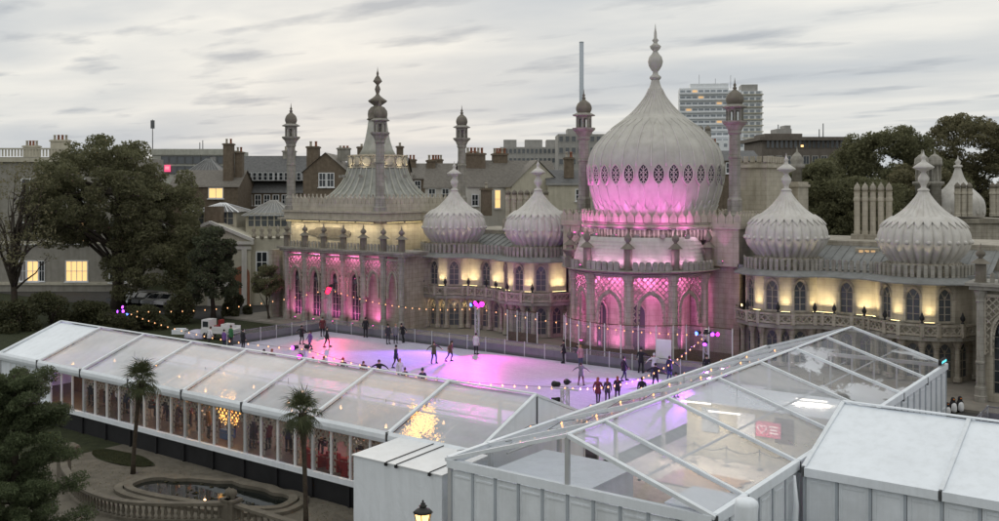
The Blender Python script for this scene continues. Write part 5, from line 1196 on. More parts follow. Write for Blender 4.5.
SK = [ # (where, pose, top, legs, facing, height, hair, long, hat, label)
 (g_(322.5, 336.5), 'stand', 'maroon', 'black', .4, 1.78, 'hair_brown', 0, None, 'skater in a dark red coat against the barrier by the red lamp'),
 (g_(327, 347), 'walk', 'black', 'black', 1.5, 1.72, 'hair_dark', 0, None, 'black-clad skater gliding below the red lamp'),
 (g_(301.7, 344.5), 'arms', 'black', 'charcoal', 2.6, 1.65, 'hair_dark', 0, None, 'skater in black with arms out by the patterned light on the ice'),
 (g_(310, 350), 'walk', 'purple', 'navy', -1.0, 1.62, 'hair_brown', 1, None, 'skater in a purple top beside the one in black with arms out'),
 (g_(365.5, 337.5), 'stand', 'black', 'black', 3.0, 1.82, 'hair_dark', 0, None, 'tall skater in black alone at the far barrier'),
 (g_(388, 344), 'stand', 'charcoal', 'charcoal', .6, 1.74, 'hair_dark', 0, None, 'skater in charcoal, one of three together before the wing'),
 (g_(395.6, 343.5), 'stand', 'grey', 'charcoal', .2, 1.7, 'hair_fair', 0, None, 'skater in pale grey in the middle of a group of three'),
 (g_(403, 342.5), 'glide', 'black', 'black', -.8, 1.74, 'hair_dark', 0, None, 'skater in black leaning beside the pale grey skater'),
 (g_(396, 368), 'walk', 'navy', 'black', 1.3, 1.72, 'hair_dark', 0, None, 'slim skater in navy near the marquee roof edge'),
 (g_(434, 363.5), 'arms', 'olive', 'black', .5, 1.70, 'hair_brown', 0, None, 'skater in olive with both arms spread wide'),
 (g_(450, 361.5), 'glide', 'brown', 'charcoal', 1.2, 1.66, 'hair_brown', 1, None, 'skater in brown beside the one with arms spread'),
 (g_(476, 354.5), 'stand', 'white', 'black', 2.6, 1.74, 'hair_dark', 0, None, 'skater in a white top and black trousers below the magenta lamp'),
 (g_(563.8, 363), 'reach', 'black', 'black', -1.6, 1.78, 'hair_dark', 0, None, 'skater in black pointing along the barrier left of the gallery'),
 (g_(576, 361), 'glide', 'black', 'black', 1.0, 1.4, 'hair_dark', 0, None, 'small dark skater beside the pointing one'),
 (g_(580.5, 367), 'stand', 'pink', 'denim', .6, 1.66, 'hair_fair', 1, None, 'skater in a pale pink jacket with fair hair'),
 (g_(581, 385.5), 'arms', 'grey', 'maroon', 2.9, 1.55, 'hair_brown', 0, None, 'skater in a grey jacket and dark red trousers in mid ice'),
 (g_(624, 381), 'walk', 'black', 'navy', 1.8, 1.72, 'hair_dark', 0, None, 'skater in a black jacket striding before the white door'),
 (g_(641, 373), 'reach', 'black', 'black', 2.6, 1.84, 'hair_dark', 0, 'black', 'tall skater in black reaching to the barrier by the white door'),
 (g_(654, 376), 'arms', 'white', 'denim', .2, 1.6, 'hair_brown', 0, 'white', 'skater in a white jacket and white hat'),
 (g_(655.5, 388), 'arms', 'black', 'black', 2.9, 1.68, 'hair_dark', 0, None, 'skater in black with arms out in front of the white-hatted one'),
 (g_(669.5, 381.5), 'reach', 'navy', 'denim', 2.2, 1.78, 'hair_brown', 0, None, 'skater in navy and jeans near the swooping festoon'),
 (g_(598, 405), 'walk', 'maroon', 'charcoal', 2.8, 1.72, 'hair_red', 1, None, 'skater in maroon, tallest of three holding together'),
 (g_(607.5, 403), 'stand', 'charcoal', 'black', 2.9, 1.56, 'hair_red', 1, None, 'middle skater of three, red-haired in charcoal'),
 (g_(617.5, 401), 'walk', 'black', 'black', 3.1, 1.56, 'hair_red', 1, None, 'red-haired skater in black at the right of a group of three'),
 (h_(642, 378, 1.72), 'stand', 'black', 'black', 3.0, 1.74, 'hair_dark', 0, None, 'skater in black half hidden by the clear marquee roof'),
 (h_(676, 373, 1.6), 'stand', 'navy', 'black', .4, 1.62, 'hair_dark', 0, None, 'dark skater just above the marquee roof festoons'),
 (h_(264, 350, 1.7), 'stand', 'black', 'black', .3, 1.72, 'hair_dark', 0, None, 'dark-coated skater behind the marquee ridge, leftmost of those heads'),
 (h_(272, 349.5, 1.7), 'stand', 'maroon', 'black', .3, 1.70, 'hair_red', 1, None, 'skater in maroon behind the marquee ridge, next to the leftmost head'),
 (h_(300.5, 354, 1.6), 'stand', 'black', 'black', .2, 1.62, 'hair_dark', 0, None, 'dark skater behind the ridge by the short purple mast'),
 (h_(313, 358, 1.5), 'stand', 'red', 'black', -.2, 1.50, 'hair_brown', 0, 'red', 'child in red behind the marquee ridge'),
 (h_(324, 357, 1.6), 'stand', 'pink', 'black', .3, 1.62, 'hair_red', 1, None, 'red-haired skater in pink behind the marquee ridge'),
 (h_(343, 359, 1.72), 'reach', 'black', 'black', .2, 1.74, 'hair_dark', 0, 'red', 'skater in black with a red hat behind the marquee ridge'),
 (h_(363.5, 362, 1.6), 'stand', 'maroon', 'black', .3, 1.62, 'hair_brown', 1, None, 'skater in maroon behind the ridge, right of the red hat'),
 (h_(379, 360.5, 1.72), 'arms', 'black', 'black', .1, 1.74, 'hair_brown', 1, None, 'skater in a black coat with arms out behind the marquee ridge'),
 (h_(400, 359, 1.7), 'stand', 'white', 'denim', .4, 1.70, 'hair_fair', 1, None, 'fair-haired skater in white behind the marquee ridge'),
 (h_(405, 369, 1.4), 'stand', 'charcoal', 'black', .2, 1.42, 'hair_dark', 0, 'black', 'child in a black hat in front of the fair-haired skater'),
 (h_(422.5, 369.5, 1.7), 'stand', 'navy', 'black', .3, 1.72, 'hair_dark', 0, 'navy', 'skater in navy alone behind the ridge right of centre'),
 (h_(437, 379.5, 1.4), 'stand', 'black', 'black', .3, 1.45, 'hair_dark', 0, 'black', 'child in black whose hat just shows above the marquee ridge'),
]
for (x, y), pz, tp_, lg, fc, hh, hr, lo, ht, lb in SK: person(lb, x, y, pz, tp_, lg, F0 + fc, hh, hr, lo, ht)
p = on(705, 379, .1); person('person in dark clothes standing at the palace barrier right of the white door', p.x, p.y + .3, 'stand', 'black', 'charcoal', F0, 1.74, skates=False, group='people off the ice')
for px, py, tp_, lg, hr, lb in ((209, 347, 'white', 'black', 'hair_brown', 'person in a white top bending by the white buggy'), (224, 348, 'purple', 'navy', 'hair_dark', 'person in purple near the white buggy'), (231, 346, 'green', 'charcoal', 'hair_brown', 'person in a green jacket beside the white buggy'), (243, 350, 'black', 'black', 'hair_dark', 'person all in black right of the green jacket')):
    v = on(px, py, 0); person(lb, v.x, v.y, 'glide' if tp_ == 'white' else 'stand', tp_, lg, F0 + 2.5, 1.55 if tp_ == 'purple' else 1.75, hr, skates=False, z=.0 if v.x < -68.5 else .025, group='people off the ice')
rnd = random.Random(3)
for k, (x, y) in enumerate(SPOTS):
    for j in range(2):
        a = k + j * 2.1; tp_ = ['black', 'navy', 'maroon', 'grey', 'white', 'olive', 'charcoal'][(k + 3 * j) % 7]
        person(f'guest in {tp_} seated at a poseur table in the long marquee', x + .62 * cos(a), y + .62 * sin(a), 'sit', tp_, 'charcoal', a - pi / 2, 1.7, rnd.choice(['hair_dark', 'hair_brown', 'hair_fair']), rnd.randint(0, 1), None, skates=False, z=-.06, group='seated marquee guests')
for k in range(10):
    x = -57 + k * 2.6 + rnd.uniform(-.5, .5); tp_ = ['black', 'white', 'grey', 'navy', 'red'][k % 5]
    person(f'guest in {tp_} standing at the rink side of the long marquee', x, 38.0 + rnd.uniform(-.6, .4), 'stand', tp_, 'black', rnd.uniform(0, 6), 1.7, rnd.choice(['hair_dark', 'hair_brown']), skates=False, group='standing marquee guests')
for k in range(20):
    x = -56.5 + k * 1.25 + rnd.uniform(-.4, .4); tp_ = ['black', 'charcoal', 'maroon', 'navy', 'brown', 'red'][k % 6]
    person(f'guest in {tp_} standing near the front windows of the long marquee', x, 32.2 + rnd.uniform(0, 1.8), 'stand', tp_, 'black', rnd.uniform(0, 6), 1.72, rnd.choice(['hair_dark', 'hair_brown', 'hair_fair']), rnd.randint(0, 1), skates=False, group='guests near the marquee windows')
# penguin skating aids by the right-hand tents
for k, (px, py, s) in enumerate(((953, 412, 1.0), (960, 411, 1.0), (947.5, 414, .8))):
    g = MB(); g.lathe(spline([(.10, 0), (.2, .1), (.23, .35), (.19, .62), (.13, .75), (.13, .85), (.09, .96), (0, 1.0)], 3), 14)
    v = on(px, py, 0); P_ = thing('penguin_aid', ['plastic penguin skating aid, middle of three by the side wall', 'plastic penguin skating aid nearest the palace', 'smallest plastic penguin skating aid, in front of the other two'][k], 'skating aid', (v.x, v.y, -.08), YAW, 'penguin skating aids')
    o = g.build('body', 'black', P_); o.scale = (s, s, s)
    g = MB(); g.lathe(spline([(.08, .05), (.17, .15), (.19, .35), (.15, .58), (.05, .7)], 3), 12, (0, -.085, 0)); o = g.build('belly', 'paint_white', P_); o.scale = (s, s, s)
    g = MB(); g.lathe([(.05, 0), (.035, .06), (0, .12)], 8, (0, 0, 0)); o = g.build('beak', 'orange_paint', P_, (0, -.1 * s, .86 * s), rot=(radians(90), 0, 0)); o.scale = (s, s, s)
# ------------------------------------------------------------------ vegetation
def foliage(name, mat, parent, clumps, n, size, rnd, flat=.0, aspect=.55):
    vs, fs = [], []
    tot = sum(c[3] * c[4] * c[5] for c in clumps) ** 1.0; W_ = [max(1, int(n * (c[3] * c[4] * c[5]) / tot)) for c in clumps]
    for c, k in zip(clumps, W_):
        for _ in range(k):
            while True:
                x, y, z = rnd.uniform(-1, 1), rnd.uniform(-1, 1), rnd.uniform(-1, 1); q = x * x + y * y + z * z
                if q < 1 and rnd.random() < .25 + .75 * q: break
            p = Vector((c[0] + x * c[3], c[1] + y * c[4], c[2] + z * c[5]))
            u = Vector((rnd.gauss(0, 1), rnd.gauss(0, 1), rnd.gauss(0, 1 - flat))).normalized(); v = u.orthogonal().normalized(); v = (v * cos(rnd.random() * 6.3) + u.cross(v) * sin(rnd.random() * 6.3)); w = v.cross(u)
            s_ = size * rnd.uniform(.6, 1.3); i = len(vs); nn = u * (s_ * .12)
            vs += [tuple(p - v * s_), tuple(p + w * s_ * aspect + nn), tuple(p + v * s_), tuple(p - w * s_ * aspect + nn)]; fs.append((i, i + 1, i + 2, i + 3))
    me = bpy.data.meshes.new(name); me.from_pydata(vs, [], fs); me.materials.append(MAT[mat]); me.update()
    return put(name, me, parent)
def tree(name, label, base, h, crown, n, size, mat, rnd_seed, trunk_r=.4, clump=(.9, 1.8), nc=60, trunk_h=None, group=None, bark='bark', limbs=14, fill=1.0, lean=0, flat=0):
    """crown: list of (dx, dy, z, rx, ry, rz) ellipsoids; clumps of leaves gather on limb ends near their shells"""
    rnd = random.Random(rnd_seed); T = thing(name, label, 'tree', base, 0, group)
    cl = []; ends = []
    vol = sum(c[3] * c[4] * c[5] for c in crown)
    for c in crown:
        for _ in range(max(3, int(nc * c[3] * c[4] * c[5] / vol))):
            a = rnd.uniform(0, 6.283); ct = rnd.uniform(-.8, 1); st_ = math.sqrt(1 - ct * ct); f = rnd.uniform(.45, 1) ** .5 * fill
            r_ = rnd.uniform(*clump); p = (c[0] + c[3] * f * st_ * cos(a), c[1] + c[4] * f * st_ * sin(a), c[2] + c[5] * f * ct); cl.append((*p, r_, r_ * rnd.uniform(.8, 1.1), r_ * rnd.uniform(.5, .85))); ends.append(Vector(p))
    th = trunk_h or h * .5; b = MB()
    tr_ = [Vector((lean * t * t + .12 * sin(3 * t + rnd_seed), .1 * cos(4 * t), th * t)) for t in [i / 6 for i in range(7)]]
    b.tube(tr_, [trunk_r * (1.35 if i == 0 else 1) * (1 - .5 * i / 6) for i in range(7)], 8)
    b.build('trunk', bark, T)
    b = MB()
    for k in range(limbs):
        e = ends[rnd.randrange(len(ends))]; s0 = tr_[rnd.randint(2, 6)]; m1 = s0.lerp(e, .45) + Vector((rnd.gauss(0, .3), rnd.gauss(0, .3), rnd.uniform(.2, .9) * (e - s0).length * .12)); r0 = trunk_r * rnd.uniform(.25, .5)
        b.tube([s0, s0.lerp(m1, .5) + Vector((0, 0, .1)), m1, m1.lerp(e, .6) + Vector((rnd.gauss(0, .2), rnd.gauss(0, .2), 0)), e], [r0, r0 * .8, r0 * .55, r0 * .3, r0 * .1], 5)
        for _ in range(3):
            d = Vector((rnd.gauss(0, 1), rnd.gauss(0, 1), rnd.gauss(.3, .7))).normalized() * rnd.uniform(.7, 1.8) * clump[1] * .7; b.tube([m1.lerp(e, .5), m1.lerp(e, .5) + d * .5 + Vector((0, 0, .1)), m1.lerp(e, .5) + d], [r0 * .35, r0 * .2, r0 * .06], 4)
    b.build('limbs', bark, T)
    if n: foliage('crown', mat, T, cl, n, size, rnd, flat)
    return T
def gb(px, Z): v = at(px, 190, Z); return (v.x, v.y, -.08)
tree('broadleaf_tree', 'huge dense dark green tree towering left of the rink', gb(118, 110), 20, [(-1.6, -1.2, 13.0, 8.6, 7.6, 6.6), (-5.4, -3.5, 10.5, 4.6, 4.4, 4.8), (4.2, 2.6, 9.5, 5.2, 4.6, 7), (3.6, 2, 5.0, 5.6, 5, 4.2)], 120000, .15, 'leaf_oak', 11, .7, (.6, 1.4), 460, 13, limbs=30)
tree('bare_tree', 'nearly bare tree with forked trunk at the left edge of the photo', gb(14, 101), 17, [(0, 0, 11.5, 4.4, 3.5, 5.5), (2.5, 0, 8, 3, 3, 3)], 2600, .13, 'leaf_autumn', 5, .38, (.7, 1.3), 60, 9, limbs=34)
tree('pine_tree', 'small dark bushy pine before the classical building', gb(212, 101), 9.8, [(0, 0, 6.6, 2.2, 2.2, 3.2), (.3, 0, 3.8, 3.0, 2.6, 2.4)], 30000, .12, 'leaf_conifer', 8, .25, (.4, .85), 130, 6)
tree('small_tree', 'small round tree with a thin trunk at the hall corner', gb(268, 100), 5.6, [(0, 0, 4.0, 1.5, 1.4, 1.6)], 8000, .10, 'leaf_oak', 9, .12, (.4, .7), 34, 3)
tree('oak_tree', 'broad autumn-green oak rising behind the right-hand domes', gb(885, 128), 23, [(0, 0, 16.0, 6.8, 6, 6.4), (-5.5, -4, 12.5, 5.6, 5, 5.4), (5, 3.5, 13, 5.0, 5, 5.6)], 120000, .17, 'leaf_oak', 21, .5, (.7, 1.5), 520, 14, fill=.95)
tree('oak_tree', 'tall open autumn tree at the right edge behind the small dome', gb(968, 134), 24, [(0, 0, 19.5, 6, 5, 4.4), (4, 3, 15, 5.4, 5, 4.4), (-3.5, -2.5, 14.5, 5, 5, 4.5), (0, 0, 10, 6, 5, 4)], 90000, .17, 'leaf_autumn', 23, .45, (.7, 1.5), 420, 16, limbs=20)
tree('shrub_tree', 'low dark autumn tree between the battlement tower and chimneys', gb(815, 112), 13, [(0, 0, 12.0, 4.6, 4.4, 4.8)], 38000, .16, 'leaf_oak', 25, .3, (.7, 1.4), 150, 8)
tree('shrub_tree', 'low dark tree directly behind the pale chimney cluster', gb(862, 110), 12, [(0, 0, 10.6, 6, 5, 4.6)], 46000, .16, 'leaf_oak', 26, .3, (.7, 1.4), 180, 8)
tree('shrub_tree', 'dim round tree right of the pale chimney cluster', gb(925, 116), 13, [(0, 0, 11.5, 5, 4.5, 5)], 40000, .17, 'leaf_autumn', 27, .3, (.8, 1.5), 150, 8)
for k, (px, Z, w, h, lb) in enumerate(((52, 96, 3.6, 3.4, 'rounded dark shrub in front of the lit windows'), (88, 98, 3.6, 2.6, 'low dark shrub beneath the huge tree'), (150, 95, 3.4, 2.5, 'dark shrub beside the parked cars'), (182, 97, 2.4, 3.6, 'dark upright shrub left of the pine'), (18, 92, 3.0, 3.2, 'dark shrub at the foot of the bare tree'), (236, 103, 1.6, 2.6, 'small dark shrub right of the pine'), (120, 92, 3.0, 1.9, 'low shrub behind the purple mast'))):
    T = thing('shrub', lb, 'shrub', gb(px, Z), 0, 'shrubs beyond the rink'); rr = random.Random(k + 40)
    foliage('foliage', 'leaf_dark', T, [(rr.uniform(-w * .6, w * .6), rr.uniform(-1.2, 1.2), rr.uniform(.3, h * .8), w * .35, w * .3, h * .28) for _ in range(9)], 5200, .13, rr)
    b = MB(); [b.tube([(0, 0, 0), (rr.uniform(-.4, .4), rr.uniform(-.4, .4), h * .4), (rr.uniform(-w, w) * .6, rr.uniform(-.8, .8), h * .75)], [.07, .05, .015], 5) for _ in range(7)]; b.build('stems', 'bark', T)
# near juniper, lower left
v = at(14, 480, 37)
T = thing('juniper_tree', 'near feathery juniper filling the lower left corner', 'tree', (v.x, v.y, -1.05)); rr = random.Random(77); cl = []; b = MB()
b.tube([(0, 0, 0), (.1, 0, 2.5), (.05, 0, 5), (0, 0, 7.4)], [.22, .18, .12, .03], 8)
bb = MB()
for k in range(150):
    z = rr.uniform(.3, 7.2); a = rr.uniform(0, 6.283); L = (1.15 - z / 9.5) * rr.uniform(1.0, 3.1); d = Vector((cos(a), sin(a), rr.uniform(.05, .5)))
    e = Vector((0, 0, z)) + d * L; bb.tube([(0, 0, z), Vector((0, 0, z)) + d * L * .5 - Vector((0, 0, .05)), e], [.05, .03, .008], 4)
    for t in (.4, .6, .8, .95, 1.05): c = Vector((0, 0, z)) + d * L * t; cl.append((c.x, c.y, c.z, .36, .36, .22))
b.build('trunk', 'bark', T); bb.build('limbs', 'bark', T); foliage('crown', 'leaf_blue', T, cl, 110000, .07, rr, aspect=.3)
# palms
def frond_mesh(seed):
    rr = random.Random(seed); b = MB(); b.tube([(0, 0, 0), (.25, 0, .1), (.45, 0, .12)], [.022, .018, .014], 4)
    for k in range(22):
        a = radians(-115 + 230 * k / 21); L = (.55 + .25 * cos(a)) * rr.uniform(.75, 1.1); d = Vector((cos(a), sin(a), 0)); n_ = Vector((-sin(a), cos(a), 0)); o = Vector((.45, 0, .12))
        p1 = o + d * L * .55 + Vector((0, 0, .05)); p2 = o + d * L + Vector((0, 0, -.12 - rr.uniform(0, .12)))
        b.add([o - n_ * .008, o + n_ * .008, p1 + n_ * .022, p1 - n_ * .022, p2], [(0, 1, 2, 3), (3, 2, 4)])
    return b.mesh('frond', 'leaf_palm')
FR = [frond_mesh(k) for k in range(3)]
def palm(label, x, y, z, h, lean, n, seed, s=1.0):
    T = thing('palm_tree', label, 'palm', (x, y, z), 0, 'fan palms by the pond'); rr = random.Random(seed); b = MB()
    P_ = [Vector((lean[0] * (i / 7) ** 1.5, lean[1] * (i / 7) ** 1.5, h * i / 7)) for i in range(8)]; b.tube(P_, [.14, .11, .10, .10, .10, .11, .17, .2], 9); b.build('trunk', 'palm_bark', T)
    top = P_[-1]
    for k in range(n):
        a = k * 2.39996; el = radians(80 - 155 * (k / n) + rr.uniform(-18, 18)); o = put('frond', FR[k % 3], T, top + Vector((.1 * cos(a), .1 * sin(a), .12 * sin(el))), rot=(rr.uniform(-.3, .3), -el, a), scale=s * rr.uniform(.65, 1.25))
    b = MB()
    for k in range(70):
        a = rr.uniform(0, 6.3); z0 = rr.uniform(-.7, .0); r0 = .17; b.add([top + Vector((r0 * cos(a), r0 * sin(a), z0)), top + Vector((r0 * cos(a + .3), r0 * sin(a + .3), z0)), top + Vector((r0 * 1.5 * cos(a + .15), r0 * 1.5 * sin(a + .15), z0 - .45))], [(0, 1, 2)])
    b.build('dead_leaf_skirt', 'palm_bark', T)
v = on(133, 473, -1.0); palm('fan palm with a slim leaning trunk left of the pond', v.x, v.y, -1.05, 4.75, (.25, .3), 34, 1, 1.0)
v = on(306, 530, -1.0); palm('taller shaggy fan palm right of the pond', v.x, v.y, -1.05, 4.95, (-.45, .2), 30, 2, .92)
# ------------------------------------------------------------------ garden in front: path, pond, balustrade
sheet('garden_path', -50, 21, -24, 31.2, -1.03, 'path')
g = MB(); vs = []
for k in range(40): t = 2 * pi * k / 40; vs.append((-47.4 + 2.6 * cos(t) * (1 + .1 * sin(3 * t)), 29.4 + .85 * sin(t), -1.0 + .03 * (cos(5 * t))))
g.add(vs, [tuple(range(40))]); g.build('lawn', 'grass', kind='structure')
rr = random.Random(5); g = MB()
for k in range(9000):
    t, r = rr.uniform(0, 6.283), rr.random() ** .5; x, y = -47.4 + 2.55 * r * cos(t), 29.4 + .8 * r * sin(t); a = rr.uniform(0, 6.28); g.add([(x, y, -1.02), (x + .02 * cos(a), y + .02 * sin(a), -1.02), (x + rr.gauss(0, .03), y + rr.gauss(0, .03), -.93)], [(0, 1, 2)])
o = g.build('grass', 'leaf_dark', kind='stuff'); tag(o, 'short grass blades on the small lawn by the marquee', 'grass')
# pond outline: a bracket-shaped basin with raised double kerb
pc = Vector((-38.2, 28.2, -1.0)); PA = radians(15)
def pond_out(k, n, s):
    t = 2 * pi * k / n; c, q = cos(t), sin(t); ry = 1.55 if q > 0 else 1.2
    x = (4.3 + s) * math.copysign(abs(c) ** .8, c); y = (ry + s) * math.copysign(abs(q) ** .7, q)
    if q > 0: y += .3 * math.exp(-(x / .45) ** 2) - .25 * math.exp(-((abs(x) - 2.9) / .5) ** 2)
    return pc.x + x * cos(PA) - y * sin(PA), pc.y + x * sin(PA) + y * cos(PA)
NPD = 120
g = MB(); g.add([(*pond_out(k, NPD, -.02), -.94) for k in range(NPD)], [tuple(range(NPD))]); g.build('pond_water', 'water', kind='structure')
PR = thing('pond_kerb', 'pale stone kerb around the ornamental pond', 'kerb', (pc.x, pc.y, -1.03))
for lo_, hi_, z0, z1 in ((-.05, .34, -1.04, -.78), (.40, .78, -1.04, -.86)):
    for j in range(20):
        g = MB()
        for k in range(6 * j, 6 * j + 6):
            a, b_ = pond_out(k, NPD, lo_), pond_out(k + 1, NPD, lo_); c_, d_ = pond_out(k, NPD, hi_), pond_out(k + 1, NPD, hi_)
            g.slab([(q[0] - pc.x, q[1] - pc.y) for q in (a, b_, d_, c_)], z0 + 1.03, z1 + 1.03)
        g.build('kerb_stone', 'edging', PR)
for k in range(22):
    t, r = rr.uniform(0, 6.28), rr.uniform(.2, .8); q = (pc.x + 4.2 * r * cos(t), pc.y + 1.4 * r * sin(t)); g = MB()
    g.lathe([(0, .01), (rr.uniform(.07, .15), .012)], 9); o = g.build('lily_pad', 'leaf_autumn', None, (*q, -.93)); tag(o, 'brown floating leaf on the dark pond water', 'leaf', 'floating leaves on the pond')
g = MB()
for k in range(1600):
    x, y = rr.uniform(-49, -28), rr.uniform(24.5, 31); a = rr.uniform(0, 6.28); s_ = rr.uniform(.02, .05); g.add([(x + s_ * cos(a), y + s_ * sin(a), -1.02), (x - s_ * sin(a) * .6, y + s_ * cos(a) * .6, -1.0), (x - s_ * cos(a), y - s_ * sin(a), -1.02), (x + s_ * sin(a) * .6, y - s_ * cos(a) * .6, -1.015)], [(0, 1, 2, 3)])
o = g.build('leaf_litter', 'leaf_autumn', kind='stuff'); tag(o, 'scattered dead leaves on the garden path', 'leaves')
# balustrade
bl_ = MB(); bl_.lathe([(.075, 0), (.075, .06), (.045, .09), (.085, .22), (.07, .36), (.04, .46), (.07, .52), (.07, .56)], 8); BLM = bl_.mesh('baluster', 'edging')
def balustrade(label, P_, n, z=-1.2, h=.95):
    T = thing('balustrade', label, 'balustrade', (P_[0][0], P_[0][1], z)); o = Vector((P_[0][0], P_[0][1]))
    L = [0]; 
    for a, c in zip(P_, P_[1:]): L.append(L[-1] + hypot(c[0] - a[0], c[1] - a[1]))
    def ev(s):
        for i in range(len(P_) - 1):
            if s <= L[i + 1]: t = (s - L[i]) / (L[i + 1] - L[i]); return Vector((P_[i][0] + (P_[i + 1][0] - P_[i][0]) * t, P_[i][1] + (P_[i + 1][1] - P_[i][1]) * t)) - o
        return Vector(P_[-1]) - o
    N_ = 30; top = MB(); bot = MB()
    for k in range(N_):
        a, c = ev(L[-1] * k / N_), ev(L[-1] * (k + 1) / N_); top.bar((*a, h), (*c, h), .34, .13); bot.bar((*a, .16), (*c, .16), .36, .3)
    top.build('coping', 'edging', T); bot.build('plinth', 'edging', T)
    for k in range(n): q = ev(L[-1] * (k + .5) / n); put('baluster', BLM, T, (*q, .31))
    for q in (ev(0), ev(L[-1])): 
        g = MB(); g.box((0, 0, .55), (.5, .5, 1.1)); g.box((0, 0, 1.13), (.6, .6, .1)); g.lathe([(.12, 1.18), (.1, 1.25), (.2, 1.4), (.16, 1.54), (.05, 1.6), (0, 1.66)], 10); g.build('pier', 'edging', T, (*q, 0))
bp_ = [on(px, py, -.3) for px, py in ((64, 462), (66, 472), (84, 490), (120, 502), (170, 505), (229, 504))]
bq = spline([(p.x, p.y) for p in bp_], 5)
balustrade('curved stone balustrade sweeping round the near side of the pond', bq, 46)
bp2 = [on(px, py, -.3) for px, py in ((233, 505), (290, 523), (350, 548))]
balustrade('straight stone balustrade running right from the ball-topped pier', [(p.x, p.y) for p in bp2], 18)
for k, (px, py, w) in enumerate(((70, 448, .9), (48, 452, .7))):
    v = on(px, py, -.7); g = MB(); g.lathe([(w * .55, 0), (w * .62, .2), (w * .55, .5), (w * .3, .62), (0, .64)], 7, smooth=False, mod=lambda a, z: 1 + .15 * sin(2 * a + z * 3)); o = g.build('garden_rock', 'edging', None, (v.x, v.y, -1.06), k); tag(o, ['rough stone block at the end of the path by the juniper', 'rough stone partly hidden by the juniper'][k], 'rock')
for k in range(5):
    v = on((150, 190, 230, 265, 300)[k], (447, 458, 470, 479, 490)[k] - 2, -1.0); g = MB(); g.box((0, 0, .03), (1.3, .28, .06)); o = g.build('loose_board', 'edging', None, (v.x, v.y, -1.03), .06 * (k % 3 - 1)); tag(o, 'pale loose board lying along the foot of the marquee', 'board', 'boards at the marquee foot')
# lit street lamp at the bottom edge
v = at(423, 521, 26.5)
SL = thing('street_lamp', 'lit black lantern lamp post before the white annexe', 'street lamp', (v.x, v.y, -1.05)); TZ = v.z + 1.17
g = MB(); g.lathe([(.16, 0), (.16, .6), (.08, .7), (.06, 1.2), (.05, TZ - .5), (.09, TZ - .45), (.06, TZ - .4)], 10); g.build('post', 'iron', SL)
g = MB(); g.lathe([(.13, TZ - .38), (.24, TZ + .12)], 6, smooth=False); g.build('lantern_glass', 'lantern_glow', SL)
g = MB()
for k in range(6): a = 2 * pi * k / 6; g.bar((.135 * cos(a), .135 * sin(a), TZ - .38), (.25 * cos(a), .25 * sin(a), TZ + .12), .02)
g.lathe([(.28, TZ + .12), (.2, TZ + .2), (.10, TZ + .24), (.09, TZ + .28), (.12, TZ + .3), (.06, TZ + .33), (.07, TZ + .37), (.02, TZ + .4), (.035, TZ + .43), (0, TZ + .48)], 10); g.build('lantern_frame', 'iron', SL)
lamp('lantern_light', 'POINT', SL, (0, 0, TZ - .1), 25, (1, .62, .3), .3)
# ------------------------------------------------------------------ town behind
def bld(name, label, px0, px1, Z, cat='building', turn=0., group=None):
    v = at((px0 + px1) / 2, 190, Z); T = thing(name, label, cat, (v.x, v.y, -.08), YAW + turn, group); return T, (px1 - px0) * Z / 958.3
def zpx(py, Z): return EYE - (py - 190.1) * Z / 958.3 + .08
def win(T, x, z, w, h, y=0., glass='glass_dark', frame='paint_white', bars=(1, 1), sill=True, rz=0., xo=None):
    """window part: recessed pane with proud frame and glazing bars as its sub-part"""
    loc_ = xo if xo else (x, y, z)
    g = MB(); g.box((0, -.02, 0), (w, .06, h)); o = g.build('window', glass, T, loc_, rz)
    f = MB(); t = min(.14, w * .12)
    for sx in (-1, 1): f.box((sx * w / 2, -.06, 0), (t, .12, h + t))
    for sz in (-1, 1): f.box((0, -.061, sz * h / 2), (w + t, .12, t))
    for k in range(1, bars[0] + 1): f.box((-w / 2 + w * k / (bars[0] + 1), -.06, 0), (t * .6, .09, h))
    for k in range(1, bars[1] + 1): f.box((0, -.062, -h / 2 + h * k / (bars[1] + 1)), (w, .09, t * .6))
    if sill: f.box((0, -.14, -h / 2 - t), (w + t * 3, .24, t))
    f.build('window_frame', frame, o); return o
def chimney(T, x, y, z, w, d, h, n, mat='brick_brown', ph=.7):
    g = MB(); g.box((0, 0, h / 2), (w, d, h)); g.box((0, 0, h - .15), (w + .25, d + .25, .2)); o = g.build('chimney', mat, T, (x, y, z))
    for k in range(n):
        q = MB(); q.lathe([(.2, 0), (.17, .1), (.15, ph * .8), (.2, ph * .85), (.18, ph)], 8); q.build('chimney_pot', 'pot_red' if k % 3 else 'stone_cream', o, ((k - (n - 1) / 2) * w / max(1, n) * .9, 0, h))
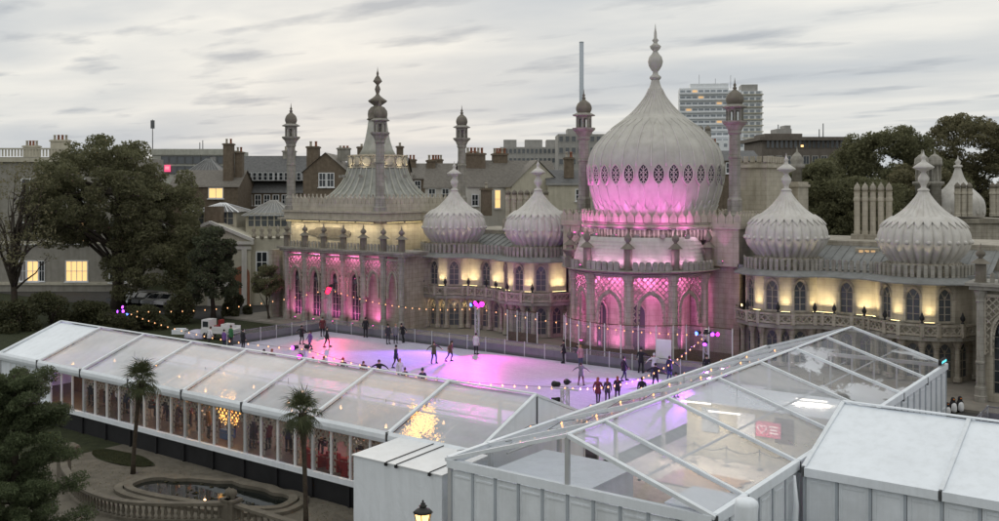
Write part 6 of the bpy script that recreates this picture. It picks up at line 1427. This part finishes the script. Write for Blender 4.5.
def gable(T, w, d, ze, zr, wall, roof, axis='x', y0=0, x0=0):
    """house body with pitched roof; axis = ridge direction"""
    g = MB(); g.b2((x0 - w / 2, y0, 0), (x0 + w / 2, y0 + d, ze))
    if axis == 'y': g.add([(x0 - w / 2, y0, ze), (x0 + w / 2, y0, ze), (x0, y0, zr), (x0 - w / 2, y0 + d, ze), (x0 + w / 2, y0 + d, ze), (x0, y0 + d, zr)], [(0, 1, 2), (5, 4, 3)])
    else: g.add([(x0 - w / 2, y0, ze), (x0 - w / 2, y0 + d, ze), (x0 - w / 2, y0 + d / 2, zr), (x0 + w / 2, y0, ze), (x0 + w / 2, y0 + d, ze), (x0 + w / 2, y0 + d / 2, zr)], [(2, 1, 0), (3, 4, 5)])
    g.build('wall', wall, T); g = MB(); o = .25
    if axis == 'y':
        for s in (-1, 1): g.add([(x0 + s * (w / 2 + o), y0 - o, ze - .15), (x0, y0 - o, zr + .08), (x0, y0 + d + o, zr + .08), (x0 + s * (w / 2 + o), y0 + d + o, ze - .15)], [(0, 1, 2, 3)])
    else:
        for yy in (y0 - o, y0 + d + o): g.add([(x0 - w / 2 - o, yy, ze - .15), (x0 + w / 2 + o, yy, ze - .15), (x0 + w / 2 + o, y0 + d / 2, zr + .08), (x0 - w / 2 - o, y0 + d / 2, zr + .08)], [(0, 1, 2, 3)])
    return g.build('roof', roof, T)
def hip(T, w, d, ze, zr, x, y, mat, rib=None):
    g = MB(); a = min(w, d) * .5; P_ = [(x - w / 2, y, ze), (x + w / 2, y, ze), (x + w / 2, y + d, ze), (x - w / 2, y + d, ze), (x - w / 2 + a * .9, y + d / 2, zr), (x + w / 2 - a * .9, y + d / 2, zr)]
    g.add(P_, [(0, 1, 5, 4), (1, 2, 5), (2, 3, 4, 5), (3, 0, 4)]); r = g.build('roof', mat, T)
    if rib:
        g = MB()
        for p_, q_ in ((0, 4), (1, 5), (2, 5), (3, 4), (4, 5)): g.bar(P_[p_], P_[q_], .2, .12)
        for k in range(1, 9): t = k / 9; g.bar((x - w / 2 + w * t, y, ze + .03), (x - w / 2 + a * .9 + (w - 1.8 * a) * t, y + d / 2, zr + .03), .09, .06)
        g.build('roof_ribs', rib, r)
    return r
# cream block behind the huge tree, with lit windows
Z = 128; T, w = bld('cream_townhouse', 'pale cream town building with glowing windows behind the bare tree', -30, 132, Z)
g = MB(); g.b2((-w / 2, 0, 0), (w / 2, 12, zpx(157, Z))); g.build('wall', 'town_wall', T); g = MB(); g.b2((-w / 2 - .3, -.4, zpx(162, Z)), (w / 2 + .3, .0, zpx(158, Z))); g.b2((-w / 2, -.2, zpx(285, Z)), (w / 2, 0, zpx(282, Z))); g.b2((-w / 2, -.2, zpx(244, Z)), (w / 2, 0, zpx(241, Z))); g.build('cornice', 'render_cream', T)
g = MB()
for k in range(26): g.box((-w / 2 + 2.2 + k * .42, .1, zpx(153, Z)), (.16, .16, .9))
g.b2((-w / 2 + 1.8, -.05, zpx(149.5, Z)), (-w / 2 + 13.4, .3, zpx(148, Z))); g.build('parapet', 'render_cream', T, kind='stuff')
X = lambda px: (px - 51) * Z / 958.3
for px, py, ww, hh, gl in ((77, 271, 2.9, 2.7, 'lit_window'), (23, 271, .9, 2.7, 'glass_curtain'), (33, 271, 1.5, 2.7, 'lit_window'), (42, 271, .7, 2.7, 'glass_dark'), (77, 303, 2.6, 2.6, 'glass_dark'), (31, 303, 2.6, 2.6, 'glass_dark'), (77, 231, 2.4, 3.2, 'lit_dim'), (29, 233, 2.2, 2.8, 'glass_dark'), (77, 190, 2.2, 3, 'glass_dark'), (30, 190, 2.2, 3, 'glass_dark'), (118, 271, 2.2, 2.9, 'glass_dark'), (118, 231, 2.2, 3, 'glass_dark'), (-10, 271, 2.4, 2.9, 'glass_dark'), (-10, 231, 2.4, 2.9, 'glass_dark')):
    win(T, X(px), zpx(py, Z), ww, hh, 0, gl, 'paint_white', (3 if ww > 2.8 else 1, 1))
chimney(T, X(40), 6, zpx(157, Z), 2.4, 1, 2.6, 4, 'render_cream'); chimney(T, X(10), 6, zpx(157, Z), 2, 1, 1.8, 4, 'render_cream')
# classical pedimented building
Z = 113; T, w = bld('pedimented_hall', 'cream classical building with a pediment and two glazed roof lanterns', 168, 284, Z)
X = lambda px: (px - 226) * Z / 958.3
g = MB(); g.b2((-w / 2, 0, 0), (w / 2, 14, zpx(238, Z))); x0, x1, xm = X(172), X(252), X(212)
g.add([(x0, -.6, zpx(241, Z)), (x1, -.6, zpx(241, Z)), (xm, -.6, zpx(224, Z)), (x0, 8, zpx(241, Z)), (x1, 8, zpx(241, Z)), (xm, 8, zpx(224, Z))], [(0, 1, 2), (1, 4, 5, 2), (3, 0, 2, 5)]); g.b2((x0, -.6, 0), (x1, 0, zpx(241, Z))); g.build('wall', 'render_cream', T)
g = MB(); g.bar((x0 - .4, -.75, zpx(240, Z)), (xm, -.75, zpx(222, Z)), .5, .35); g.bar((xm, -.751, zpx(222, Z)), (x1 + .4, -.751, zpx(240, Z)), .5, .35); g.b2((x0 - .4, -1.0, zpx(244, Z)), (x1 + .4, -.55, zpx(241, Z))); g.b2((x0 - .1, -.8, zpx(249, Z)), (x1 + .1, -.58, zpx(246, Z))); g.build('cornice', 'render_white', T)
for k in range(5): g = MB(); g.b2((x0 + .4 + k * (x1 - x0 - 1.4) / 4, -.85, 0), (x0 + 1.0 + k * (x1 - x0 - 1.4) / 4, -.6, zpx(249, Z))); g.build('pilaster', 'render_white', T)
g = MB(); g.plate([(-.95, 0), (.95, 0)] + arch_pts(1.9, 3.6, 4.6), -.68, -.6); g.build('door', 'pot_red', T, (X(243), 0, 0))
for px in (262, 275): win(T, X(px), zpx(262, Z), 1.3, 2.4, 0)
for px0, px1, pe, pr_, rib in ((179, 228, 213, 204, 'paint_white'), (231, 284, 217, 201, 'concrete')):
    g = MB(); g.b2((X(px0) + .4, 5, zpx(238, Z)), (X(px1) - .4, 11, zpx(pe, Z))); L_ = g.build('roof_lantern', 'render_cream', T); hip(T, X(px1) - X(px0), 7, zpx(pe, Z), zpx(pr_, Z), X((px0 + px1) / 2), 4.5, 'slate' if px0 < 200 else 'lead', rib)
    for k in range(6): win(T, X(px0) + 1.1 + k * (X(px1) - X(px0) - 2.2) / 5, zpx((pe + 232) / 2 - 3, Z), .75, 1.6, 5, 'glass_slate', 'render_cream', (0, 1), False)
g = MB(); g.b2((X(196), 3.2, zpx(238, Z)), (X(213), 4.6, zpx(207, Z))); g.build('chimney', 'brick_brown', T)
for px in (254, 262, 270, 278): g = MB(); g.lathe([(.25, 0), (.3, .4), (.12, .6), (.3, .9), (.1, 1.3), (0, 1.6)], 8); g.build('urn', 'stone', T, (X(px), -.1, zpx(238, Z)))
# dark brick house with a lit window
Z = 142; T, w = bld('brick_house', 'dark brick house with one glowing window behind the pediment', 170, 238, Z)
gable(T, w, 9, zpx(186, Z), zpx(170, Z), 'brick_brown', 'slate_brown', 'x'); X = lambda px: (px - 204) * Z / 958.3
win(T, X(216), zpx(193, Z), 2.1, 1.5, 0, 'lit_window', 'paint_white', (1, 0)); chimney(T, X(225), 2, zpx(186, Z), 1.4, 1.2, 6.4, 2); chimney(T, X(234), 3, zpx(186, Z), 1.1, 1.2, 5.2, 2)
win(T, X(190), zpx(205, Z), 1.4, 1.8)
Z = 150; T, w = bld('slate_house', 'pyramid slate roof house in front of the flat office block', 182, 222, Z); g = MB(); g.b2((-w / 2, 0, 0), (w / 2, 7, zpx(176, Z))); g.build('wall', 'brick_brown', T); hip(T, w + .4, 7.4, zpx(176, Z), zpx(158, Z), 0, -.2, 'slate', 'lead')
# flat office block with red sign
Z = 185; T, w = bld('office_block', 'flat grey office block with ribbon windows and a small red sign', 152, 232, Z)
g = MB(); g.b2((-w / 2, 0, 0), (w / 2, 12, zpx(150, Z))); g.b2((-w / 2 - .3, -.3, zpx(155, Z)), (w / 2 + .3, 0, zpx(149, Z))); g.build('wall', 'copper_ribs', T); X = lambda px: (px - 192) * Z / 958.3
for k in range(9): win(T, X(165 + k * 8), zpx(160, Z), 1.35, 1.4, 0, 'glass_slate' if k != 6 else 'glass_curtain', 'alu_dark', (0, 0), False)
for k in range(9): win(T, X(165 + k * 8), zpx(170, Z), 1.35, 1.4, 0, 'glass_slate', 'alu_dark', (0, 0), False)
g = MB(); g.box((0, 0, 0), (1.15, .2, 1.3)); o = g.build('sign_panel', 'red_sign', T, (X(168), -.3, zpx(168.5, Z)))
g = MB(); g.box((0, -.12, .28), (.8, .03, .14)); g.box((0, -.12, -.05), (.8, .03, .14)); g.build('lettering', 'white_print', o)
for px, h in ((147, 6.5), (195, 2), (198, 2.4)): g = MB(); g.tube([(0, 0, 0), (0, 0, h)], .09, 5); g.box((0, 0, h * .85), (.7, .3, 1.6)) if px < 150 else None; g.build('aerial', 'alu_dark', T, (X(px), 3, zpx(152, Z)))
# slate terrace with dormers
Z = 150; T, w = bld('terrace_house', 'long slate-roofed terrace with white dormer windows left of the spire', 228, 312, Z)
gable(T, w, 12, zpx(192, Z), zpx(155, Z), 'brick_brown', 'slate', 'x'); X = lambda px: (px - 270) * Z / 958.3
for px0, n in ((263, 6), (284, 4), (299, 3)):
    g = MB(); g.b2((X(px0) - n * .45, -.1, zpx(181, Z)), (X(px0) + n * .45, 4, zpx(172, Z))); d_ = g.build('dormer', 'lead', T)
    for k in range(n): win(T, X(px0) + (k - (n - 1) / 2) * .85, zpx(176.5, Z), .6, 1.2, -.12, 'glass_dark', 'paint_white', (0, 1), False)
for k in range(6): win(T, X(240 + k * 9), zpx(200, Z), .9, 1.6)
chimney(T, X(281), 6, zpx(158, Z), 2.0, 1, 1.4, 3, 'stone_grey'); g = MB(); g.b2((X(229), 14, 0), (X(256), 20, zpx(154.5, Z))); g.build('rear_block', 'render_white', T)
# brick gable house by the spire
Z = 132; T, w = bld('brick_gable_house', 'brown brick gabled house with two sash windows left of the spire', 303, 348, Z)
gable(T, w, 10, zpx(172, Z), zpx(153, Z), 'brick_brown', 'slate_brown', 'y'); X = lambda px: (px - 325.5) * Z / 958.3
for px in (322.5, 330.5): win(T, X(px), zpx(180, Z), .95, 1.9, 0, 'glass_dark', 'paint_white', (1, 1))
chimney(T, X(312), 1, zpx(178, Z), 1.6, 1.5, 4.4, 2); chimney(T, X(338), 5, zpx(160, Z), 1.7, 1.2, 1.9, 3, 'stone_grey', .3)
Z = 136; T, w = bld('brick_house', 'dark brick house half hidden behind the tent-shaped spire', 345, 404, Z); gable(T, w, 10, zpx(170, Z), zpx(157, Z), 'brick_brown', 'slate', 'x'); chimney(T, -1, 2, zpx(170, Z), 3.3, 1.4, 3.4, 4, 'brick_brown', .4); chimney(T, 3.4, 2, zpx(168, Z), .9, .9, 3.2, 1, 'brick_brown', .5)
win(T, 2.6, zpx(178, Z), 1, 1.7)
Z = 150; T, w = bld('terrace_house', 'low slate terrace roofs between spire and right minaret', 396, 452, Z); gable(T, w, 10, zpx(178, Z), zpx(163, Z), 'brick_brown', 'slate_brown', 'x')
for x, n in ((-2.5, 3), (1.8, 4)): chimney(T, x, 4, zpx(168, Z), 1.8, 1, 1.5, n)
for k in range(4): win(T, -3 + k * 2, zpx(186, Z), .9, 1.6)
Z = 128; T, w = bld('slate_house', 'brown-roofed house behind the left onion dome', 425, 478, Z); gable(T, w, 9, zpx(187, Z), zpx(163, Z), 'render_white', 'slate_brown', 'x'); chimney(T, 2.8, 3, zpx(172, Z), 1.7, 1, 2.2, 4); chimney(T, -3.0, 4, zpx(168, Z), 1.2, 1, 1.2, 2)
for k in range(4): win(T, -2.6 + k * 1.8, zpx(194, Z), .9, 1.4)
Z = 122; T, w = bld('gabled_house', 'white house with slate roof and broad cream gable behind the onion domes', 466, 562, Z, turn=radians(14))
gable(T, w, 9, zpx(186, Z), zpx(160, Z), 'render_white', 'slate_brown', 'x'); X = lambda px: (px - 514) * Z / 958.3
gable(T, 6.6, 3.2, zpx(186, Z), zpx(161, Z), 'render_cream', 'slate_brown', 'y', -3.2, X(531))
win(T, X(497), zpx(199, Z), .75, 2.3, 0, 'lit_window', 'paint_white', (0, 1)); win(T, X(487), zpx(200, Z), .8, 1.2, 0); win(T, X(474), zpx(200, Z), .8, 1.4, 0)
chimney(T, X(480), 3.5, zpx(168, Z), 2.6, 1, 2.0, 5); chimney(T, X(508), 4.5, zpx(164, Z), 1.9, 1, 1.5, 5); chimney(T, X(481), -2.5, zpx(215, Z), 1.2, 1, 3.4, 1)
Z = 118; T, w = bld('slate_house', 'small dark slate roof between cream gable and great dome', 548, 592, Z); gable(T, w, 8, zpx(184, Z), zpx(170, Z), 'render_cream', 'slate', 'x'); chimney(T, 0, 2, zpx(178, Z), 1.2, 1, 2.6, 2); win(T, 1.2, zpx(195, Z), 1, 1.4)
# far modern blocks
def modern(name, label, px0, px1, py, Z, floors, cols, wall, glass, fh=3.2, turn=0, lit=()):
    T, w = bld(name, label, px0, px1, Z, turn=turn); zt = zpx(py, Z); g = MB(); g.b2((-w / 2, 0, 0), (w / 2, 14, zt)); g.build('wall', wall, T)
    for f in range(floors):
        for c in range(cols): win(T, -w / 2 + w * (c + .5) / cols, zt - 1.4 - f * fh, w / cols * .68, fh * .5, 0, 'lit_dim' if (f, c) in lit else glass, 'concrete', (0, 0), False)
    return T, w, zt
T, w, zt = modern('far_block', 'pale grey hospital-like block far behind the gabled house', 500, 560, 147, 330, 5, 14, 'concrete', 'glass_slate', lit=((3, 11), (2, 5)))
for x, ww in ((-w * .44, 4.5), (-w * .08, 6), (w * .28, 5.5)): g = MB(); g.b2((x, 2, zt), (x + ww, 9, zt + 2.6)); g.build('plant_room', 'concrete', T)
T, w, zt = modern('far_block', 'brown-grey flat office block behind the left saloon minaret', 558, 608, 134, 270, 6, 8, 'concrete', 'glass_slate', lit=((2, 1),))
g = MB(); g.b2((-w * .3, 2, zt), (w * .2, 9, zt + 1.6)); g.build('plant_room', 'concrete', T)
# observation tower: a thin mast on the sea front
Z = 900; v = at(581.5, 190, Z); b = MB(); TH = zpx(43, Z)
b.lathe([(2.3, 0), (2.1, TH)], 16); T = thing('observation_tower', 'very tall thin grey observation mast rising behind the left saloon minaret', 'tower', (v.x, v.y, 0)); b.build('mast', 'mast_grey', T)
b = MB(); b.lathe([(2.1, TH), (2.2, TH + .2), (2.2, TH + 1), (0, TH + 1.1)], 16); b.build('cap', 'mast_grey', T)
# tower block of flats
Z = 460; T, w = bld('tower_block', 'white high-rise block of flats right of the great dome', 680, 728, Z, turn=radians(-8)); zt = zpx(88, Z); X = lambda px: (px - 704) * Z / 958.3
g = MB(); g.b2((-w / 2, 0, 0), (w / 2, 16, zt)); g.b2((-w * .28, 1, zt), (w / 2, 14, zt + 2.2)); g.build('wall', 'block_white', T)
g = MB(); g.b2((X(728) + .1, 3, 0), (X(741), 15, zpx(90, Z))); g.build('service_core', 'block_white', T)
g = MB(); g.b2((X(741) + .1, 1, 0), (X(761), 17, zpx(91.5, Z))); g.build('side_wing', 'block_white', T); g = MB(); g.b2((X(741), 3, zpx(91.5, Z)), (X(757), 14, zpx(84.5, Z))); g.build('plant_room', 'concrete', T)
NF = 17; fh = 2.95
for f in range(NF):
    z = zt - 1.7 - f * fh
    for c in range(8):
        lit = (f, c) in ((0, 2), (1, 3), (2, 6), (5, 6), (3, 1), (9, 5), (10, 7)); g = MB(); g.box((0, -.02, 0), (w / 8 * .78, .1, 1.35)); g.build('window', 'lit_dim' if lit else 'block_dark', T, (-w / 2 + w * (c + .5) / 8, 0, z))
    g = MB(); g.b2((-w / 2 - .2, -1.3, z - 1.35), (w / 2 + .2, 0, z - 1.0)); g.b2((-w / 2 - .2, -1.35, z - 1.0), (w / 2 + .2, -1.25, z - .45)); g.build('balcony', 'block_white', T)
    for c in range(3):
        g = MB(); g.box((0, -.02, 0), (2.0, .1, 1.4)); g.build('window', 'block_dark', T, (X(745) + c * 2.9, 1, z - .8))
    g = MB(); g.b2((X(741), -.2, z - 2.0), (X(761) + .4, 1, z - 1.5)); g.build('balcony', 'render_cream', T)
for px, h in ((700, 5), (731, 4.5), (716, 3)): g = MB(); g.tube([(0, 0, 0), (0, 0, h + 2)], .12, 4); g.build('aerial', 'alu_dark', T, (X(px), 5, zt))
g = MB(); g.b2((X(668), -8, 0), (X(800), 0, zpx(141, Z))); T2 = thing('podium_block', 'low pale flat-roofed block at the foot of the high-rise', 'building', T.location, YAW); g.build('wall', 'block_white', T2)
for k in range(16): g = MB(); g.box((0, -.02, 0), (1.6, .1, 1.6)); g.build('window', 'block_dark', T2, (X(672) + 1 + k * 3.8, -8, zpx(146, Z)))
# dark brown flat-roofed block
Z = 165; T, w = bld('brown_block', 'dark brown flat-roofed office block with a band of tall windows', 762, 846, Z); X = lambda px: (px - 804) * Z / 958.3; zt = zpx(137, Z)
g = MB(); g.b2((-w / 2, 0, 0), (w / 2, 12, zt - .6)); g.build('wall', 'concrete_brown', T); g = MB(); g.b2((-w / 2 - .6, -.7, zt - .6), (w / 2 + .6, 12.5, zt)); g.b2((X(768), 2, zt), (X(806), 9, zt + .7)); g.build('roof', 'concrete_brown', T)
g = MB(); g.b2((X(782), 3, zt + .7), (X(797), 7, zt + 1.6)); g.b2((X(790), 3, zt + 1.6), (X(796), 6, zt + 2.2)); g.build('plant_room', 'concrete', T)
for k in range(17): win(T, X(768 + k * 4.6), zpx(143, Z), .55, 1.7, 0, 'glass_slate', 'concrete_brown', (0, 0), False)
g = MB(); g.box((0, 0, 0), (.4, .1, .3)); g.build('lamp_box', 'lantern_glow', T, (X(802), -.1, zpx(146, Z)))
for k in range(8): win(T, X(770 + k * 9), zpx(160, Z), 1.0, 1.4, 0, 'glass_slate', 'concrete', (1, 0), False)
for px, h in ((827, 1.6), (831, 2.6), (785, 2.4)): g = MB(); g.tube([(0, 0, 0), (0, 0, h)], .09, 5); g.build('flue', 'alu_dark', T, (X(px), 4, zt))
Z = 150; T, w = bld('brick_house', 'dark brick houses glimpsed between great dome and battlement tower', 660, 760, Z); gable(T, w, 9, zpx(160, Z), zpx(150, Z), 'brick_brown', 'slate', 'x'); chimney(T, 1, 3, zpx(158, Z), 1.5, 1, 2.5, 3); win(T, 3, zpx(168, Z), 1, 1.6)
# domed gatehouse behind the right-hand onion dome
Z = 105; T, w = bld('domed_gatehouse', 'smaller pale domed building with twin turrets behind the right-hand onion dome', 938, 1010, Z); X = lambda px: (px - 974) * Z / 958.3; z0 = zpx(214, Z)
g = MB(); g.b2((-w / 2, 0, 0), (w / 2, 8, z0 - .6)); g.b2((-w / 2 - .2, -.3, z0 - 1.0), (w / 2 + .2, 8, z0 - .5)); g.build('wall', 'stone', T)
P_ = spline([(2.6, 0), (2.75, .4), (2.75, 1.2), (2.6, 1.9), (2.1, 2.6), (1.3, 3.4), (.75, 4.2), (.45, 5.0), (.3, 5.6)], 3); g = MB(); g.lathe(P_, 160, mod=lambda a, z: 1 + (.02 if abs(((a * 20 / 6.2832) % 1) - .5) < .15 else 0)); g.lathe([(.3, 5.5), (.5, 5.6), (.45, 5.8), (.2, 5.9), (.35, 6.2), (.1, 6.5), (0, 7)], 10); g.build('dome', 'dome', T, (X(971), 3, z0 - .4))
oc2 = MB(); oc2.lathe([(.25, -.05), (.36, -.05), (.36, .05), (.25, .05)], 12); oc2.lathe([(0, 0), (.26, .01)], 12, m=1); O2 = oc2.mesh('round_window', ['dome', 'glass_dark'])
for k in range(16): a = 2 * pi * k / 16; put('round_window', O2, T, (X(971) + 2.75 * cos(a), 3 + 2.75 * sin(a), z0 + .25), rot=(radians(90), 0, a + pi / 2))
for px in (930, 943):
    g = MB(); g.lathe([(.7, 0), (.7, zpx(186, Z)), (1.0, zpx(184, Z)), (1.0, zpx(181.5, Z)), (.55, zpx(181, Z)), (.55, zpx(166, Z)), (.85, zpx(165, Z)), (.8, zpx(163, Z)), (.75, zpx(158, Z)), (.4, zpx(155, Z)), (.1, zpx(153, Z)), (0, zpx(148, Z))], 12)
    for k in range(8): a = 2 * pi * k / 8; g.box((.62 * cos(a), .62 * sin(a), zpx(173, Z)), (.16, .16, 1.6), a)
    g.build('turret', 'stone_grey', T, (X(px), 2, 0))
for px in (953, 959, 965, 988, 993): put('chimney_pot', P2, T, (X(px), -1.0, zpx(216, Z)), scale=(1.1, 1.1, 1.25))
# glazed roof beside the right-hand dome, and the pavilion roof edge
v = at(972, 252, 74); g = MB(); g.add([(-3, 0, 0), (3, 0, 0), (3, 2.4, 1.2), (-3, 2.4, 1.2)], [(0, 1, 2, 3)])
T = thing('glass_roof', 'reflective ridged glass roof behind the right-hand onion dome', 'roof', (v.x, v.y, v.z - .6), .0); g.build('glazing', 'glass_curtain', T); g = MB()
for k in range(13): g.bar((-3 + k * .5, 0, .03), (-3 + k * .5, 2.4, 1.23), .06)
g.build('glazing_bar', 'alu', T)
# ------------------------------------------------------------------ cars and the ice buggy
def car(label, x, y, rz, paint, L=4.3):
    T = thing('parked_car', label, 'car', (x, y, -.05), rz, 'cars parked beneath the trees'); W2 = .88
    prof_ = [(-L / 2, .35), (-L / 2 + .05, .75), (-L / 2 + .9, .92), (-L / 2 + 1.5, 1.4), (-L / 2 + 2.9, 1.42), (L / 2 - .5, .95), (L / 2 - .05, .85), (L / 2, .4), (L / 2 - .3, .28), (-L / 2 + .3, .28)]
    g = MB(); n = len(prof_); vs = []
    for s, sh_ in ((-1, 1.0), (1, 1.0)):
        for x_, z_ in prof_: vs.append((x_, s * W2 * (.82 if z_ > 1.2 else 1), z_))
    g.add(vs, [(i, (i + 1) % n, n + (i + 1) % n, n + i) for i in range(n)] + [tuple(range(n))[::-1], tuple(range(n, 2 * n))]); g.build('body', paint, T)
    g = MB()
    for s in (-1, 1): g.add([(-L / 2 + 1.0, s * (W2 + .005) * .985, .95), (L / 2 - .65, s * (W2 + .005) * .985, .97), (-L / 2 + 2.85, s * W2 * .835, 1.36), (-L / 2 + 1.55, s * W2 * .835, 1.35)], [(0, 1, 2, 3)])
    g.add([(L / 2 - .52, -.7, .97), (L / 2 - .52, .7, .97), (-L / 2 + 2.95, .62, 1.41), (-L / 2 + 2.95, -.62, 1.41)], [(0, 1, 2, 3)]); g.add([(-L / 2 + .88, -.7, .94), (-L / 2 + .88, .7, .94), (-L / 2 + 1.46, .62, 1.39), (-L / 2 + 1.46, -.62, 1.39)], [(0, 1, 2, 3)]); g.build('windows', 'glass_dark', T)
    for sx in (-1, 1):
        for sy in (-1, 1): g = MB(); g.lathe([(.18, -.1), (.31, -.09), (.32, 0), (.31, .09), (.18, .1)], 14); w_ = g.build('wheel', 'rubber', T, (sx * L * .31, sy * .8, .32), rot=(radians(90), 0, 0)); g = MB(); g.lathe([(0, -.11), (.18, -.105), (.18, .105), (0, .11)], 10); g.build('rim', 'alu', w_)
    for sy in (-1, 1): g = MB(); g.box((L / 2 - .03, sy * .6, .68), (.08, .3, .14)); g.build('headlight', 'paint_white', T)
for k, (px, py, pt, lb) in enumerate(((126, 303, 'car_black', 'black car parked furthest left beneath the huge tree'), (137, 303.5, 'car_silver', 'silver car parked second from the left beneath the tree'), (148, 304, 'car_black', 'dark car parked between two silver ones'), (160, 305, 'car_silver', 'silver car parked second from the right by the shrub'), (172, 305.5, 'car_white', 'white car parked furthest right by the pine'))):
    v = on(px, py, -.05); car(lb, v.x, v.y, YAW + radians(62), pt)
v = on(220, 338, 0); BG = thing('ice_buggy', 'small white open-backed utility buggy with red seat parked beside the ice', 'buggy', (v.x, v.y, -.06), radians(20))
g = MB(); g.b2((-1.6, -.65, .35), (-.4, .65, .95)); g.b2((-1.55, -.6, .95), (-.75, .6, 1.75)); g.build('cab', 'car_white', BG)
g = MB(); g.b2((-1.57, -.5, 1.1), (-1.54, .5, 1.65)); g.b2((-1.4, -.62, 1.1), (-.85, -.59, 1.6)); g.build('windscreen', 'glass_dark', BG)
g = MB(); g.b2((-.38, -.7, .55), (1.7, .7, .95)); g.b2((-.38, -.72, .9), (1.7, -.66, 1.2)); g.b2((-.38, .66, .9), (1.7, .72, 1.2)); g.b2((.4, -.5, .95), (1.2, .5, 1.4)); g.build('load_bed', 'car_white', BG)
g = MB(); g.b2((-.3, -.55, .95), (.2, .55, 1.25)); g.b2((.0, -.3, 1.2), (.25, .3, 1.75)); g.build('seat', 'red_cloth', BG)
for sx in (-1.1, 1.1):
    for sy in (-.62, .62): g = MB(); g.lathe([(.12, -.1), (.28, -.1), (.3, 0), (.28, .1), (.12, .1)], 12); g.build('wheel', 'rubber', BG, (sx, sy, .32), rot=(radians(90), 0, 0))
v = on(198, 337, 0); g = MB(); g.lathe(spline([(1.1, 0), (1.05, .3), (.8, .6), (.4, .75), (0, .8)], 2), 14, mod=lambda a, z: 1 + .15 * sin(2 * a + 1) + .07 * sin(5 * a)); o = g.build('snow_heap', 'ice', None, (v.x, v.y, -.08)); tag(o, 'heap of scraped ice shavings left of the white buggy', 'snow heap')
v = on(180, 333, 0); g = MB(); g.box((0, 0, .2), (1.3, .8, .4)); g.box((0, 0, .45), (1.0, .6, .12)); o = g.build('covered_crate', 'pvc_grey', None, (v.x, v.y, -.08), .5); tag(o, 'low grey covered crate beside the ice shavings', 'crate')
